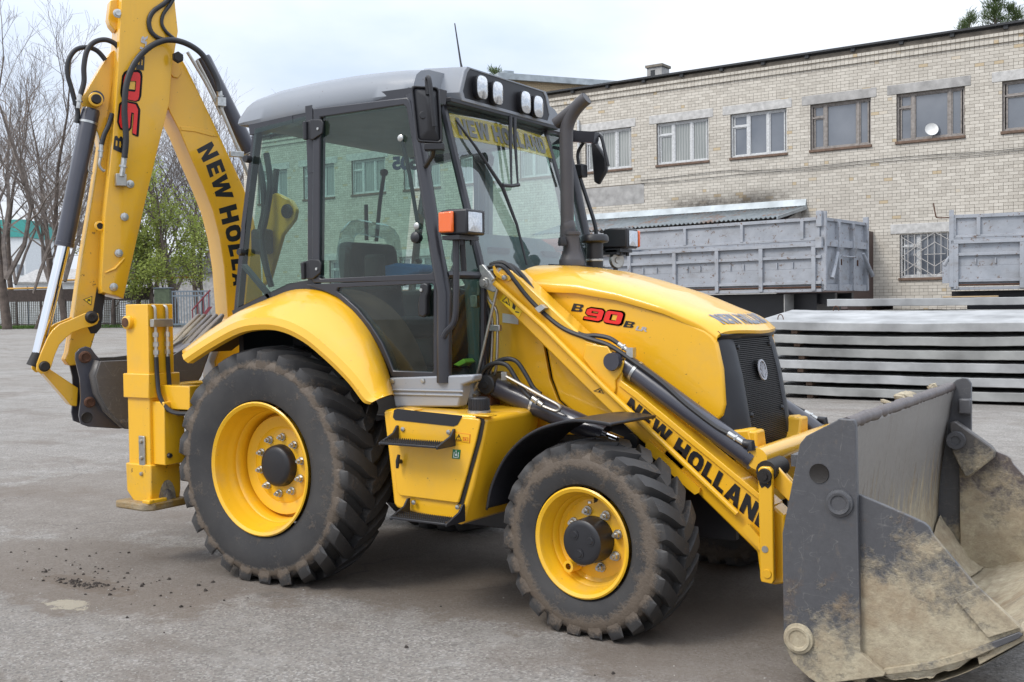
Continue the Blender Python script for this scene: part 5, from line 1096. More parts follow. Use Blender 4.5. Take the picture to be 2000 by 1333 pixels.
flat('warning_label_field', [tuple(cc + (Vector(p)-cc)*.80) for p in t3], FB, .003, 'decal_yellow', ia)
decal('warning_mark', 'M', FB, [(1.088,1.687),(1.068,1.690),(1.067,1.711),(1.084,1.708)], .004, 'decal_black', ia, .02)
# curved links from arm to bucket cylinder, box link to the bucket
lkp = [(1.040,1.605),(1.035,1.563),(1.048,1.535),(1.082,1.519),(1.148,1.503),(1.208,1.480),(1.251,1.446),(1.294,1.399),(1.324,1.331),(1.349,1.250),(1.375,1.213),(1.413,1.208),(1.438,1.233),(1.437,1.274),(1.410,1.348),(1.366,1.449),(1.333,1.500),(1.290,1.537),(1.212,1.570),(1.126,1.610),(1.073,1.623)]
for s, nm in ((1, 0), (-1, 1)):
    o = obj('curved_link', MB().prism(lkp, FB, .092 if s > 0 else -.12, .12 if s > 0 else -.092), 'yellow', ROOT, bevel=.004)
    if s > 0:
        obj('link_pin', MB().lathe([(0, .018), (.012, .018), (.014, .024), (.028, .024), (.040, .012), (.044, 0)], [(-1.699,-0.934,1.582)][0], BN, 22), 'grease', o)
        obj('link_pin', MB().lathe([(0, .020), (.026, .020), (.034, .008), (.036, 0)], [(-1.828,-1.211,1.258)][0], BN, 20), 'grease', o)
obj('bucket_box_link', MB().prism([(1.395,1.223),(1.369,1.270),(1.331,1.227),(1.159,1.094),(1.169,0.969),(1.208,0.974),(1.258,1.044)], FB, -.18, 0), 'yellow', ROOT, bevel=.006)
obj('link_crosspin', MB().tube([Vector(p) - BN*.24 for p in [(-1.829,-1.210,1.258)]] + [Vector(p) for p in [(-1.829,-1.210,1.258)]], .03, 14), 'grease', ROOT)
bc = [(-1.785,-0.834,3.014),(-1.869,-1.013,2.066),(-1.949,-1.185,1.303)]
hc = cylinder(bc[0], bc[1], bc[2], .060, .040, (.10,))
obj('cylinder_eye', MB().tube([Vector(p)-BN*.05 for p in [(-1.773,-0.808,3.087)]] + [Vector(p)+BN*.05 for p in [(-1.773,-0.808,3.087)]], .05, 16), 'cylinder', hc)
obj('rod_end', MB().tube([(-1.944,-1.173,1.344),(-1.958,-1.204,1.255)], [.042, .05], 16), 'grease', hc)
# dipper cylinder lying on top of the boom
dc = [(-1.456,-0.127,3.460),(-1.310,0.186,2.786),(-1.294,0.220,2.705)]
hc2 = cylinder(Vector(dc[0]), Vector(dc[1]), Vector(dc[2]), .056, .035, (.98,))
pb = MB()
for pts in ([(-1.416,-0.301,3.458),(-1.395,-0.257,3.380),(-1.356,-0.173,3.226),(-1.317,-0.089,3.032)], [(-1.293,-0.109,3.134),(-1.292,-0.106,3.075),(-1.287,-0.097,3.039),(-1.257,-0.032,2.868),(-1.236,0.014,2.742),(-1.211,0.067,2.596)], [(-1.396,-0.236,3.410),(-1.358,-0.153,3.237),(-1.312,-0.056,3.011),(-1.294,-0.017,2.903)]):
    pb.tube(spline(pts, 4), .0125, 8)
obj('boom_pipe', pb, 'pipe', boom)
obj('pipe_clamp', MB().box((-.05, -.02, -.01), (.05, .02, .03), lambda u, v, t: Vector([(-1.250,-0.017,2.750)][0]) + BD*u + BN*t + Vector((0, 0, v))), 'steel', boom, bevel=.003)
m = MB(); fitting(m, *[(-1.283,-0.135,3.194),(-1.279,-0.126,3.122)], .020); m.box((-.03, -.03, -.03), (.03, .03, .03), lambda u, v, t: Vector([(-1.287,-0.119,3.117)][0]) + BD*u + BN*t + Vector((0, 0, v)))
obj('pipe_fitting', m, 'steel', boom)
def hose(pts, r, fits=()):
    h = obj('boom_hose', MB().tube(spline(pts, 7), r, 12), 'rubber_black', ROOT)
    for a, b in fits: m = MB(); fitting(m, a, b, r*.95); obj('hose_fitting', m, 'steel', h)
hose([(-1.541,-0.759,2.671),(-1.535,-0.747,2.805),(-1.538,-0.752,2.996),(-1.530,-0.736,3.171),(-1.507,-0.687,3.316),(-1.466,-0.598,3.436),(-1.414,-0.486,3.504),(-1.361,-0.374,3.501),(-1.313,-0.271,3.443),(-1.283,-0.207,3.342),(-1.265,-0.168,3.252),(-1.261,-0.159,3.188)], .0205, [tuple([(-1.553,-0.749,2.680),(-1.561,-0.768,2.543)])])
hose([(-1.442,-0.405,3.842),(-1.463,-0.451,3.778),(-1.497,-0.522,3.710),(-1.511,-0.552,3.642),(-1.507,-0.544,3.573),(-1.491,-0.510,3.535),(-1.472,-0.469,3.519)], .0165); hose([(-1.433,-0.385,3.838),(-1.449,-0.419,3.769),(-1.469,-0.462,3.698),(-1.474,-0.473,3.632),(-1.462,-0.448,3.579),(-1.439,-0.398,3.536)], .0125)
flat('hose_clip', [(0.550,3.782),(0.521,3.797),(0.501,3.754),(0.526,3.732)], FB, .03, 'steel', dp, .05)
hose([(-1.811,-0.936,3.033),(-1.821,-0.957,3.135),(-1.831,-0.979,3.237),(-1.827,-0.971,3.331),(-1.807,-0.928,3.406),(-1.776,-0.861,3.432),(-1.748,-0.801,3.415),(-1.726,-0.753,3.358)], .0165)
hose([(-1.756,-0.937,3.093),(-1.746,-0.914,3.185),(-1.745,-0.912,3.289),(-1.735,-0.892,3.396),(-1.715,-0.848,3.460),(-1.685,-0.784,3.486),(-1.657,-0.723,3.466),(-1.641,-0.690,3.414)], .0175, [tuple([(-1.756,-0.937,3.100),(-1.763,-0.951,3.001)])])
hose([(-1.645,-0.770,2.980),(-1.656,-0.793,2.898),(-1.670,-0.822,2.825),(-1.677,-0.839,2.761)], .0165, [tuple([(-1.677,-0.839,2.761),(-1.680,-0.844,2.674)])])
hose([(-1.825,-0.918,3.038),(-1.823,-0.913,2.968),(-1.827,-0.923,2.915)], .0165)
obj('arm_pipe', MB().tube(spline([(-1.680,-0.843,2.681),(-1.684,-0.854,2.624),(-1.676,-0.836,2.590),(-1.669,-0.821,2.584)], 4), .010, 8).tube(spline([(-1.767,-0.864,2.707),(-1.773,-0.879,2.601),(-1.762,-0.855,2.567)], 4), .009, 8), 'pipe', ia)
# ------------------------------------------------------------------ digging bucket
DB = empty('digging_bucket', (-1.7, -.9, .8), ROOT)
ear = [(1.201,1.300),(1.197,1.342),(1.170,1.372),(1.131,1.385),(1.098,1.373),(1.066,1.323),(1.040,1.294),(1.082,1.198),(1.072,1.058),(1.018,0.950),(0.883,0.814),(0.930,0.810),(1.130,0.838),(1.176,0.859),(1.187,0.919),(1.172,1.029),(1.175,1.168)]
for s in (1, -1):
    e_ = obj('bucket_ear', MB().prism(ear, FB, .12 if s > 0 else -.15, .15 if s > 0 else -.12), 'cylinder', DB, bevel=.004)
    if s > 0:
        for p, r in (([(-1.695,-0.996,1.312)][0], .042), ([(-1.685,-0.976,1.005)][0], .038)): obj('ear_pin', MB().lathe([(0, .02), (r*.6, .02), (r*.65, .028), (r*.9, .024), (r, 0)], p, BN, 18), 'rust', e_)
        obj('ear_hole', MB().lathe([(0, .002), (.022, .002), (.034, .006), (.038, 0)], [(-1.694,-0.996,0.902)][0], BN, 18), 'grease', e_)
sp3 = [(1.076,1.288),(0.842,1.290),(0.598,1.313),(0.302,1.490),(0.281,1.468),(0.349,1.319),(0.410,1.159),(0.513,1.021),(0.670,0.889),(0.825,0.818),(0.922,0.832),(1.026,0.943),(1.088,1.070),(1.108,1.190)]
for s in (1, -1): obj('bucket_cheek', MB().prism(sp3, FB, .305 if s > 0 else -.33, .33 if s > 0 else -.305), 'hoe', DB, bevel=.004)
shell = sp3[4:] + [sp3[0]]
rows = [[FB(u, v, t) for t in (-.31, -.1, .1, .31)] for u, v in shell]
solid(obj('bucket_shell', MB().grid(rows), 'hoe', DB, smooth=50), .02, 0)
obj('side_cutter', MB().prism([(0.599,1.302),(0.592,1.327),(0.289,1.512),(0.267,1.497),(0.286,1.454),(0.575,1.284)], FB, -.0, .02), 'teeth', DB, bevel=.004)
u0, v0 = [(0.302,1.490)][0]; u1, v1 = [(0.208,1.604)][0]
for k in range(5):
    t = -.29+.145*k
    m = MB(); b0 = Vector(FB(u0+.16, v0-.17, t)); b1 = Vector(FB(u0+.03, v0-.03, t)); b2 = Vector(FB(u0-.07, v0+.10, t))
    side = BN; nrm = (b2-b0).normalized().cross(side).normalized()
    vs = []
    for p, w_, h_ in ((b0, .052, .040), (b1, .048, .036), (b2, .026, .010)):
        vs += [p+side*w_+nrm*h_, p-side*w_+nrm*h_, p-side*w_-nrm*h_, p+side*w_-nrm*h_]
    m.add(vs, [(3, 2, 1, 0), (8, 9, 10, 11)] + [(i+4*j, (i+1) % 4+4*j, (i+1) % 4+4*(j+1), i+4*(j+1)) for j in (0, 1) for i in range(4)])
    obj('bucket_tooth', m, 'tooth_mud', DB, bevel=.008)
mf = [[FB(u0+.05+.30*i/9, v0-.08-.10*i/9+.03*noise.noise((i*.7, j*.6, 2)), lerp(-.29, .29, j/11)) for j in range(12)] for i in range(10)]
obj('soil_in_bucket', MB().grid(mf), 'floor', DB, smooth=0)

# ================================================================== the yard
def asphalt():
    m, t, b, o = new_mat('yard_asphalt')
    big = nnoise(t, 0.16, 8, 0.62); mid = nnoise(t, 0.9, 9, 0.68); fine = nnoise(t, 42, 8, 0.75); grit = nnoise(t, 170, 3, 0.6)
    base = nmix(t, nramp(t, mid, 0.30, 0.72), (0.265, 0.248, 0.226), (0.375, 0.354, 0.325))
    base = nmix(t, nmath(t, 'MULTIPLY', nramp(t, big, 0.42, 0.60), 0.6), base, (0.235, 0.205, 0.175))
    vo = t.nodes.new('ShaderNodeTexVoronoi'); vo.inputs['Scale'].default_value = 85; g = t.nodes.new('ShaderNodeNewGeometry'); t.links.new(g.outputs['Position'], vo.inputs['Vector'])
    sc = t.nodes.new('ShaderNodeSeparateColor'); t.links.new(vo.outputs['Color'], sc.inputs[0])
    base = nmix(t, nmath(t, 'MULTIPLY', nramp(t, sc.outputs[0], 0.70, 0.80), nmath(t, 'ADD', 0.30, nmath(t, 'MULTIPLY', nramp(t, mid, 0.38, 0.58), 0.35))), base, (0.47, 0.452, 0.42))
    base = nmix(t, nmath(t, 'MULTIPLY', nramp(t, sc.outputs[1], 0.70, 0.82), 0.50), base, (0.085, 0.08, 0.075))
    base = nmix(t, nmath(t, 'MULTIPLY', nramp(t, fine, 0.36, 0.66), 0.42), base, (0.13, 0.125, 0.12))
    trk = nnoise(t, 1.0, 7, 0.6, 'pos', (.22, 3.2, 1)); base = nmix(t, nmath(t, 'MULTIPLY', nramp(t, trk, 0.50, 0.66), 0.38), base, (0.175, 0.158, 0.138))
    mott = nnoise(t, 7.0, 8, 0.72); base = nmix(t, nmath(t, 'MULTIPLY', nramp(t, mott, 0.45, 0.66), 0.34), base, (0.16, 0.148, 0.135))
    base = nmix(t, nmath(t, 'MULTIPLY', nramp(t, nnoise(t, 3.1, 9, 0.75), 0.52, 0.66), 0.40), base, (0.37, 0.355, 0.33))
    dirt = nramp(t, nmath(t, 'ADD', nnoise(t, 0.55, 10, 0.7, 'pos', (1, 1.6, 1)), nmath(t, 'MULTIPLY', fine, 0.10)), 0.56, 0.68)
    # tracked-in soil where the machine stands and drives: elongated patches with ragged edges
    sx = t.nodes.new('ShaderNodeSeparateXYZ'); t.links.new(g.outputs['Position'], sx.inputs[0])
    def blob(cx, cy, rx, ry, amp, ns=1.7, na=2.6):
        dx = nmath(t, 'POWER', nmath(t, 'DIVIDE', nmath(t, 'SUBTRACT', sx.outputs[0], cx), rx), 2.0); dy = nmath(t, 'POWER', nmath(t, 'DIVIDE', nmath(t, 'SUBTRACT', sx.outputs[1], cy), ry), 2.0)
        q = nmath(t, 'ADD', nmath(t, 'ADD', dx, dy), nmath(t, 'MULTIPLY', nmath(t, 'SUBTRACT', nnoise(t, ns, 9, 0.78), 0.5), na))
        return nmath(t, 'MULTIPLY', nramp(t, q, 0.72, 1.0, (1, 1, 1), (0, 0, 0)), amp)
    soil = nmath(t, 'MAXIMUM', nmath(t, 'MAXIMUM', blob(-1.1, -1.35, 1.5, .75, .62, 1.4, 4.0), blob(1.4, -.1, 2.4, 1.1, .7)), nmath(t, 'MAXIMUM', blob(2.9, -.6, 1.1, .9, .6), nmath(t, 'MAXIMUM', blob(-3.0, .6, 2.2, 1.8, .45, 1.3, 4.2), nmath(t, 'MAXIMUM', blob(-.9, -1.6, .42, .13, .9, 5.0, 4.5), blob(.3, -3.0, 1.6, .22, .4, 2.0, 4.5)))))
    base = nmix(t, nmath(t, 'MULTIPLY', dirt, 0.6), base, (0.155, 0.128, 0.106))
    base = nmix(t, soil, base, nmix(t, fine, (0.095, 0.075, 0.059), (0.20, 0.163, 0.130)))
    sand = blob(-.60, -1.92, .15, .085, .55, 13, 7.0)
    base = nmix(t, nmath(t, 'MAXIMUM', sand, blob(2.75, -1.62, .15, .08, .45, 10, 6.0)), base, (0.46, 0.42, 0.32))
    wv = t.nodes.new('ShaderNodeTexVoronoi'); wv.feature = 'DISTANCE_TO_EDGE'; wv.inputs['Scale'].default_value = 0.30
    nv = t.nodes.new('ShaderNodeTexNoise'); nv.inputs['Scale'].default_value = 1.6; nv.inputs['Detail'].default_value = 6; t.links.new(g.outputs['Position'], nv.inputs['Vector'])
    va = t.nodes.new('ShaderNodeVectorMath'); va.operation = 'ADD'; t.links.new(g.outputs['Position'], va.inputs[0]); t.links.new(nv.outputs['Color'], va.inputs[1]); t.links.new(va.outputs[0], wv.inputs['Vector'])
    crack = nramp(t, wv.outputs['Distance'], 0.0015, 0.005, (1, 1, 1), (0, 0, 0))
    base = nmix(t, nmath(t, 'MULTIPLY', nmath(t, 'MULTIPLY', crack, nramp(t, mid, 0.45, 0.6)), 0.5), base, (0.07, 0.066, 0.062))
    t.links.new(base, b.inputs['Base Color']); b.inputs['Roughness'].default_value = 0.92; b.inputs['Specular IOR Level'].default_value = 0.2
    nbump(t, b, nmath(t, 'ADD', nmath(t, 'MULTIPLY', fine, 0.8), nmath(t, 'ADD', nmath(t, 'MULTIPLY', sc.outputs[0], 0.35), grit)), 0.6, 0.010)
    return m
M['asphalt'] = asphalt()
def ground_z(x, y): return .60*smooth01((-x-22)/34.0)
gm = MB(); xs_ = [-320, -200, -120, -90] + [-70+4*i for i in range(14)] + [-10, 0, 40, 180]; ys_ = [-80, -20, 0, 20, 60, 140, 320]
gm.grid([[Vector((x, y, ground_z(x, y))) for y in ys_] for x in xs_])
structure(obj('ground', gm, 'asphalt', None, smooth=60), 'worn grey asphalt yard with brown dirt')
# loose stones and crumbs of earth
def debris(name, label, n, spots, smin, smax, mat, seed):
    rnd = random.Random(seed); mb = MB()
    for _ in range(n):
        cx, cy, rx, ry = spots[rnd.randrange(len(spots))]; x = rnd.gauss(cx, rx); y = rnd.gauss(cy, ry); s = smin*(smax/smin)**(rnd.random()**2)
        a = rnd.random()*6.28; vs = []
        for k in range(5): r = s*rnd.uniform(.7, 1.2); vs.append((x+r*cos(a+k*1.2566), y+r*sin(a+k*1.2566), .001))
        vs += [(x+(p[0]-x)*.55, y+(p[1]-y)*.55, s*rnd.uniform(.5, .95)) for p in vs]
        mb.add(vs, [(5, 6, 7, 8, 9)] + [(i, (i+1) % 5, 5+(i+1) % 5, 5+i) for i in range(5)])
    o = obj(name, mb, mat, None, smooth=0); o['kind'] = 'stuff'; o['label'] = label; return o
M['earth_dark'] = simple('dark_earth_crumbs', (0.045, 0.036, 0.030), 0.95, var=.4, scale=30)
M['pebble'] = simple('pale_pebbles', (0.33, 0.31, 0.28), 0.9, var=.35, scale=9)
debris('earth_crumbs', 'dark crumbs of earth dropped by the rear wheel', 900, [(-.95, -1.62, .13, .035), (-.95, -1.62, .09, .03), (-.80, -1.57, .10, .03), (-1.2, -1.50, .45, .16), (-.5, -1.45, .35, .12), (-1.6, -1.2, .5, .3), (3.3, -1.72, .25, .07), (3.0, -1.5, .3, .15), (.9, -2.3, 1.5, .6)], .0012, .015, 'earth_dark', 3)
debris('loose_gravel', 'pale loose gravel on the asphalt', 4200, [(1.5, -2.7, 1.6, .5), (-.6, -2.8, 1.4, .5), (3.2, -2.6, .8, .5), (-2.4, -1.6, 1.8, .8), (1.2, -3.3, 1.3, .3), (4, -1.8, .6, .4)], .0018, .007, 'pebble', 4)

# ================================================================== the long brick building behind
WD = 28.0
FWL = FV(WD)
def attr_mat():
    m, t, b, o = new_mat('cream_silicate_brick')
    a = t.nodes.new('ShaderNodeAttribute'); a.attribute_name = 'tint'
    n1 = nnoise(t, 0.45, 8, 0.65); n2 = nnoise(t, 22, 5, 0.7)
    c = nmix(t, a.outputs['Fac'], (0.50, 0.462, 0.40), (0.63, 0.588, 0.515))
    c = nmix(t, nramp(t, a.outputs['Fac'], 0.975, 0.985), c, (0.52, 0.42, 0.28))
    c = nmix(t, nmath(t, 'MULTIPLY', nramp(t, n1, 0.50, 0.78), 0.26), c, (0.27, 0.245, 0.21))
    c = nmix(t, nmath(t, 'MULTIPLY', nramp(t, n2, 0.5, 0.8), 0.25), c, (0.30, 0.28, 0.25))
    # soot and damp above the shed roof
    g = t.nodes.new('ShaderNodeNewGeometry'); sx = t.nodes.new('ShaderNodeSeparateXYZ'); t.links.new(g.outputs['Position'], sx.inputs[0])
    def band(o_, lo, a0, a1, hi):
        up = t.nodes.new('ShaderNodeMapRange'); up.interpolation_type = 'SMOOTHSTEP'; t.links.new(o_, up.inputs[0]); up.inputs[1].default_value = lo; up.inputs[2].default_value = a0
        dn = t.nodes.new('ShaderNodeMapRange'); dn.interpolation_type = 'SMOOTHSTEP'; t.links.new(o_, dn.inputs[0]); dn.inputs[1].default_value = hi; dn.inputs[2].default_value = a1
        return nmath(t, 'MULTIPLY', up.outputs[0], dn.outputs[0])
    soot = nmath(t, 'MULTIPLY', band(sx.outputs[2], 4.6, 4.85, 5.0, 5.55), band(sx.outputs[0], -11.8, -9.8, -7.6, -5.4))
    soot = nmath(t, 'MULTIPLY', soot, nramp(t, nnoise(t, 1.6, 8, 0.7), 0.30, 0.60))
    c = nmix(t, nmath(t, 'MULTIPLY', soot, 0.85), c, (0.055, 0.048, 0.042))
    t.links.new(c, b.inputs['Base Color']); b.inputs['Roughness'].default_value = 0.88; b.inputs['Specular IOR Level'].default_value = 0.2
    nbump(t, b, n2, 0.25, 0.006); return m
M['brick'] = attr_mat()
M['mortar'] = simple('mortar_grey_brown', (0.20, 0.174, 0.142), 0.95, var=0.3, scale=3)
M['concrete'] = simple('weathered_concrete', (0.36, 0.35, 0.335), 0.9, var=0.28, scale=3.5, bump=0.3, bscale=30)
M['whitewash'] = simple('whitewashed_lintel', (0.50, 0.49, 0.47), 0.9, var=0.22, scale=7, bump=0.4, bscale=25)
M['rooftar'] = simple('roof_edge_dark', (0.035, 0.037, 0.04), 0.7)
M['flash'] = simple('galvanised_flashing', (0.36, 0.40, 0.42), 0.5, 0.2, 0.25, 2.0)
M['win_white'] = simple('peeling_white_paint', (0.56, 0.57, 0.57), 0.7, var=0.2, scale=18)
M['win_wood'] = simple('bare_grey_wood', (0.27, 0.245, 0.225), 0.85, var=0.3, scale=14)
M['sill_wood'] = simple('brown_sill', (0.16, 0.105, 0.075), 0.85, var=0.3, scale=9)
M['bars'] = simple('window_bar_paint', (0.45, 0.43, 0.41), 0.7)
def pane_mat(name, c0, c1, wave=0.0):
    m, t, b, o = new_mat(name)
    f = nnoise(t, 0.9, 4, 0.5)
    if wave:
        w = t.nodes.new('ShaderNodeTexWave'); w.inputs['Scale'].default_value = wave; w.inputs['Distortion'].default_value = 1.5; g = t.nodes.new('ShaderNodeNewGeometry'); t.links.new(g.outputs['Position'], w.inputs[0])
        f = nmath(t, 'ADD', nmath(t, 'MULTIPLY', f, 0.6), nmath(t, 'MULTIPLY', w.outputs['Fac'], 0.4))
    t.links.new(nramp(t, f, 0.3, 0.7, c0, c1), b.inputs['Base Color']); b.inputs['Roughness'].default_value = 0.06; b.inputs['Specular IOR Level'].default_value = 0.9; b.inputs['Coat Weight'].default_value = 0.6
    return m
M['pane_dark'] = pane_mat('window_pane_grey', (0.10, 0.115, 0.14), (0.17, 0.185, 0.21))
M['pane_curtain'] = pane_mat('window_pane_curtain', (0.20, 0.215, 0.205), (0.34, 0.35, 0.33), 3.2)
BL = empty('brick_building', WS*(-15) + WN*(WD+5))
tag(BL, 'long two storey building of cream brick with a dark sloping roof edge', 'building')
ZTOP = 9.42; C_ = 0.0967
# windows: s0, s1, z0, z1, kind
UP = [(-1.36, .75), (-4.31, -2.37), (-6.97, -5.07), (-9.67, -7.74), (-12.40, -10.45), (-15.27, -13.38), (-18.15, -16.25), (-21.0, -19.1), (-23.9, -22.0), (-26.8, -24.9), (-29.7, -27.8), (-32.6, -30.7)]
opens = [(a, b, 6.47, 7.90) for a, b in UP] + [(-4.22, -2.60, 2.36, 3.70)] + [(-20.6, -18.8, 2.4, 3.75), (-24.2, -22.4, 2.4, 3.75), (-28.2, -26.4, 2.4, 3.75)]
S0, S1 = -33.55, 4.5
panel = (-15.65, -12.9, 5.20, 5.87)
cuts = sorted({S0, S1} | {v for o_ in opens for v in o_[:2]})
wm = MB()
for a, b in zip(cuts, cuts[1:]):
    holes = sorted((o_[2], o_[3]) for o_ in opens if o_[0] < (a+b)/2 < o_[1]); z = 0
    for h0, h1 in holes + [(ZTOP, ZTOP)]:
        if h0 > z: wm.box((a, z, -.35), (b, h0, -.008), lambda u, v, t: FWL(u, v, t))
        z = h1
obj('wall', wm, 'mortar', BL, smooth=0)
ew = MB().box((S0-.001, 0, -12), (S0+.3, ZTOP, -.36), FWL); obj('end_wall', ew, 'concrete', BL, smooth=0)
# bricks
random.seed(11)
full = []; rest = []
for k in range(int(1.2/C_), int(ZTOP/C_)-1):
    z0 = k*C_ + .0045; z1 = z0 + C_-.009
    header = (k % 6 == 2) or k > int(8.95/C_)
    step = .13 if header else .26
    s = S0 + (0 if k % 2 else -.13) + random.uniform(-.008, .008)
    while s < S1:
        a, b = max(s, S0), min(s+step-.010, S1); s += step
        if b-a < .03: continue
        segs = [(a, b)]
        for o_ in opens + [panel]:
            if z1 > o_[2]+.03 and z0 < o_[3]-.03:
                ns = []
                for p, q in segs:
                    if q <= o_[0] or p >= o_[1]: ns.append((p, q)); continue
                    if p < o_[0]: ns.append((p, o_[0]))
                    if q > o_[1]: ns.append((o_[1], q))
                segs = ns
        for p, q in segs:
            if q-p < .025: continue
            corb = .055 if (8.92 < z0 < 9.01 or 9.11 < z0 < 9.20) else (.06 if z0 > 9.2 else 0.0)
            r = random.random()
            if not header and corb == 0 and len(full) < 300 and -4.35 < p and q < -.5 and 3.95 < z0 < 6.2 and abs(q-p-.25) < .001: full.append((p, z0, r))
            else: rest.append((p, q, z0, z1, corb, r))
def tint_attr(me, vals):
    at = me.attributes.new('tint', 'FLOAT', 'FACE')
    at.data.foreach_set('value', vals)
vs = []; fs = []; tv = []
for p, q, z0, z1, cb, r in rest:
    j = random.uniform(-.0015, .0015); t1 = .0 + cb + j; n0 = len(vs)
    for t in (-.012, t1):
        for v in (z0, z1):
            for u in (p, q): vs.append(tuple(FWL(u, v, t) - BL.location))
    for f in ((4, 5, 7, 6), (0, 1, 5, 4), (2, 6, 7, 3), (0, 4, 6, 2), (1, 3, 7, 5)): fs.append(tuple(n0+i for i in f)); tv.append(r)
me = bpy.data.meshes.new('brickwork'); me.from_pydata(vs, [], fs); me.materials.append(M['brick']); tint_attr(me, tv)
bm = bmesh.new(); bm.from_mesh(me); bmesh.ops.recalc_face_normals(bm, faces=bm.faces); bm.to_mesh(me); bm.free()
o_ = bpy.data.objects.new('brickwork', me); COL.objects.link(o_); o_.parent = BL; o_['kind'] = 'stuff'
variants = []
for i in range(10):
    b_ = MB().box((0, 0, -.012), (.25, C_-.009, .001), lambda u, v, t: WS*u + Vector((0, 0, v)) - WN*t)
    me = mesh_of('brick', b_, 'brick', 0); tint_attr(me, [(i+.3)/10.0]*len(me.polygons)); variants.append(me)
for p, z0, r in full:
    o_ = bpy.data.objects.new('brick', variants[int(r*9.99)]); COL.objects.link(o_); o_.parent = BL; o_.location = FWL(p, z0, random.uniform(-.001, .001)) - BL.location
obj('concrete_panel', MB().box((panel[0]+.01, panel[2], -.02), (panel[1], panel[3], .006), FWL), 'concrete', BL)
# roof edge with bearers
obj('roof_edge', MB().prism([(-12.2, ZTOP+.55), (.14, ZTOP+.055), (.14, ZTOP+.115), (-12.2, ZTOP+.62)], lambda u, v, t: FWL(S0-.2+t, v, u), 0, S1-S0+.2), 'rooftar', BL, smooth=0)
for i in range(26):
    s = S0+.4+1.45*i; obj('roof_bearer', MB().box((s-.06, ZTOP-.06, -.2), (s+.06, ZTOP+.055, .09), FWL), 'rooftar', BL, smooth=0)
ch = empty('chimney', FWL(-13.4, ZTOP+.3, -2), BL)
obj('stack', MB().box((-13.75, ZTOP-.1, -2.5), (-13.15, ZTOP+.92, -1.9), FWL), 'concrete', ch); obj('cap', MB().box((-13.8, ZTOP+.9, -2.55), (-13.1, ZTOP+.99, -1.85), FWL), 'mortar', ch); obj('flue', MB().box((-13.6, ZTOP+.55, -1.9), (-13.42, ZTOP+.8, -1.895), FWL), 'rooftar', ch)
def window(s0, s1, z0, z1, style, wood, panem, lint='whitewash'):
    w = empty('window', FWL((s0+s1)/2, z0, -.1), BL); f = MB(); t0, t1 = -.17, -.09; W_ = s1-s0
    def vbar(s, wd=.05, a=z0, b=z1, tt=t1): f.box((s-wd/2, a, t0), (s+wd/2, b, tt), FWL)
    def hbar(z, a, b, wd=.05, tt=t1-.004): f.box((a, z-wd/2, t0), (b, z+wd/2, tt), FWL)
    vbar(s0+.03, .06); vbar(s1-.03, .06); hbar(z0+.035, s0, s1, .07); hbar(z1-.035, s0, s1, .07)
    if style == 'three': m = [s0+W_*.31, s0+W_*.66]
    elif style == 'wide': m = [s0+W_*.24, s0+W_*.78]
    else: m = [s0+W_*.33]
    for q in m: vbar(q, .10 if q == m[0] else .075)
    zt = z1-(z1-z0)*.29; hbar(zt, s0, m[0], .045, t1+.004)
    xs = [s0+.06] + m + [s1-.06]
    for i in range(len(xs)-1):
        a, b = xs[i]+.045, xs[i+1]-.045
        for (c, d) in (((z0+.07, zt-.03), (zt+.03, z1-.07)) if i == 0 else ((z0+.07, z1-.07),)):
            inn = .028; f.box((a-.01, c-.01, t0+.01), (a+inn, d+.01, t1-.02), FWL); f.box((b-inn, c-.01, t0+.01), (b+.01, d+.01, t1-.02), FWL); f.box((a, c-.01, t0+.01), (b, c+inn, t1-.023), FWL); f.box((a, d-inn, t0+.01), (b, d+.01, t1-.023), FWL)
            obj('pane', MB().box((a, c, -.150), (b, d, -.145), FWL), panem, w, smooth=0)
    obj('window_frame', f, wood, w, smooth=0)
    obj('window_sill', MB().box((s0-.03, z0-.075, -.1), (s1+.03, z0+.004, .055), FWL), 'sill_wood', w, bevel=.01)
    obj('lintel', MB().box((s0-.27, z1, -.05), (s1+.17, z1+.29, .016), FWL), lint, w, bevel=.01)
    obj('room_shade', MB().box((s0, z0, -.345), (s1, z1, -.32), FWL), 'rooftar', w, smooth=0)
    return w
sty = [('side', 'win_wood', 'pane_dark'), ('wide', 'win_wood', 'pane_dark'), ('wide', 'win_wood', 'pane_dark'), ('three', 'win_white', 'pane_dark'), ('three', 'win_white', 'pane_curtain'), ('three', 'win_white', 'pane_curtain')] + [('three', 'win_white', 'pane_curtain')]*6
for (a, b), (st, wd, pm) in zip(UP, sty): window(a, b, 6.47, 7.90, st, wd, pm, 'whitewash' if st != 'wide' else 'concrete')
gw = window(-4.22, -2.60, 2.36, 3.70, 'side', 'win_white', 'pane_dark')
for a, b, z0, z1 in opens[-3:]: window(a, b, z0, z1, 'three', 'win_white', 'pane_dark')
gm_ = MB()
for i in range(9):
    s = -4.17+1.52*i/8; gm_.box((s-.009, 2.42, -.03), (s+.009, 3.66, -.012), FWL)
def gbar(s0, z0, s1, z1):
    d = Vector((s1-s0, z1-z0)); n = Vector((-d.y, d.x)).normalized()*.009; gm_.prism([(s0-n.x, z0-n.y), (s1-n.x, z1-n.y), (s1+n.x, z1+n.y), (s0+n.x, z0+n.y)], FWL, -.012, .002)
sc_, zc = -3.2, 3.05
for k in (.34, .62):
    for sx in (-1, 1):
        gbar(sc_, zc+k*1.05, sc_+sx*.62, zc+k*1.05-.38); gbar(sc_, zc-k*1.05, sc_+sx*.62, zc-k*1.05+.38)
gbar(-4.17, 3.6, -3.55, 3.2); gbar(-4.17, 2.5, -3.6, 2.9); gbar(-4.17, 3.0, -3.6, 3.4); gbar(-4.17, 2.98, -3.6, 2.6); gbar(-3.5, 3.05, -2.9, 3.05)
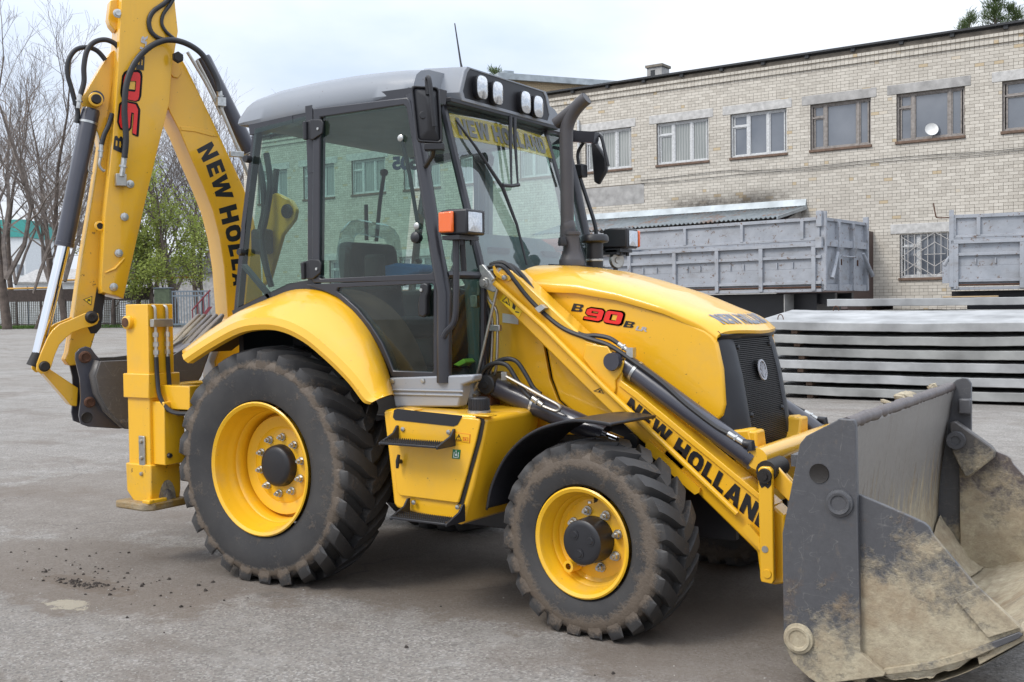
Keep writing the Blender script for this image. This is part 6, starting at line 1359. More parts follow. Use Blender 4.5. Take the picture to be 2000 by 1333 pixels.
obj('window_bars', gm_, 'bars', gw, smooth=0)
obj('wall_cable', MB().tube([FWL(S, 5.97+.03*sin(S*1.1)+(.06 if S < -9 else 0), .03) for S in [-13+.5*i for i in range(34)]], .009, 5).tube([FWL(S, 5.88+.025*sin(S*1.3+1), .03) for S in [-13+.5*i for i in range(34)]], .008, 5), 'rooftar', BL)
obj('drain_pipe', MB().cyl(FWL(-15.5, 5.9, .08), FWL(-15.5, 8.35, .08), .045, .045, 10), 'win_white', BL)
dish = MB().lathe([(.0, .0), (.08, .012), (.15, .045), (.19, .08)], FWL(-3.30, 6.72, .0), (.35, -.9, .25), 20)
d_ = tag(empty('satellite_dish', FWL(-3.3, 6.48, 0)), 'small white satellite dish standing at the wide window', 'satellite dish')
obj('reflector', dish, 'decal_white', d_, smooth=60); obj('dish_foot', MB().cyl(FWL(-3.30, 6.475, .0), FWL(-3.3, 6.72, -.02), .015, .015, 8), 'pipe', d_)
# ------------------------------------------------------------------ lean-to shed with corrugated roof
SH = tag(empty('lean_to_shed', FWL(-11.5, 0, 1.2)), 'lean-to shed with rusty corrugated grey roof against the brick wall', 'shed')
def corr_mat():
    m, t, b, o = new_mat('corrugated_sheet')
    n1 = nnoise(t, 0.9, 8, 0.7); rust = nramp(t, n1, 0.52, 0.62)
    c = nmix(t, nramp(t, nnoise(t, 3.5, 6), 0.3, 0.7), (0.15, 0.17, 0.18), (0.24, 0.265, 0.275)); c = nmix(t, nmath(t, 'MULTIPLY', rust, 0.8), c, (0.20, 0.10, 0.055))
    t.links.new(c, b.inputs['Base Color']); b.inputs['Roughness'].default_value = 0.65; b.inputs['Metallic'].default_value = 0.15; return m
M['corrugated'] = corr_mat()
def sheet(s0, s1, dz):
    rows = []; n = max(6, int((s1-s0)/.15*6))
    for j in range(2):
        row = []
        for i in range(n+1):
            s = lerp(s0, s1, i/n); wv = .030*sin(2*pi*s/.15); t = lerp(.04, 2.5, j); z = lerp(4.72, 4.16+.010*(s+13), j)
            row.append(FWL(s, z+wv+dz, t))
        rows.append(row)
    return MB().grid(rows)
for i in range(9):
    s1 = -7.1-.98*i; solid(obj('roof_sheet', sheet(s1-1.02, s1, .004*(i % 2)), 'corrugated', SH, smooth=80), .006)
obj('flashing', MB().prism([(0, 4.93), (.02, 4.95), (.10, 4.74), (.06, 4.70), (0, 4.72)], lambda u, v, t: FWL(-16.2+t, v, u), 0, 9.1), 'flash', SH, smooth=0)
obj('end_board', MB().prism([(.03, 4.73), (2.55, 4.24), (2.55, 4.15), (.03, 4.62)], lambda u, v, t: FWL(-7.10+t, v, u), 0, .03), 'flash', SH, smooth=0)
obj('shed_wall', MB().box((-15.9, 0, .05), (-7.25, 4.0, 2.2), FWL).prism([(.05, 3.99), (2.2, 3.99), (.05, 4.60)], lambda u, v, t: FWL(-7.25+t, v, u), -.05, 0), 'concrete', SH, smooth=0)
# brown kiosk between shed and barred window
KS = tag(empty('brown_kiosk', FWL(-5.2, 0, 1.5)), 'brown metal kiosk with horizontal siding behind the tipper truck', 'kiosk')
km = MB().box((-7.1, 0, .03), (-5.0, 3.8, 2.5), FWL)
M['brown_siding'] = simple('brown_siding', (0.060, 0.036, 0.032), 0.6, var=0.2)
obj('kiosk_body', km, 'brown_siding', KS, smooth=0)
for i in range(38): obj('siding_board', MB().prism([(2.5, .05+.1*i), (2.53, .055+.1*i), (2.505, .145+.1*i), (2.5, .145+.1*i)], lambda u, v, t: FWL(-7.1+t, v, u), 0, 2.1), 'brown_siding', KS, smooth=0)
# ------------------------------------------------------------------ yellow brick block further back, seen above the roof edge
def far_brick():
    m, t, b, o = new_mat('far_yellow_brick'); g = t.nodes.new('ShaderNodeTexCoord'); br = t.nodes.new('ShaderNodeTexBrick')
    br.inputs['Color1'].default_value = (0.46, 0.36, 0.22, 1); br.inputs['Color2'].default_value = (0.40, 0.30, 0.18, 1); br.inputs['Mortar'].default_value = (0.20, 0.16, 0.12, 1)
    br.inputs['Scale'].default_value = 1.0; br.inputs['Brick Width'].default_value = .26; br.inputs['Row Height'].default_value = .1; br.inputs['Mortar Size'].default_value = .009
    mp_ = t.nodes.new('ShaderNodeMapping'); mp_.inputs['Rotation'].default_value = (radians(90), 0, 0)
    t.links.new(g.outputs['Object'], mp_.inputs[0]); t.links.new(mp_.outputs[0], br.inputs[0]); t.links.new(br.outputs[0], b.inputs['Base Color']); b.inputs['Roughness'].default_value = .9; return m
M['far_brick'] = far_brick()
YB = tag(empty('yellow_brick_block', (-28.9, 46, 0)), 'taller yellow brick block rising behind the roof of the long building', 'building')
YB.rotation_euler.z = radians(54)
obj('wall', MB().box((0, 0, 0), (16, 1.4, 14.6)), 'far_brick', YB, local=True, smooth=0)
obj('roof_edge', MB().box((-.3, -.3, 14.6), (16.3, 1.7, 14.95)), 'flash', YB, local=True, smooth=0)
obj('roof_vent', MB().box((.4, .6, 14.9), (1.0, 1.2, 15.3)), 'flash', YB, local=True)
# ================================================================== stacked concrete road slabs
random.seed(5)
M['slab'] = simple('precast_concrete', (0.34, 0.345, 0.345), 0.88, var=0.30, scale=1.8, bump=0.35, bscale=24)
M['slab_old'] = simple('stained_precast_concrete', (0.27, 0.272, 0.262), 0.9, var=0.42, scale=1.3, bump=0.4, bscale=20)
ordn = ['sixth slab from the top, lying lowest', 'fifth slab from the top', 'fourth slab from the top', 'third slab from the top', 'second slab from the top', 'topmost slab with white upper face']
def slab_mesh(L, Wd, H, sag, seed):
    mb = MB(); n = 72; rows = []
    def pt(i, y, z): 
        x = L*i/n; q = noise.noise(Vector((x*1.3, y*2.0, seed))) * .008 + noise.noise(Vector((x*9, y*3.0 + z*20, seed)))*.005
        return Vector((x, y + noise.noise(Vector((x*2.1, z*9, seed+3)))*.012 + max(0, noise.noise(Vector((x*6, z*14, seed+9)))-.35)*.06*(1 if y < .1 else 0), z + q - sag*4*(i/n)*(1-i/n)))
    ring = [(0.006, 0), (0, .008), (0, H-.008), (.008, H), (Wd-.008, H), (Wd, H-.008), (Wd, .008), (Wd-.006, 0)]
    m = len(ring)
    for i in range(n+1): rows += [pt(i, y, z) for y, z in ring]
    fs = [(i*m+j, i*m+(j+1) % m, (i+1)*m+(j+1) % m, (i+1)*m+j) for i in range(n) for j in range(m)]
    fs += [tuple(range(m)), tuple(n*m+k for k in reversed(range(m)))]
    return mb.add(rows, fs)
ztops = [.215, .435, .66, .885, 1.10, 1.325]
def spacer(slab, lx, ly, z, which, where):
    p = slab.location + Vector((lx, ly, z)); s = obj('timber_spacer', MB().box((0, 0, 0), (.10, 1.7, -z+.002)), 'sill_wood', None, local=True, smooth=0); s.location = p; s.rotation_euler = slab.rotation_euler
    tag(s, 'timber at the %s end under the %s stack slab, %s' % ('near' if lx < 2 else 'far', which, where.replace(' slab', '').split(',')[0]), 'timber spacer', 'timber spacers between the road slabs')
for k, zt in enumerate(ztops):
    sl_ = tag(empty('concrete_slab', (-1.86+random.uniform(-.05, .05)+.05*(5-k), 12.5+random.uniform(-.035, .035), zt-.14)), 'concrete road slab in the front stack, ' + ordn[k], 'concrete slab', 'concrete road slabs stacked beside the bucket')
    sl_.rotation_euler.z = random.uniform(-.006, .006); sl_.rotation_euler.x = radians(1.05*k)
    body = obj('slab_body', slab_mesh(6.0, 2.0, .14, .045 if k > 2 else .02, k*7.0), 'slab' if k in (5, 2, 1) else 'slab_old', sl_, local=True, smooth=14)
    for (lx, ly) in ((.35, .30), (.9, 1.75), (5.2, .3), (5.2, 1.7)):
        if k == 5: obj('lifting_loop', MB().tube([Vector((lx+.05*cos(a), ly, .135+.09*sin(a))) for a in [pi*i/8 for i in range(9)]], .008, 6), 'rust', sl_, local=True)
    for lx in (.6, 5.3): spacer(sl_, lx, .10, -.078, 'front', ordn[k])
ordb = ['sunk lowest', 'second from the ground', 'third from the ground', 'fourth from the ground', 'fifth from the ground', 'sixth from the ground', 'just under the top', 'topmost and whitest']
for k in range(8):
    zt = .17 + .2185*k
    sl_ = tag(empty('concrete_slab', (-1.42+random.uniform(-.06, .06), 15.3+random.uniform(-.04, .04), zt-.14)), 'concrete road slab in the rear stack, ' + ordb[k], 'concrete slab', 'concrete road slabs stacked near the trucks')
    obj('slab_body', slab_mesh(6.0, 2.0, .14, .01, 60+k*7.0), 'slab' if k % 2 else 'slab_old', sl_, local=True, smooth=14)
    for lx in (.7, 5.2): spacer(sl_, lx, .20, -.078, 'rear', ordb[k])
pk = tag(obj('plank', MB().box((.6, 15.75, 1.70), (1.55, 15.86, 1.722)), simple('fresh_plank', (.42, .30, .17), .8), None, bevel=.004), 'short pale plank lying on the rear slab stack', 'plank')
# ================================================================== grey tipper trucks
M['tipper'] = None
def tipper_mat():
    m, t, b, o = new_mat('tipper_grey_paint')
    n1 = nnoise(t, 2.4, 9, 0.7); n2 = nnoise(t, 9, 8, 0.78)
    c = nmix(t, nramp(t, n1, 0.3, 0.7), (0.265, 0.28, 0.305), (0.375, 0.39, 0.42)); c = nmix(t, nramp(t, n2, 0.575, 0.62), c, (0.14, 0.085, 0.055))
    c = nmix(t, nmath(t, 'MULTIPLY', nramp(t, nnoise(t, 1.2, 7, 0.7, 'pos', (1, 1, 3)), 0.52, 0.7), 0.45), c, (0.19, 0.17, 0.15))
    t.links.new(c, b.inputs['Base Color']); b.inputs['Roughness'].default_value = 0.62; nbump(t, b, n1, 0.3, 0.01); return m
M['tipper'] = tipper_mat()
def tipper(name, label, org, ang, L, posts_u, posts_l, ztop, zmid, zbot, gate, cab):
    T = tag(empty(name, org), label, 'truck'); T.rotation_euler.z = -ang
    def B(n, lo, hi, mat='tipper', bev=.004): return obj(n, MB().box(lo, hi), mat, T, local=True, bevel=bev)
    x0 = -L if gate else 0.0; x1 = 0.0 if gate else L          # local x along the side, y into the depth
    B('side_board', (x0, .03, zmid+.05), (x1, .07, ztop-.03)); B('rail', (x0, -.02, ztop-.05), (x1, .09, ztop+.02)); B('rail', (x0, -.02, zmid+.02), (x1, .09, zmid+.075))
    B('rail', (x0, -.05, zmid-.10), (x1, .09, zmid-.03)); zq = lerp(zmid, zbot, .36)
    B('side_board', (x0, .03, zbot+.33), (x1, .07, zmid-.10)); B('side_board', (x0, .025, zbot+.02), (x1, .065, zbot+.325)); B('rail', (x0, -.03, zq-.03), (x1, .03, zq+.03)); B('rail', (x0, -.03, zbot), (x1, .07, zbot+.06))
    B('sill_beam', (x0, -.01, zbot-.16), (x1, .10, zbot-.10)); B('hinge_bar', (x0, -.03, zbot-.07), (x1, -.005, zbot-.045), 'rust')
    for p in posts_u: B('post', (p-.035, -.03, zmid+.06), (p+.035, .05, ztop-.04))
    for p in posts_l: B('post', (p-.045, -.045, zbot-.14), (p+.045, .05, zmid-.07))
    for a, b in zip(posts_l, posts_l[1:]):
        for q in (.3, .6): B('rope_hook', (lerp(a, b, q)-.012, -.01, zbot+.36), (lerp(a, b, q)+.012, .03, zbot+.48), 'tipper', .0)
    B('side_board', (x0, 2.33, zbot), (x1, 2.40, ztop)); B('bed_floor', (x0, .06, zbot-.05), (x1, 2.34, zbot+.02)); B('front_board', (x0, .07, zbot), (x0+.05, 2.33, ztop)) if gate else B('front_board', (x1-.05, .07, zbot), (x1, 2.33, ztop))
    B('underbody_shade', (x0+.3, .55, .55), (x1-.35, 1.85, zbot-.2), 'black')  # black box added to darken the space beneath the bed
    for y in (.75, 1.65): B('chassis_rail', (x0, y-.06, zbot-.42), (x1, y+.06, zbot-.18), 'black')
    if gate:
        B('gate_board', (-.04, .08, zmid), (.0, 2.32, ztop-.02)); B('gate_board', (-.04, .08, zbot-.02), (.0, 2.32, zmid-.01)); B('gate_rail', (-.02, .02, zmid-.10), (.07, 2.38, zmid+.05)); B('gate_rail', (-.02, .02, ztop-.05), (.05, 2.38, ztop+.015)); B('gate_rail', (-.02, .02, zbot-.14), (.06, 2.38, zbot))
        for y in (.06, .76, 1.54, 2.33): B('gate_post', (-.02, y-.04, zbot-.13), (.09, y+.04, ztop+(.14 if y in (.06, 2.33) else -.04)))
        for y in (.76, 1.54): obj('gate_gusset', MB().prism([(.0, zmid-.1), (.16, zmid-.1), (.05, zmid-.34), (.0, zmid-.34)], lambda u, v, t, y=y: Vector((u, y+t, v)), -.06, .06), 'tipper', T, local=True)
        obj('gate_bar', MB().tube([(.12, .78, zmid-.30), (.12, 1.52, zmid-.30)], .018, 8), 'tipper', T, local=True)
        for a, b in (((.10, .62, zmid-.22), (.14, .22, zbot+.12)), ((.10, 2.0, zmid-.2), (.16, 2.4, zbot+.2))): obj('gate_strut', MB().tube([Vector(a), Vector(b)], [.035, .05], 10), 'tipper', T, local=True)
        for y in (.15, 1.0, 1.9): B('gate_latch', (.0, y-.015, zbot+.42), (.03, y+.015, zbot+.55), 'rust')
        B('rear_bumper', (-.3, .3, .75), (-.2, 2.1, .9), 'black'); B('mud_flap', (-.9, .10, .35), (-.88, .72, zbot-.2), 'concrete', 0)
        B('tail_lamp', (-.22, .35, .78), (-.18, .6, .88), 'decal_red')
        B('corner_bracket', (-.10, -.08, zmid-.14), (.04, .05, zmid+.09)); B('corner_bracket', (-.09, -.06, ztop-.18), (.03, .04, ztop+.15))
    else:
        B('corner_post', (-.03, -.05, zbot-.1), (.06, .06, ztop+.12)); B('corner_bracket', (-.16, -.03, zbot-.02), (.02, .05, zbot+.42)); obj('side_strut', MB().tube([(-.12, .0, zbot+.35), (-.03, -.03, zmid-.35)], [.05, .02], 10), 'tipper', T, local=True)
        obj('bed_hook', MB().tube(spline([(-.02, .0, ztop-.03), (-.25, .0, ztop-.02), (-.29, .0, ztop+.05), (-.33, .0, ztop+.28)], 4), .013, 8), 'rust', T, local=True)
    for x in ((-1.5, -2.9, -6.2) if gate else (2.2, 3.6)):
        for y in (.30, 2.1):
            w = empty('wheel', (x, y, .52), T); obj('tyre', MB().lathe([(.28, -.14), (.34, -.17), (.46, -.17), (.52, -.12), (.52, .12), (.46, .17), (.34, .17), (.28, .14)], (0, 0, 0), (0, 1, 0), 28), 'rubber_black', w, local=True); obj('rim', MB().lathe([(0, -.06), (.12, -.08), (.2, -.02), (.28, -.13), (.28, .1)], (0, 0, 0), (0, 1, 0), 24), 'tipper', w, local=True)
    if cab:
        M['cab_red'] = paint('faded_red_cab', (.26, .05, .04), .5, .1, .15)
        c = B('cab', (x0-1.9, .1, .9), (x0-.15, 2.3, zmid+.1), 'cab_red', .08); B('cab_roof', (x0-1.7, .15, zmid+.1), (x0-.2, 2.25, ztop-.05), 'cab_red', .12); B('cab_window', (x0-1.3, .085, zbot+.2), (x0-.5, .11, zmid), 'pane_dark', .0)
    return T
tp = [p[0] for p in [(-4.660,3.361),(-3.287,3.345),(-1.842,3.320),(-0.421,3.292)]]; tl_ = [p[0] for p in [(-4.812,2.820),(-3.567,2.532),(-2.460,2.494),(-1.378,2.456),(-0.161,2.414)]]
tipper('tipper_truck', 'grey tipper truck body with peeling paint and tailgate struts, red cab', (-2.05, 17, 0), radians(7.3), 6.1, [-5.9]+tp+[-.06], [-5.9]+tl_, 3.42, 2.93, 2.03, True, True)
tipper('tipper_truck', 'grey tipper truck body beside the barred window, cut by the picture edge', (.366, 17.8, 0), radians(-9), 5.5, [.06, .52, 2.6, 4.0, 5.4], [.1, 1.32, 2.7, 4.1, 5.4], 3.37, 2.90, 2.02, False, False)

# ================================================================== trees, fence and gate at the far left edge of the yard
def bark(name, c):
    return simple(name, c, 0.95, var=.35, scale=3.0)
M['bark'] = bark('grey_brown_bark', (0.105, 0.082, 0.068)); M['bark_warm'] = bark('warm_bark', (0.17, 0.125, 0.095))
M['twig'] = bark('pale_twigs', (0.19, 0.16, 0.14))
def leaf_mat(name, c):
    m, t, b, o = new_mat(name); g = t.nodes.new('ShaderNodeNewGeometry')
    t.links.new(nramp(t, g.outputs['Random Per Island'], 0.0, 1.0, tuple(x*.55 for x in c), tuple(x*1.35 for x in c)), b.inputs['Base Color']); b.inputs['Roughness'].default_value = .7
    tl = t.nodes.new('ShaderNodeBsdfTranslucent'); tl.inputs[0].default_value = rgb(tuple(x*1.6 for x in c)); mx = t.nodes.new('ShaderNodeMixShader'); mx.inputs[0].default_value = .35
    t.links.new(b.outputs[0], mx.inputs[1]); t.links.new(tl.outputs[0], mx.inputs[2]); t.links.new(mx.outputs[0], o.inputs[0]); return m
M['leaf'] = leaf_mat('spring_leaf', (0.27, 0.32, 0.075)); M['needle'] = leaf_mat('pine_needle', (0.075, 0.11, 0.035)); M['grass'] = leaf_mat('verge_grass', (0.07, 0.13, 0.025))
def grow_tree(seed, H, r0, lean=0.0, first=.28, fork=False, dens=1.0):
    rnd = random.Random(seed); trunk, crown, tips = MB(), MB(), []
    def branch(p, d, L, r, lvl):
        n = 5 if lvl < 2 else (4 if lvl < 4 else 3); pts = [p.copy()]; q = p.copy(); dd = d.copy(); kids = []
        for i in range(n):
            dd = (dd + Vector((rnd.gauss(0, .13), rnd.gauss(0, .13), rnd.gauss(.035, .09)))*(1.0 if lvl else .75)).normalized(); q = q + dd*L/n; pts.append(q.copy()); kids.append((q.copy(), dd.copy()))
        end = .30 if lvl else .10; rr = [r*lerp(1, end, i/n) for i in range(n+1)]
        (trunk if lvl == 0 else crown).tube(pts, [max(.008, x) for x in rr], 7 if lvl == 0 else (5 if lvl == 1 else 3), caps=False)
        tips.append((q, dd, lvl))
        if lvl >= 5 or r < .007: return
        nb = {0: 12, 1: 7, 2: 6, 3: 5, 4: 4}[lvl]; nb = max(2, round(nb*dens))
        for k in range(nb):
            f = (first if lvl == 0 else .25) + (1-(first if lvl == 0 else .25))*(k+rnd.random()*.8)/nb; f = min(f, .999); i = min(n-1, int(f*n)); a = pts[i].lerp(pts[i+1], f*n-i)
            base = (pts[i+1]-pts[i]).normalized(); az = rnd.random()*6.283; perp = base.orthogonal().normalized(); perp = perp*cos(az) + base.cross(perp)*sin(az); sp = rnd.uniform(.45, .95)
            nd = (base*cos(sp) + perp*sin(sp) + Vector((0, 0, .28))).normalized(); ll = L*rnd.uniform(.38, .62)*(1.05-.35*f) if lvl else H*rnd.uniform(.26, .42)*(1.1-.5*f)
            branch(a, nd, ll, rr[i]*rnd.uniform(.36, .58) if lvl else rr[i]*rnd.uniform(.30, .5), lvl+1)
    if fork:
        for sx in (-1, 1): branch(Vector((0, 0, H*.16)), Vector((sx*.42, rnd.gauss(0, .25), 1)).normalized(), H*.62, r0*.55, 1)
    branch(Vector((0, 0, -.3)), Vector((lean, rnd.gauss(0, .03), 1)).normalized(), H*.92, r0, 0)
    return trunk, crown, tips
def bare_tree(label, seed, H, r0, loc, mat='bark', rot=0, **kw):
    kw.setdefault('fork', True)
    t = tag(empty('bare_tree', loc), label, 'tree', 'bare trees along the yard fence'); t.rotation_euler.z = rot; a, b, _ = grow_tree(seed, H, r0, **kw)
    obj('trunk', a, mat, t, local=True, smooth=60, recalc=False); obj('crown', b, 'twig', t, local=True, smooth=0, recalc=False); return t
def G3(p): return (p[0], p[1], ground_z(p[0], p[1]))
def clone(src, label, loc, rot, s):
    c = copy_tree(src); c.location = loc; c.rotation_euler.z = rot; c.scale = (s, s, s); c['label'] = label; return c
P_ = [(-62.762,36.800),(-61.257,37.765),(-59.462,38.916)]
t1 = bare_tree('thick dark trunked bare tree at the left picture edge', 21, 21.0, .34, G3(P_[0]), first=.22)
t2 = bare_tree('slender bent bare tree beside the thick trunk by the fence', 22, 15.0, .15, G3(P_[1]), lean=.10, first=.3)
t3 = bare_tree('tall bare tree behind the digging arm cylinder', 23, 20.0, .23, G3(P_[2]), first=.25)
P_ = [(-63.307,45.959),(-62.278,46.619),(-61.056,47.403),(-59.609,48.330),(-58.226,49.217),(-57.004,50.001)]
t4 = bare_tree('bare tree behind the dipper arm, warm brown bark', 24, 19.0, .21, G3(P_[0]), 'bark_warm', first=.3)
clone(t3, 'bare tree rising just right of the dipper arm', G3(P_[1]), 2.1, .85)
clone(t4, 'bare tree behind the green bushes, between dipper and boom', G3(P_[2]), 4.0, .90)
clone(t1, 'forked bare tree seen under the bend of the boom', G3(P_[3]), 1.2, .80)
clone(t4, 'bare tree at the gate, its top behind the boom', G3(P_[4]), .7, .92)
clone(t3, 'bare tree with twigs showing between boom and cab roof', G3(P_[5]), 3.3, .93)
P_ = [(-83.612,50.767),(-81.015,52.432),(-78.036,54.342),(-67.459,61.125),(-65.549,62.349),(-62.838,64.088),(-77.005,55.003)]
clone(t3, 'far bare tree left of the white building', G3(P_[0]), .4, 1.15)
clone(t1, 'far bare tree between white building and digging arm', G3(P_[1]), 2.6, 1.0)
clone(t4, 'far bare tree behind the arm pin and hoses', G3(P_[2]), 5.1, 1.08)
clone(t4, 'far bare tree standing behind the boom cylinder', G3(P_[3]), 2.2, 1.16)
clone(t3, 'far bare tree at the rear edge of the cab roof', G3(P_[4]), 1.1, .92)
clone(t1, 'far bare tree whose twigs peep over the cab roof', G3(P_[5]), 4.4, .80)
clone(t1, 'far bare tree behind the long cylinder on the arm', G3(P_[6]), 3.6, .96)
def leafy(label, seed, H, r0, loc, n, rot=0.0):
    t = tag(empty('leafing_tree', loc), label, 'tree', 'trees in first green by the gate'); rnd = random.Random(seed+50); a, b, tips = grow_tree(seed, H, r0, first=.18, dens=.8)
    obj('trunk', a, 'bark', t, local=True, smooth=60, recalc=False); lb = MB(); tp_ = [q for q in tips if q[2] >= 2 and q[0].z > .22*H]
    for _ in range(n):
        p, d, l = tp_[rnd.randrange(len(tp_))]; c = p + Vector((rnd.gauss(0, .33), rnd.gauss(0, .33), rnd.gauss(0, .30))); s = rnd.uniform(.05, .12)
        u = Vector((rnd.gauss(0, 1), rnd.gauss(0, 1), rnd.gauss(0, .6))).normalized(); v = u.orthogonal().normalized()
        lb.add([c-u*s, c-v*s*.6, c+u*s, c+v*s*.6], [(0, 1, 2, 3)])
    c_ = obj('crown', b, 'bark', t, local=True, smooth=0, recalc=False); lv = obj('foliage', lb, 'leaf', t, local=True, smooth=0, recalc=False); lv['kind'] = 'stuff'; return t
P_ = [(-56.365,43.279),(-54.997,44.157),(-53.390,45.187),(-58.566,41.868),(-57.257,42.707)]
leafy('tree in fresh green leaf directly right of the dipper', 41, 9.5, .17, G3(P_[0]), 3400)
leafy('tallest fresh green tree, in the gap between dipper and boom', 42, 11.5, .2, G3(P_[1]), 4200)
leafy('fresh green tree half hidden by the curve of the boom', 43, 9.0, .18, G3(P_[2]), 2800)
leafy('fresh green tree behind the dipper arm', 44, 8.5, .14, G3(P_[3]), 2400)
leafy('low fresh green tree at the foot of the dipper', 45, 6.5, .10, G3(P_[4]), 1800)
# pines behind the building
def pine(label, seed, loc, H, cr):
    t = tag(empty('pine_tree', loc), label, 'tree', 'pines behind the brick building'); rnd = random.Random(seed); obj('trunk', MB().tube([(0, 0, 0), (0, 0, H*.5), (.1, 0, H)], [.3, .2, .03], 8), 'bark', t, local=True); nb = MB(); br = MB()
    for k in range(64):
        f = rnd.random()**.8; z = H*(.55+.45*f); L = cr*(1.05-f)*rnd.uniform(.6, 1.1)+.25; a = rnd.random()*6.28; e = Vector((cos(a)*L, sin(a)*L, z+L*.45)); b0 = Vector((0, 0, z)); br.tube([b0, e], [.04, .012], 4, caps=False)
        for j in range(60):
            c = b0.lerp(e, rnd.uniform(.35, 1.08)) + Vector((rnd.gauss(0, .13), rnd.gauss(0, .13), rnd.gauss(.05, .13))); u = ((e-b0).normalized() + Vector((rnd.gauss(0, .5), rnd.gauss(0, .5), rnd.gauss(.7, .4)))).normalized(); v = u.orthogonal().normalized(); s = rnd.uniform(.10, .20); nb.add([c-u*s, c-v*s*.12, c+u*s, c+v*s*.12], [(0, 1, 2, 3)])
    obj('branch', br, 'bark', t, local=True, smooth=0, recalc=False); q = obj('needles', nb, 'needle', t, local=True, smooth=0, recalc=False); q['kind'] = 'stuff'
P_ = [(-6.644,60.901),(-5.398,61.700),(-4.426,62.324)]
pine('small pine top left of the tallest one above the roof', 1, (P_[0][0], P_[0][1], 0), 18.0, 1.4); pine('tallest pine top showing above the roof edge at upper right', 2, (P_[1][0], P_[1][1], 0), 19.3, 2.0); pine('low pine top at the right above the roof edge', 3, (P_[2][0], P_[2][1], 0), 18.4, 1.3)
P_ = [(-33.876,52.946)]
pine('conifer tip peeping out left of the yellow brick block', 4, (P_[0][0], P_[0][1], 0), 16.9, .9)
# ------------------------------------------------------------------ fence line
FA = Vector((*[(-70.700,38.841)][0], 0)); FBk = Vector((*[(-55.235,44.004)][0], 0)); FD = (FBk-FA); FL = FD.length; FD.normalize(); FNn = Vector((FD.y, -FD.x, 0))
def FFn(u, v, t): p = FA + FD*u + FNn*t; return Vector((p.x, p.y, v + .60))
M['fence_bar'] = simple('rusty_dark_fence', (0.055, 0.040, 0.034), .8, var=.3); M['screen_panel'] = simple('pale_slat_screen', (0.42, 0.45, 0.45), .7, var=.15); M['gate_blue'] = simple('blue_grey_gate', (0.16, 0.20, 0.235), .6); M['gate_red'] = simple('dark_red_rail', (0.20, 0.035, 0.045), .6); M['green_box'] = simple('green_metal_box', (0.075, 0.10, 0.055), .6, var=.3); M['pipe_yellow'] = simple('yellow_gas_pipe', (0.62, 0.33, 0.06), .55); M['teal'] = simple('teal_cladding', (0.05, 0.30, 0.27), .6); M['white_wall'] = simple('white_facade', (0.66, 0.69, 0.70), .8, var=.08)
fe = tag(empty('bar_fence', FFn(FL/2, 0, 0)), 'dark iron bar fence with a solid top band along the yard', 'fence')
obj('band', MB().box((0, 1.95, -.03), (FL-1.2, 2.75, -.01), FFn), 'fence_bar', fe, smooth=0); obj('rail', MB().box((0, 1.9, -.03), (FL-1.2, 1.97, .03), FFn), 'fence_bar', fe, smooth=0); obj('rail', MB().box((0, .25, -.03), (FL-1.2, .31, .03), FFn), 'fence_bar', fe, smooth=0)
nb_ = int((FL-1.2)/.17); barm = None
for i in range(nb_):
    if barm is None: ob = obj('bar', MB().box((0, .02, 0), (.028, 1.92, .028), lambda u, v, t: FD*u + FNn*t + Vector((0, 0, v))), 'fence_bar', fe, local=True, smooth=0); barm = ob.data
    else: ob = bpy.data.objects.new('bar', barm); COL.objects.link(ob); ob.parent = fe
    ob.location = FFn(.17*i, 0, 0) - fe.location
for i in range(8): obj('fence_post', MB().box((2.0*i, 0, -.05), (2.0*i+.09, 2.0, .05), FFn), 'fence_bar', fe, smooth=0)
wp = tag(empty('slat_screen', FFn(FL/2, 0, -2.2)), 'pale horizontal slat screen behind the iron fence', 'screen')
for i in range(14): obj('slat', MB().box((0, .22+.125*i, -2.2), (FL-1.0, .31+.125*i, -2.16), FFn), 'screen_panel', wp, smooth=0)
for i in range(7): obj('screen_post', MB().box((2.6*i, 0, -2.26), (2.6*i+.1, 2.05, -2.2), FFn), 'screen_panel', wp, smooth=0)
gp_ = tag(empty('gas_pipe', FFn(FL/2, 3.3, -.6)), 'yellow gas pipe running on posts above the fence', 'pipe')
obj('pipe_run', MB().tube([FFn(0, 2.85, -.6), FFn(6.6, 2.88, -.6), FFn(6.9, 3.4, -.6), FFn(18.5, 3.42, -.6)], .07, 8), 'pipe_yellow', gp_)
for u in (1.2, 4.5, 9.5, 13.0): obj('pipe_post', MB().cyl(FFn(u, 0, -.6), FFn(u, 3.0 if u < 7 else 3.4, -.6), .05, .05, 6), 'gate_blue', gp_)
wpst = tag(obj('white_post', MB().box((2.05, .5, .3), (2.30, 2.25, .42), FFn), 'screen_panel', None), 'pale blue white post in front of the iron fence', 'post')
gx_ = [(-53.442,42.776),(-51.243,44.187)]; GA = Vector((*gx_[0], .6)); GB = Vector((*gx_[1], .6)); GDv = GB-GA; GLn = GDv.length; GDv.normalize(); GNn = Vector((GDv.y, -GDv.x, 0))
def FG(u, v, t): return GA + GDv*u + GNn*t + Vector((0, 0, v))
ga = tag(empty('yard_gate', FG(GLn/2, 0, 0)), 'blue grey barred yard gate behind the stabiliser', 'gate')
for z in (.15, 2.35, 2.05): obj('gate_rail', MB().box((0, z, -.03), (GLn, z+.10, .03), FG), 'gate_blue', ga, smooth=0)
for i in range(14): obj('gate_bar', MB().box((GLn*i/13.5, .15, -.02), (GLn*i/13.5+.06, 2.4, .02), FG), 'gate_blue', ga, smooth=0)
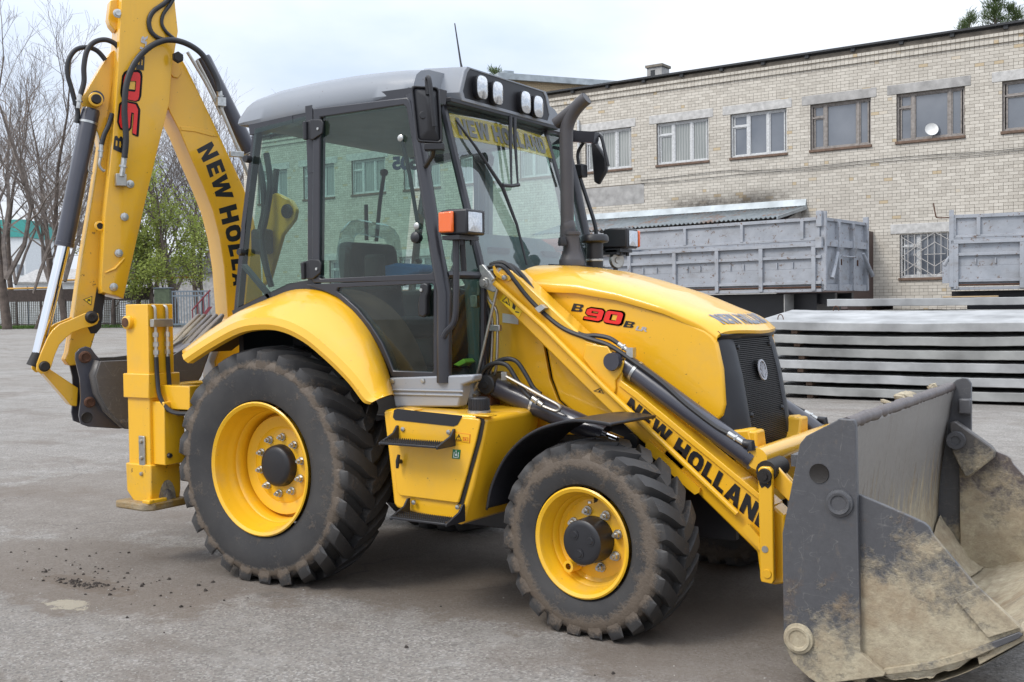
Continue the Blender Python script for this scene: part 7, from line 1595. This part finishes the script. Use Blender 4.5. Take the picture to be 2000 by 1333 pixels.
bx = tag(empty('green_box', FG(-.7, 0, 0)), 'green metal cabinet left of the gate', 'cabinet'); obj('cabinet_body', MB().box((-1.15, .15, -.3), (-.12, 2.62, .1), FG), 'green_box', bx, bevel=.03); obj('cabinet_roof', MB().box((-1.2, 2.62, -.35), (0.02, 2.68, .16), FG), 'gate_blue', bx)
obj('cabinet_legs', MB().box((-1.1, 0, -.2), (-1.0, .15, .05), FG).box((-.3, 0, -.2), (-.2, .15, .05), FG), 'gate_blue', bx)
st_ = tag(empty('red_stair_rail', FG(GLn*.8, 0, 1.2)), 'dark red stair railing in front of the gate', 'railing')
obj('stringer', MB().prism([(GLn*.58, -.25), (GLn*.66, -.25), (GLn*1.15, 1.35), (GLn*1.05, 1.35)], FG, 1.0, 1.06), 'gate_red', st_)
obj('handrail', MB().tube([FG(GLn*.62, 1.1, 1.03), FG(GLn*1.1, 2.45, 1.03)], .05, 6), 'gate_red', st_)
for k in range(4): u = GLn*(.64+.14*k); obj('baluster', MB().tube([FG(u, -.1+.38*k, 1.03), FG(u, 1.15+.39*k, 1.03)], .035, 6), 'gate_red', st_)
# buildings beyond the trees
q = [(-115.105,66.228),(-110.482,69.192)]; wb = tag(empty('white_building', (q[0][0], q[0][1], 0)), 'white building with teal roof band behind the trees at far left', 'building')
dv = Vector((q[1][0]-q[0][0], q[1][1]-q[0][1], 0)); LB = dv.length; wb.rotation_euler.z = math.atan2(dv.y, dv.x)
obj('wall', MB().box((0, 0, 0), (LB, 8, 10.6)), 'white_wall', wb, local=True, smooth=0); obj('roof_band', MB().box((-.2, -.25, 10.6), (LB+.2, 8.2, 12.6)), 'teal', wb, local=True, smooth=0); obj('wall_strip', MB().box((LB*.28, -.05, 0), (LB*.36, 0.1, 10.6)), 'teal', wb, local=True)
for i in range(3): obj('window', MB().box((LB*(.45+.18*i), -.06, 6.2), (LB*(.45+.18*i)+.8, .05, 7.4)), 'pane_dark', wb, local=True)
q = [(-92.988,56.639),(-86.235,60.970)]; lb_ = tag(empty('low_white_shed', (q[0][0], q[0][1], 0)), 'low pale shed beyond the fence, between tree trunks', 'building'); dv = Vector((q[1][0]-q[0][0], q[1][1]-q[0][1], 0)); lb_.rotation_euler.z = math.atan2(dv.y, dv.x)
obj('wall', MB().box((0, 0, 0), (dv.length, 5, 4.6)), 'white_wall', lb_, local=True, smooth=0); obj('roof', MB().prism([(-.3, 4.6), (5.3, 4.6), (5.3, 6.2), (-.3, 4.75)], lambda u, v, t: Vector((t, u, v)), -.2, dv.length+.2), 'concrete', lb_, local=True, smooth=0)
q = [(-96.325,72.327),(-85.714,79.132)]; rb2 = tag(empty('pale_long_building', (q[0][0], q[0][1], 0)), 'pale long building glimpsed behind the leafing trees', 'building'); dv = Vector((q[1][0]-q[0][0], q[1][1]-q[0][1], 0)); rb2.rotation_euler.z = math.atan2(dv.y, dv.x)
obj('wall', MB().box((0, 0, 0), (dv.length, 6, 6.0)), 'concrete', rb2, local=True, smooth=0); obj('roof', MB().prism([(-.4, 6), (6.4, 6), (3, 8.0)], lambda u, v, t: Vector((t, u, v)), -.3, dv.length+.3), 'rooftar', rb2, local=True, smooth=0)
# grass verge at the fence foot
rnd = random.Random(9); gb = MB()
for _ in range(9000):
    u = rnd.uniform(-4, FL+1.0); t = rnd.uniform(.3, 3.0) if rnd.random() < .8 else rnd.uniform(-2, .3)
    if u > 8.5 and t > 1.6: continue
    p = FFn(u, 0, t); p.z = ground_z(p.x, p.y); h = rnd.uniform(.10, .28); a = rnd.random()*3.14; d = Vector((cos(a), sin(a), 0))*rnd.uniform(.03, .07); lean = Vector((rnd.gauss(0, .06), rnd.gauss(0, .06), 0)); gb.add([p-d, p+d, p+lean+Vector((0, 0, h))], [(0, 1, 2)])
gs = obj('verge_grass', gb, 'grass', None, smooth=0, recalc=False); gs['kind'] = 'stuff'; gs['label'] = 'green grass along the foot of the fence'
M['soil_verge'] = simple('verge_soil', (0.10, 0.11, 0.055), .95, var=.3)
vg = MB(); vg.grid([[FFn(u, 0, t) for t in (-3, .0, 2.2 if u < 9 else .6)] for u in (-5, 0, 5, 8.9, 9.1, FL)])
for p in vg.v: p.z = ground_z(p.x, p.y) + .012
structure(obj('verge', vg, 'soil_verge', None, smooth=0), 'grass verge at the fence')
kb = MB().box((8.5, -.1, .9), (FL+6, .12, 1.15), FFn); structure(obj('kerb', kb, 'concrete', None, smooth=0), 'low kerb below the gate')

# no part deeper than thing > part > sub-part
def depth(o):
    d = 0
    while o.parent: o = o.parent; d += 1
    return d
for o in list(bpy.data.objects):
    while depth(o) > 2:
        p = o.parent; o.location = p.location + o.location; o.parent = p.parent
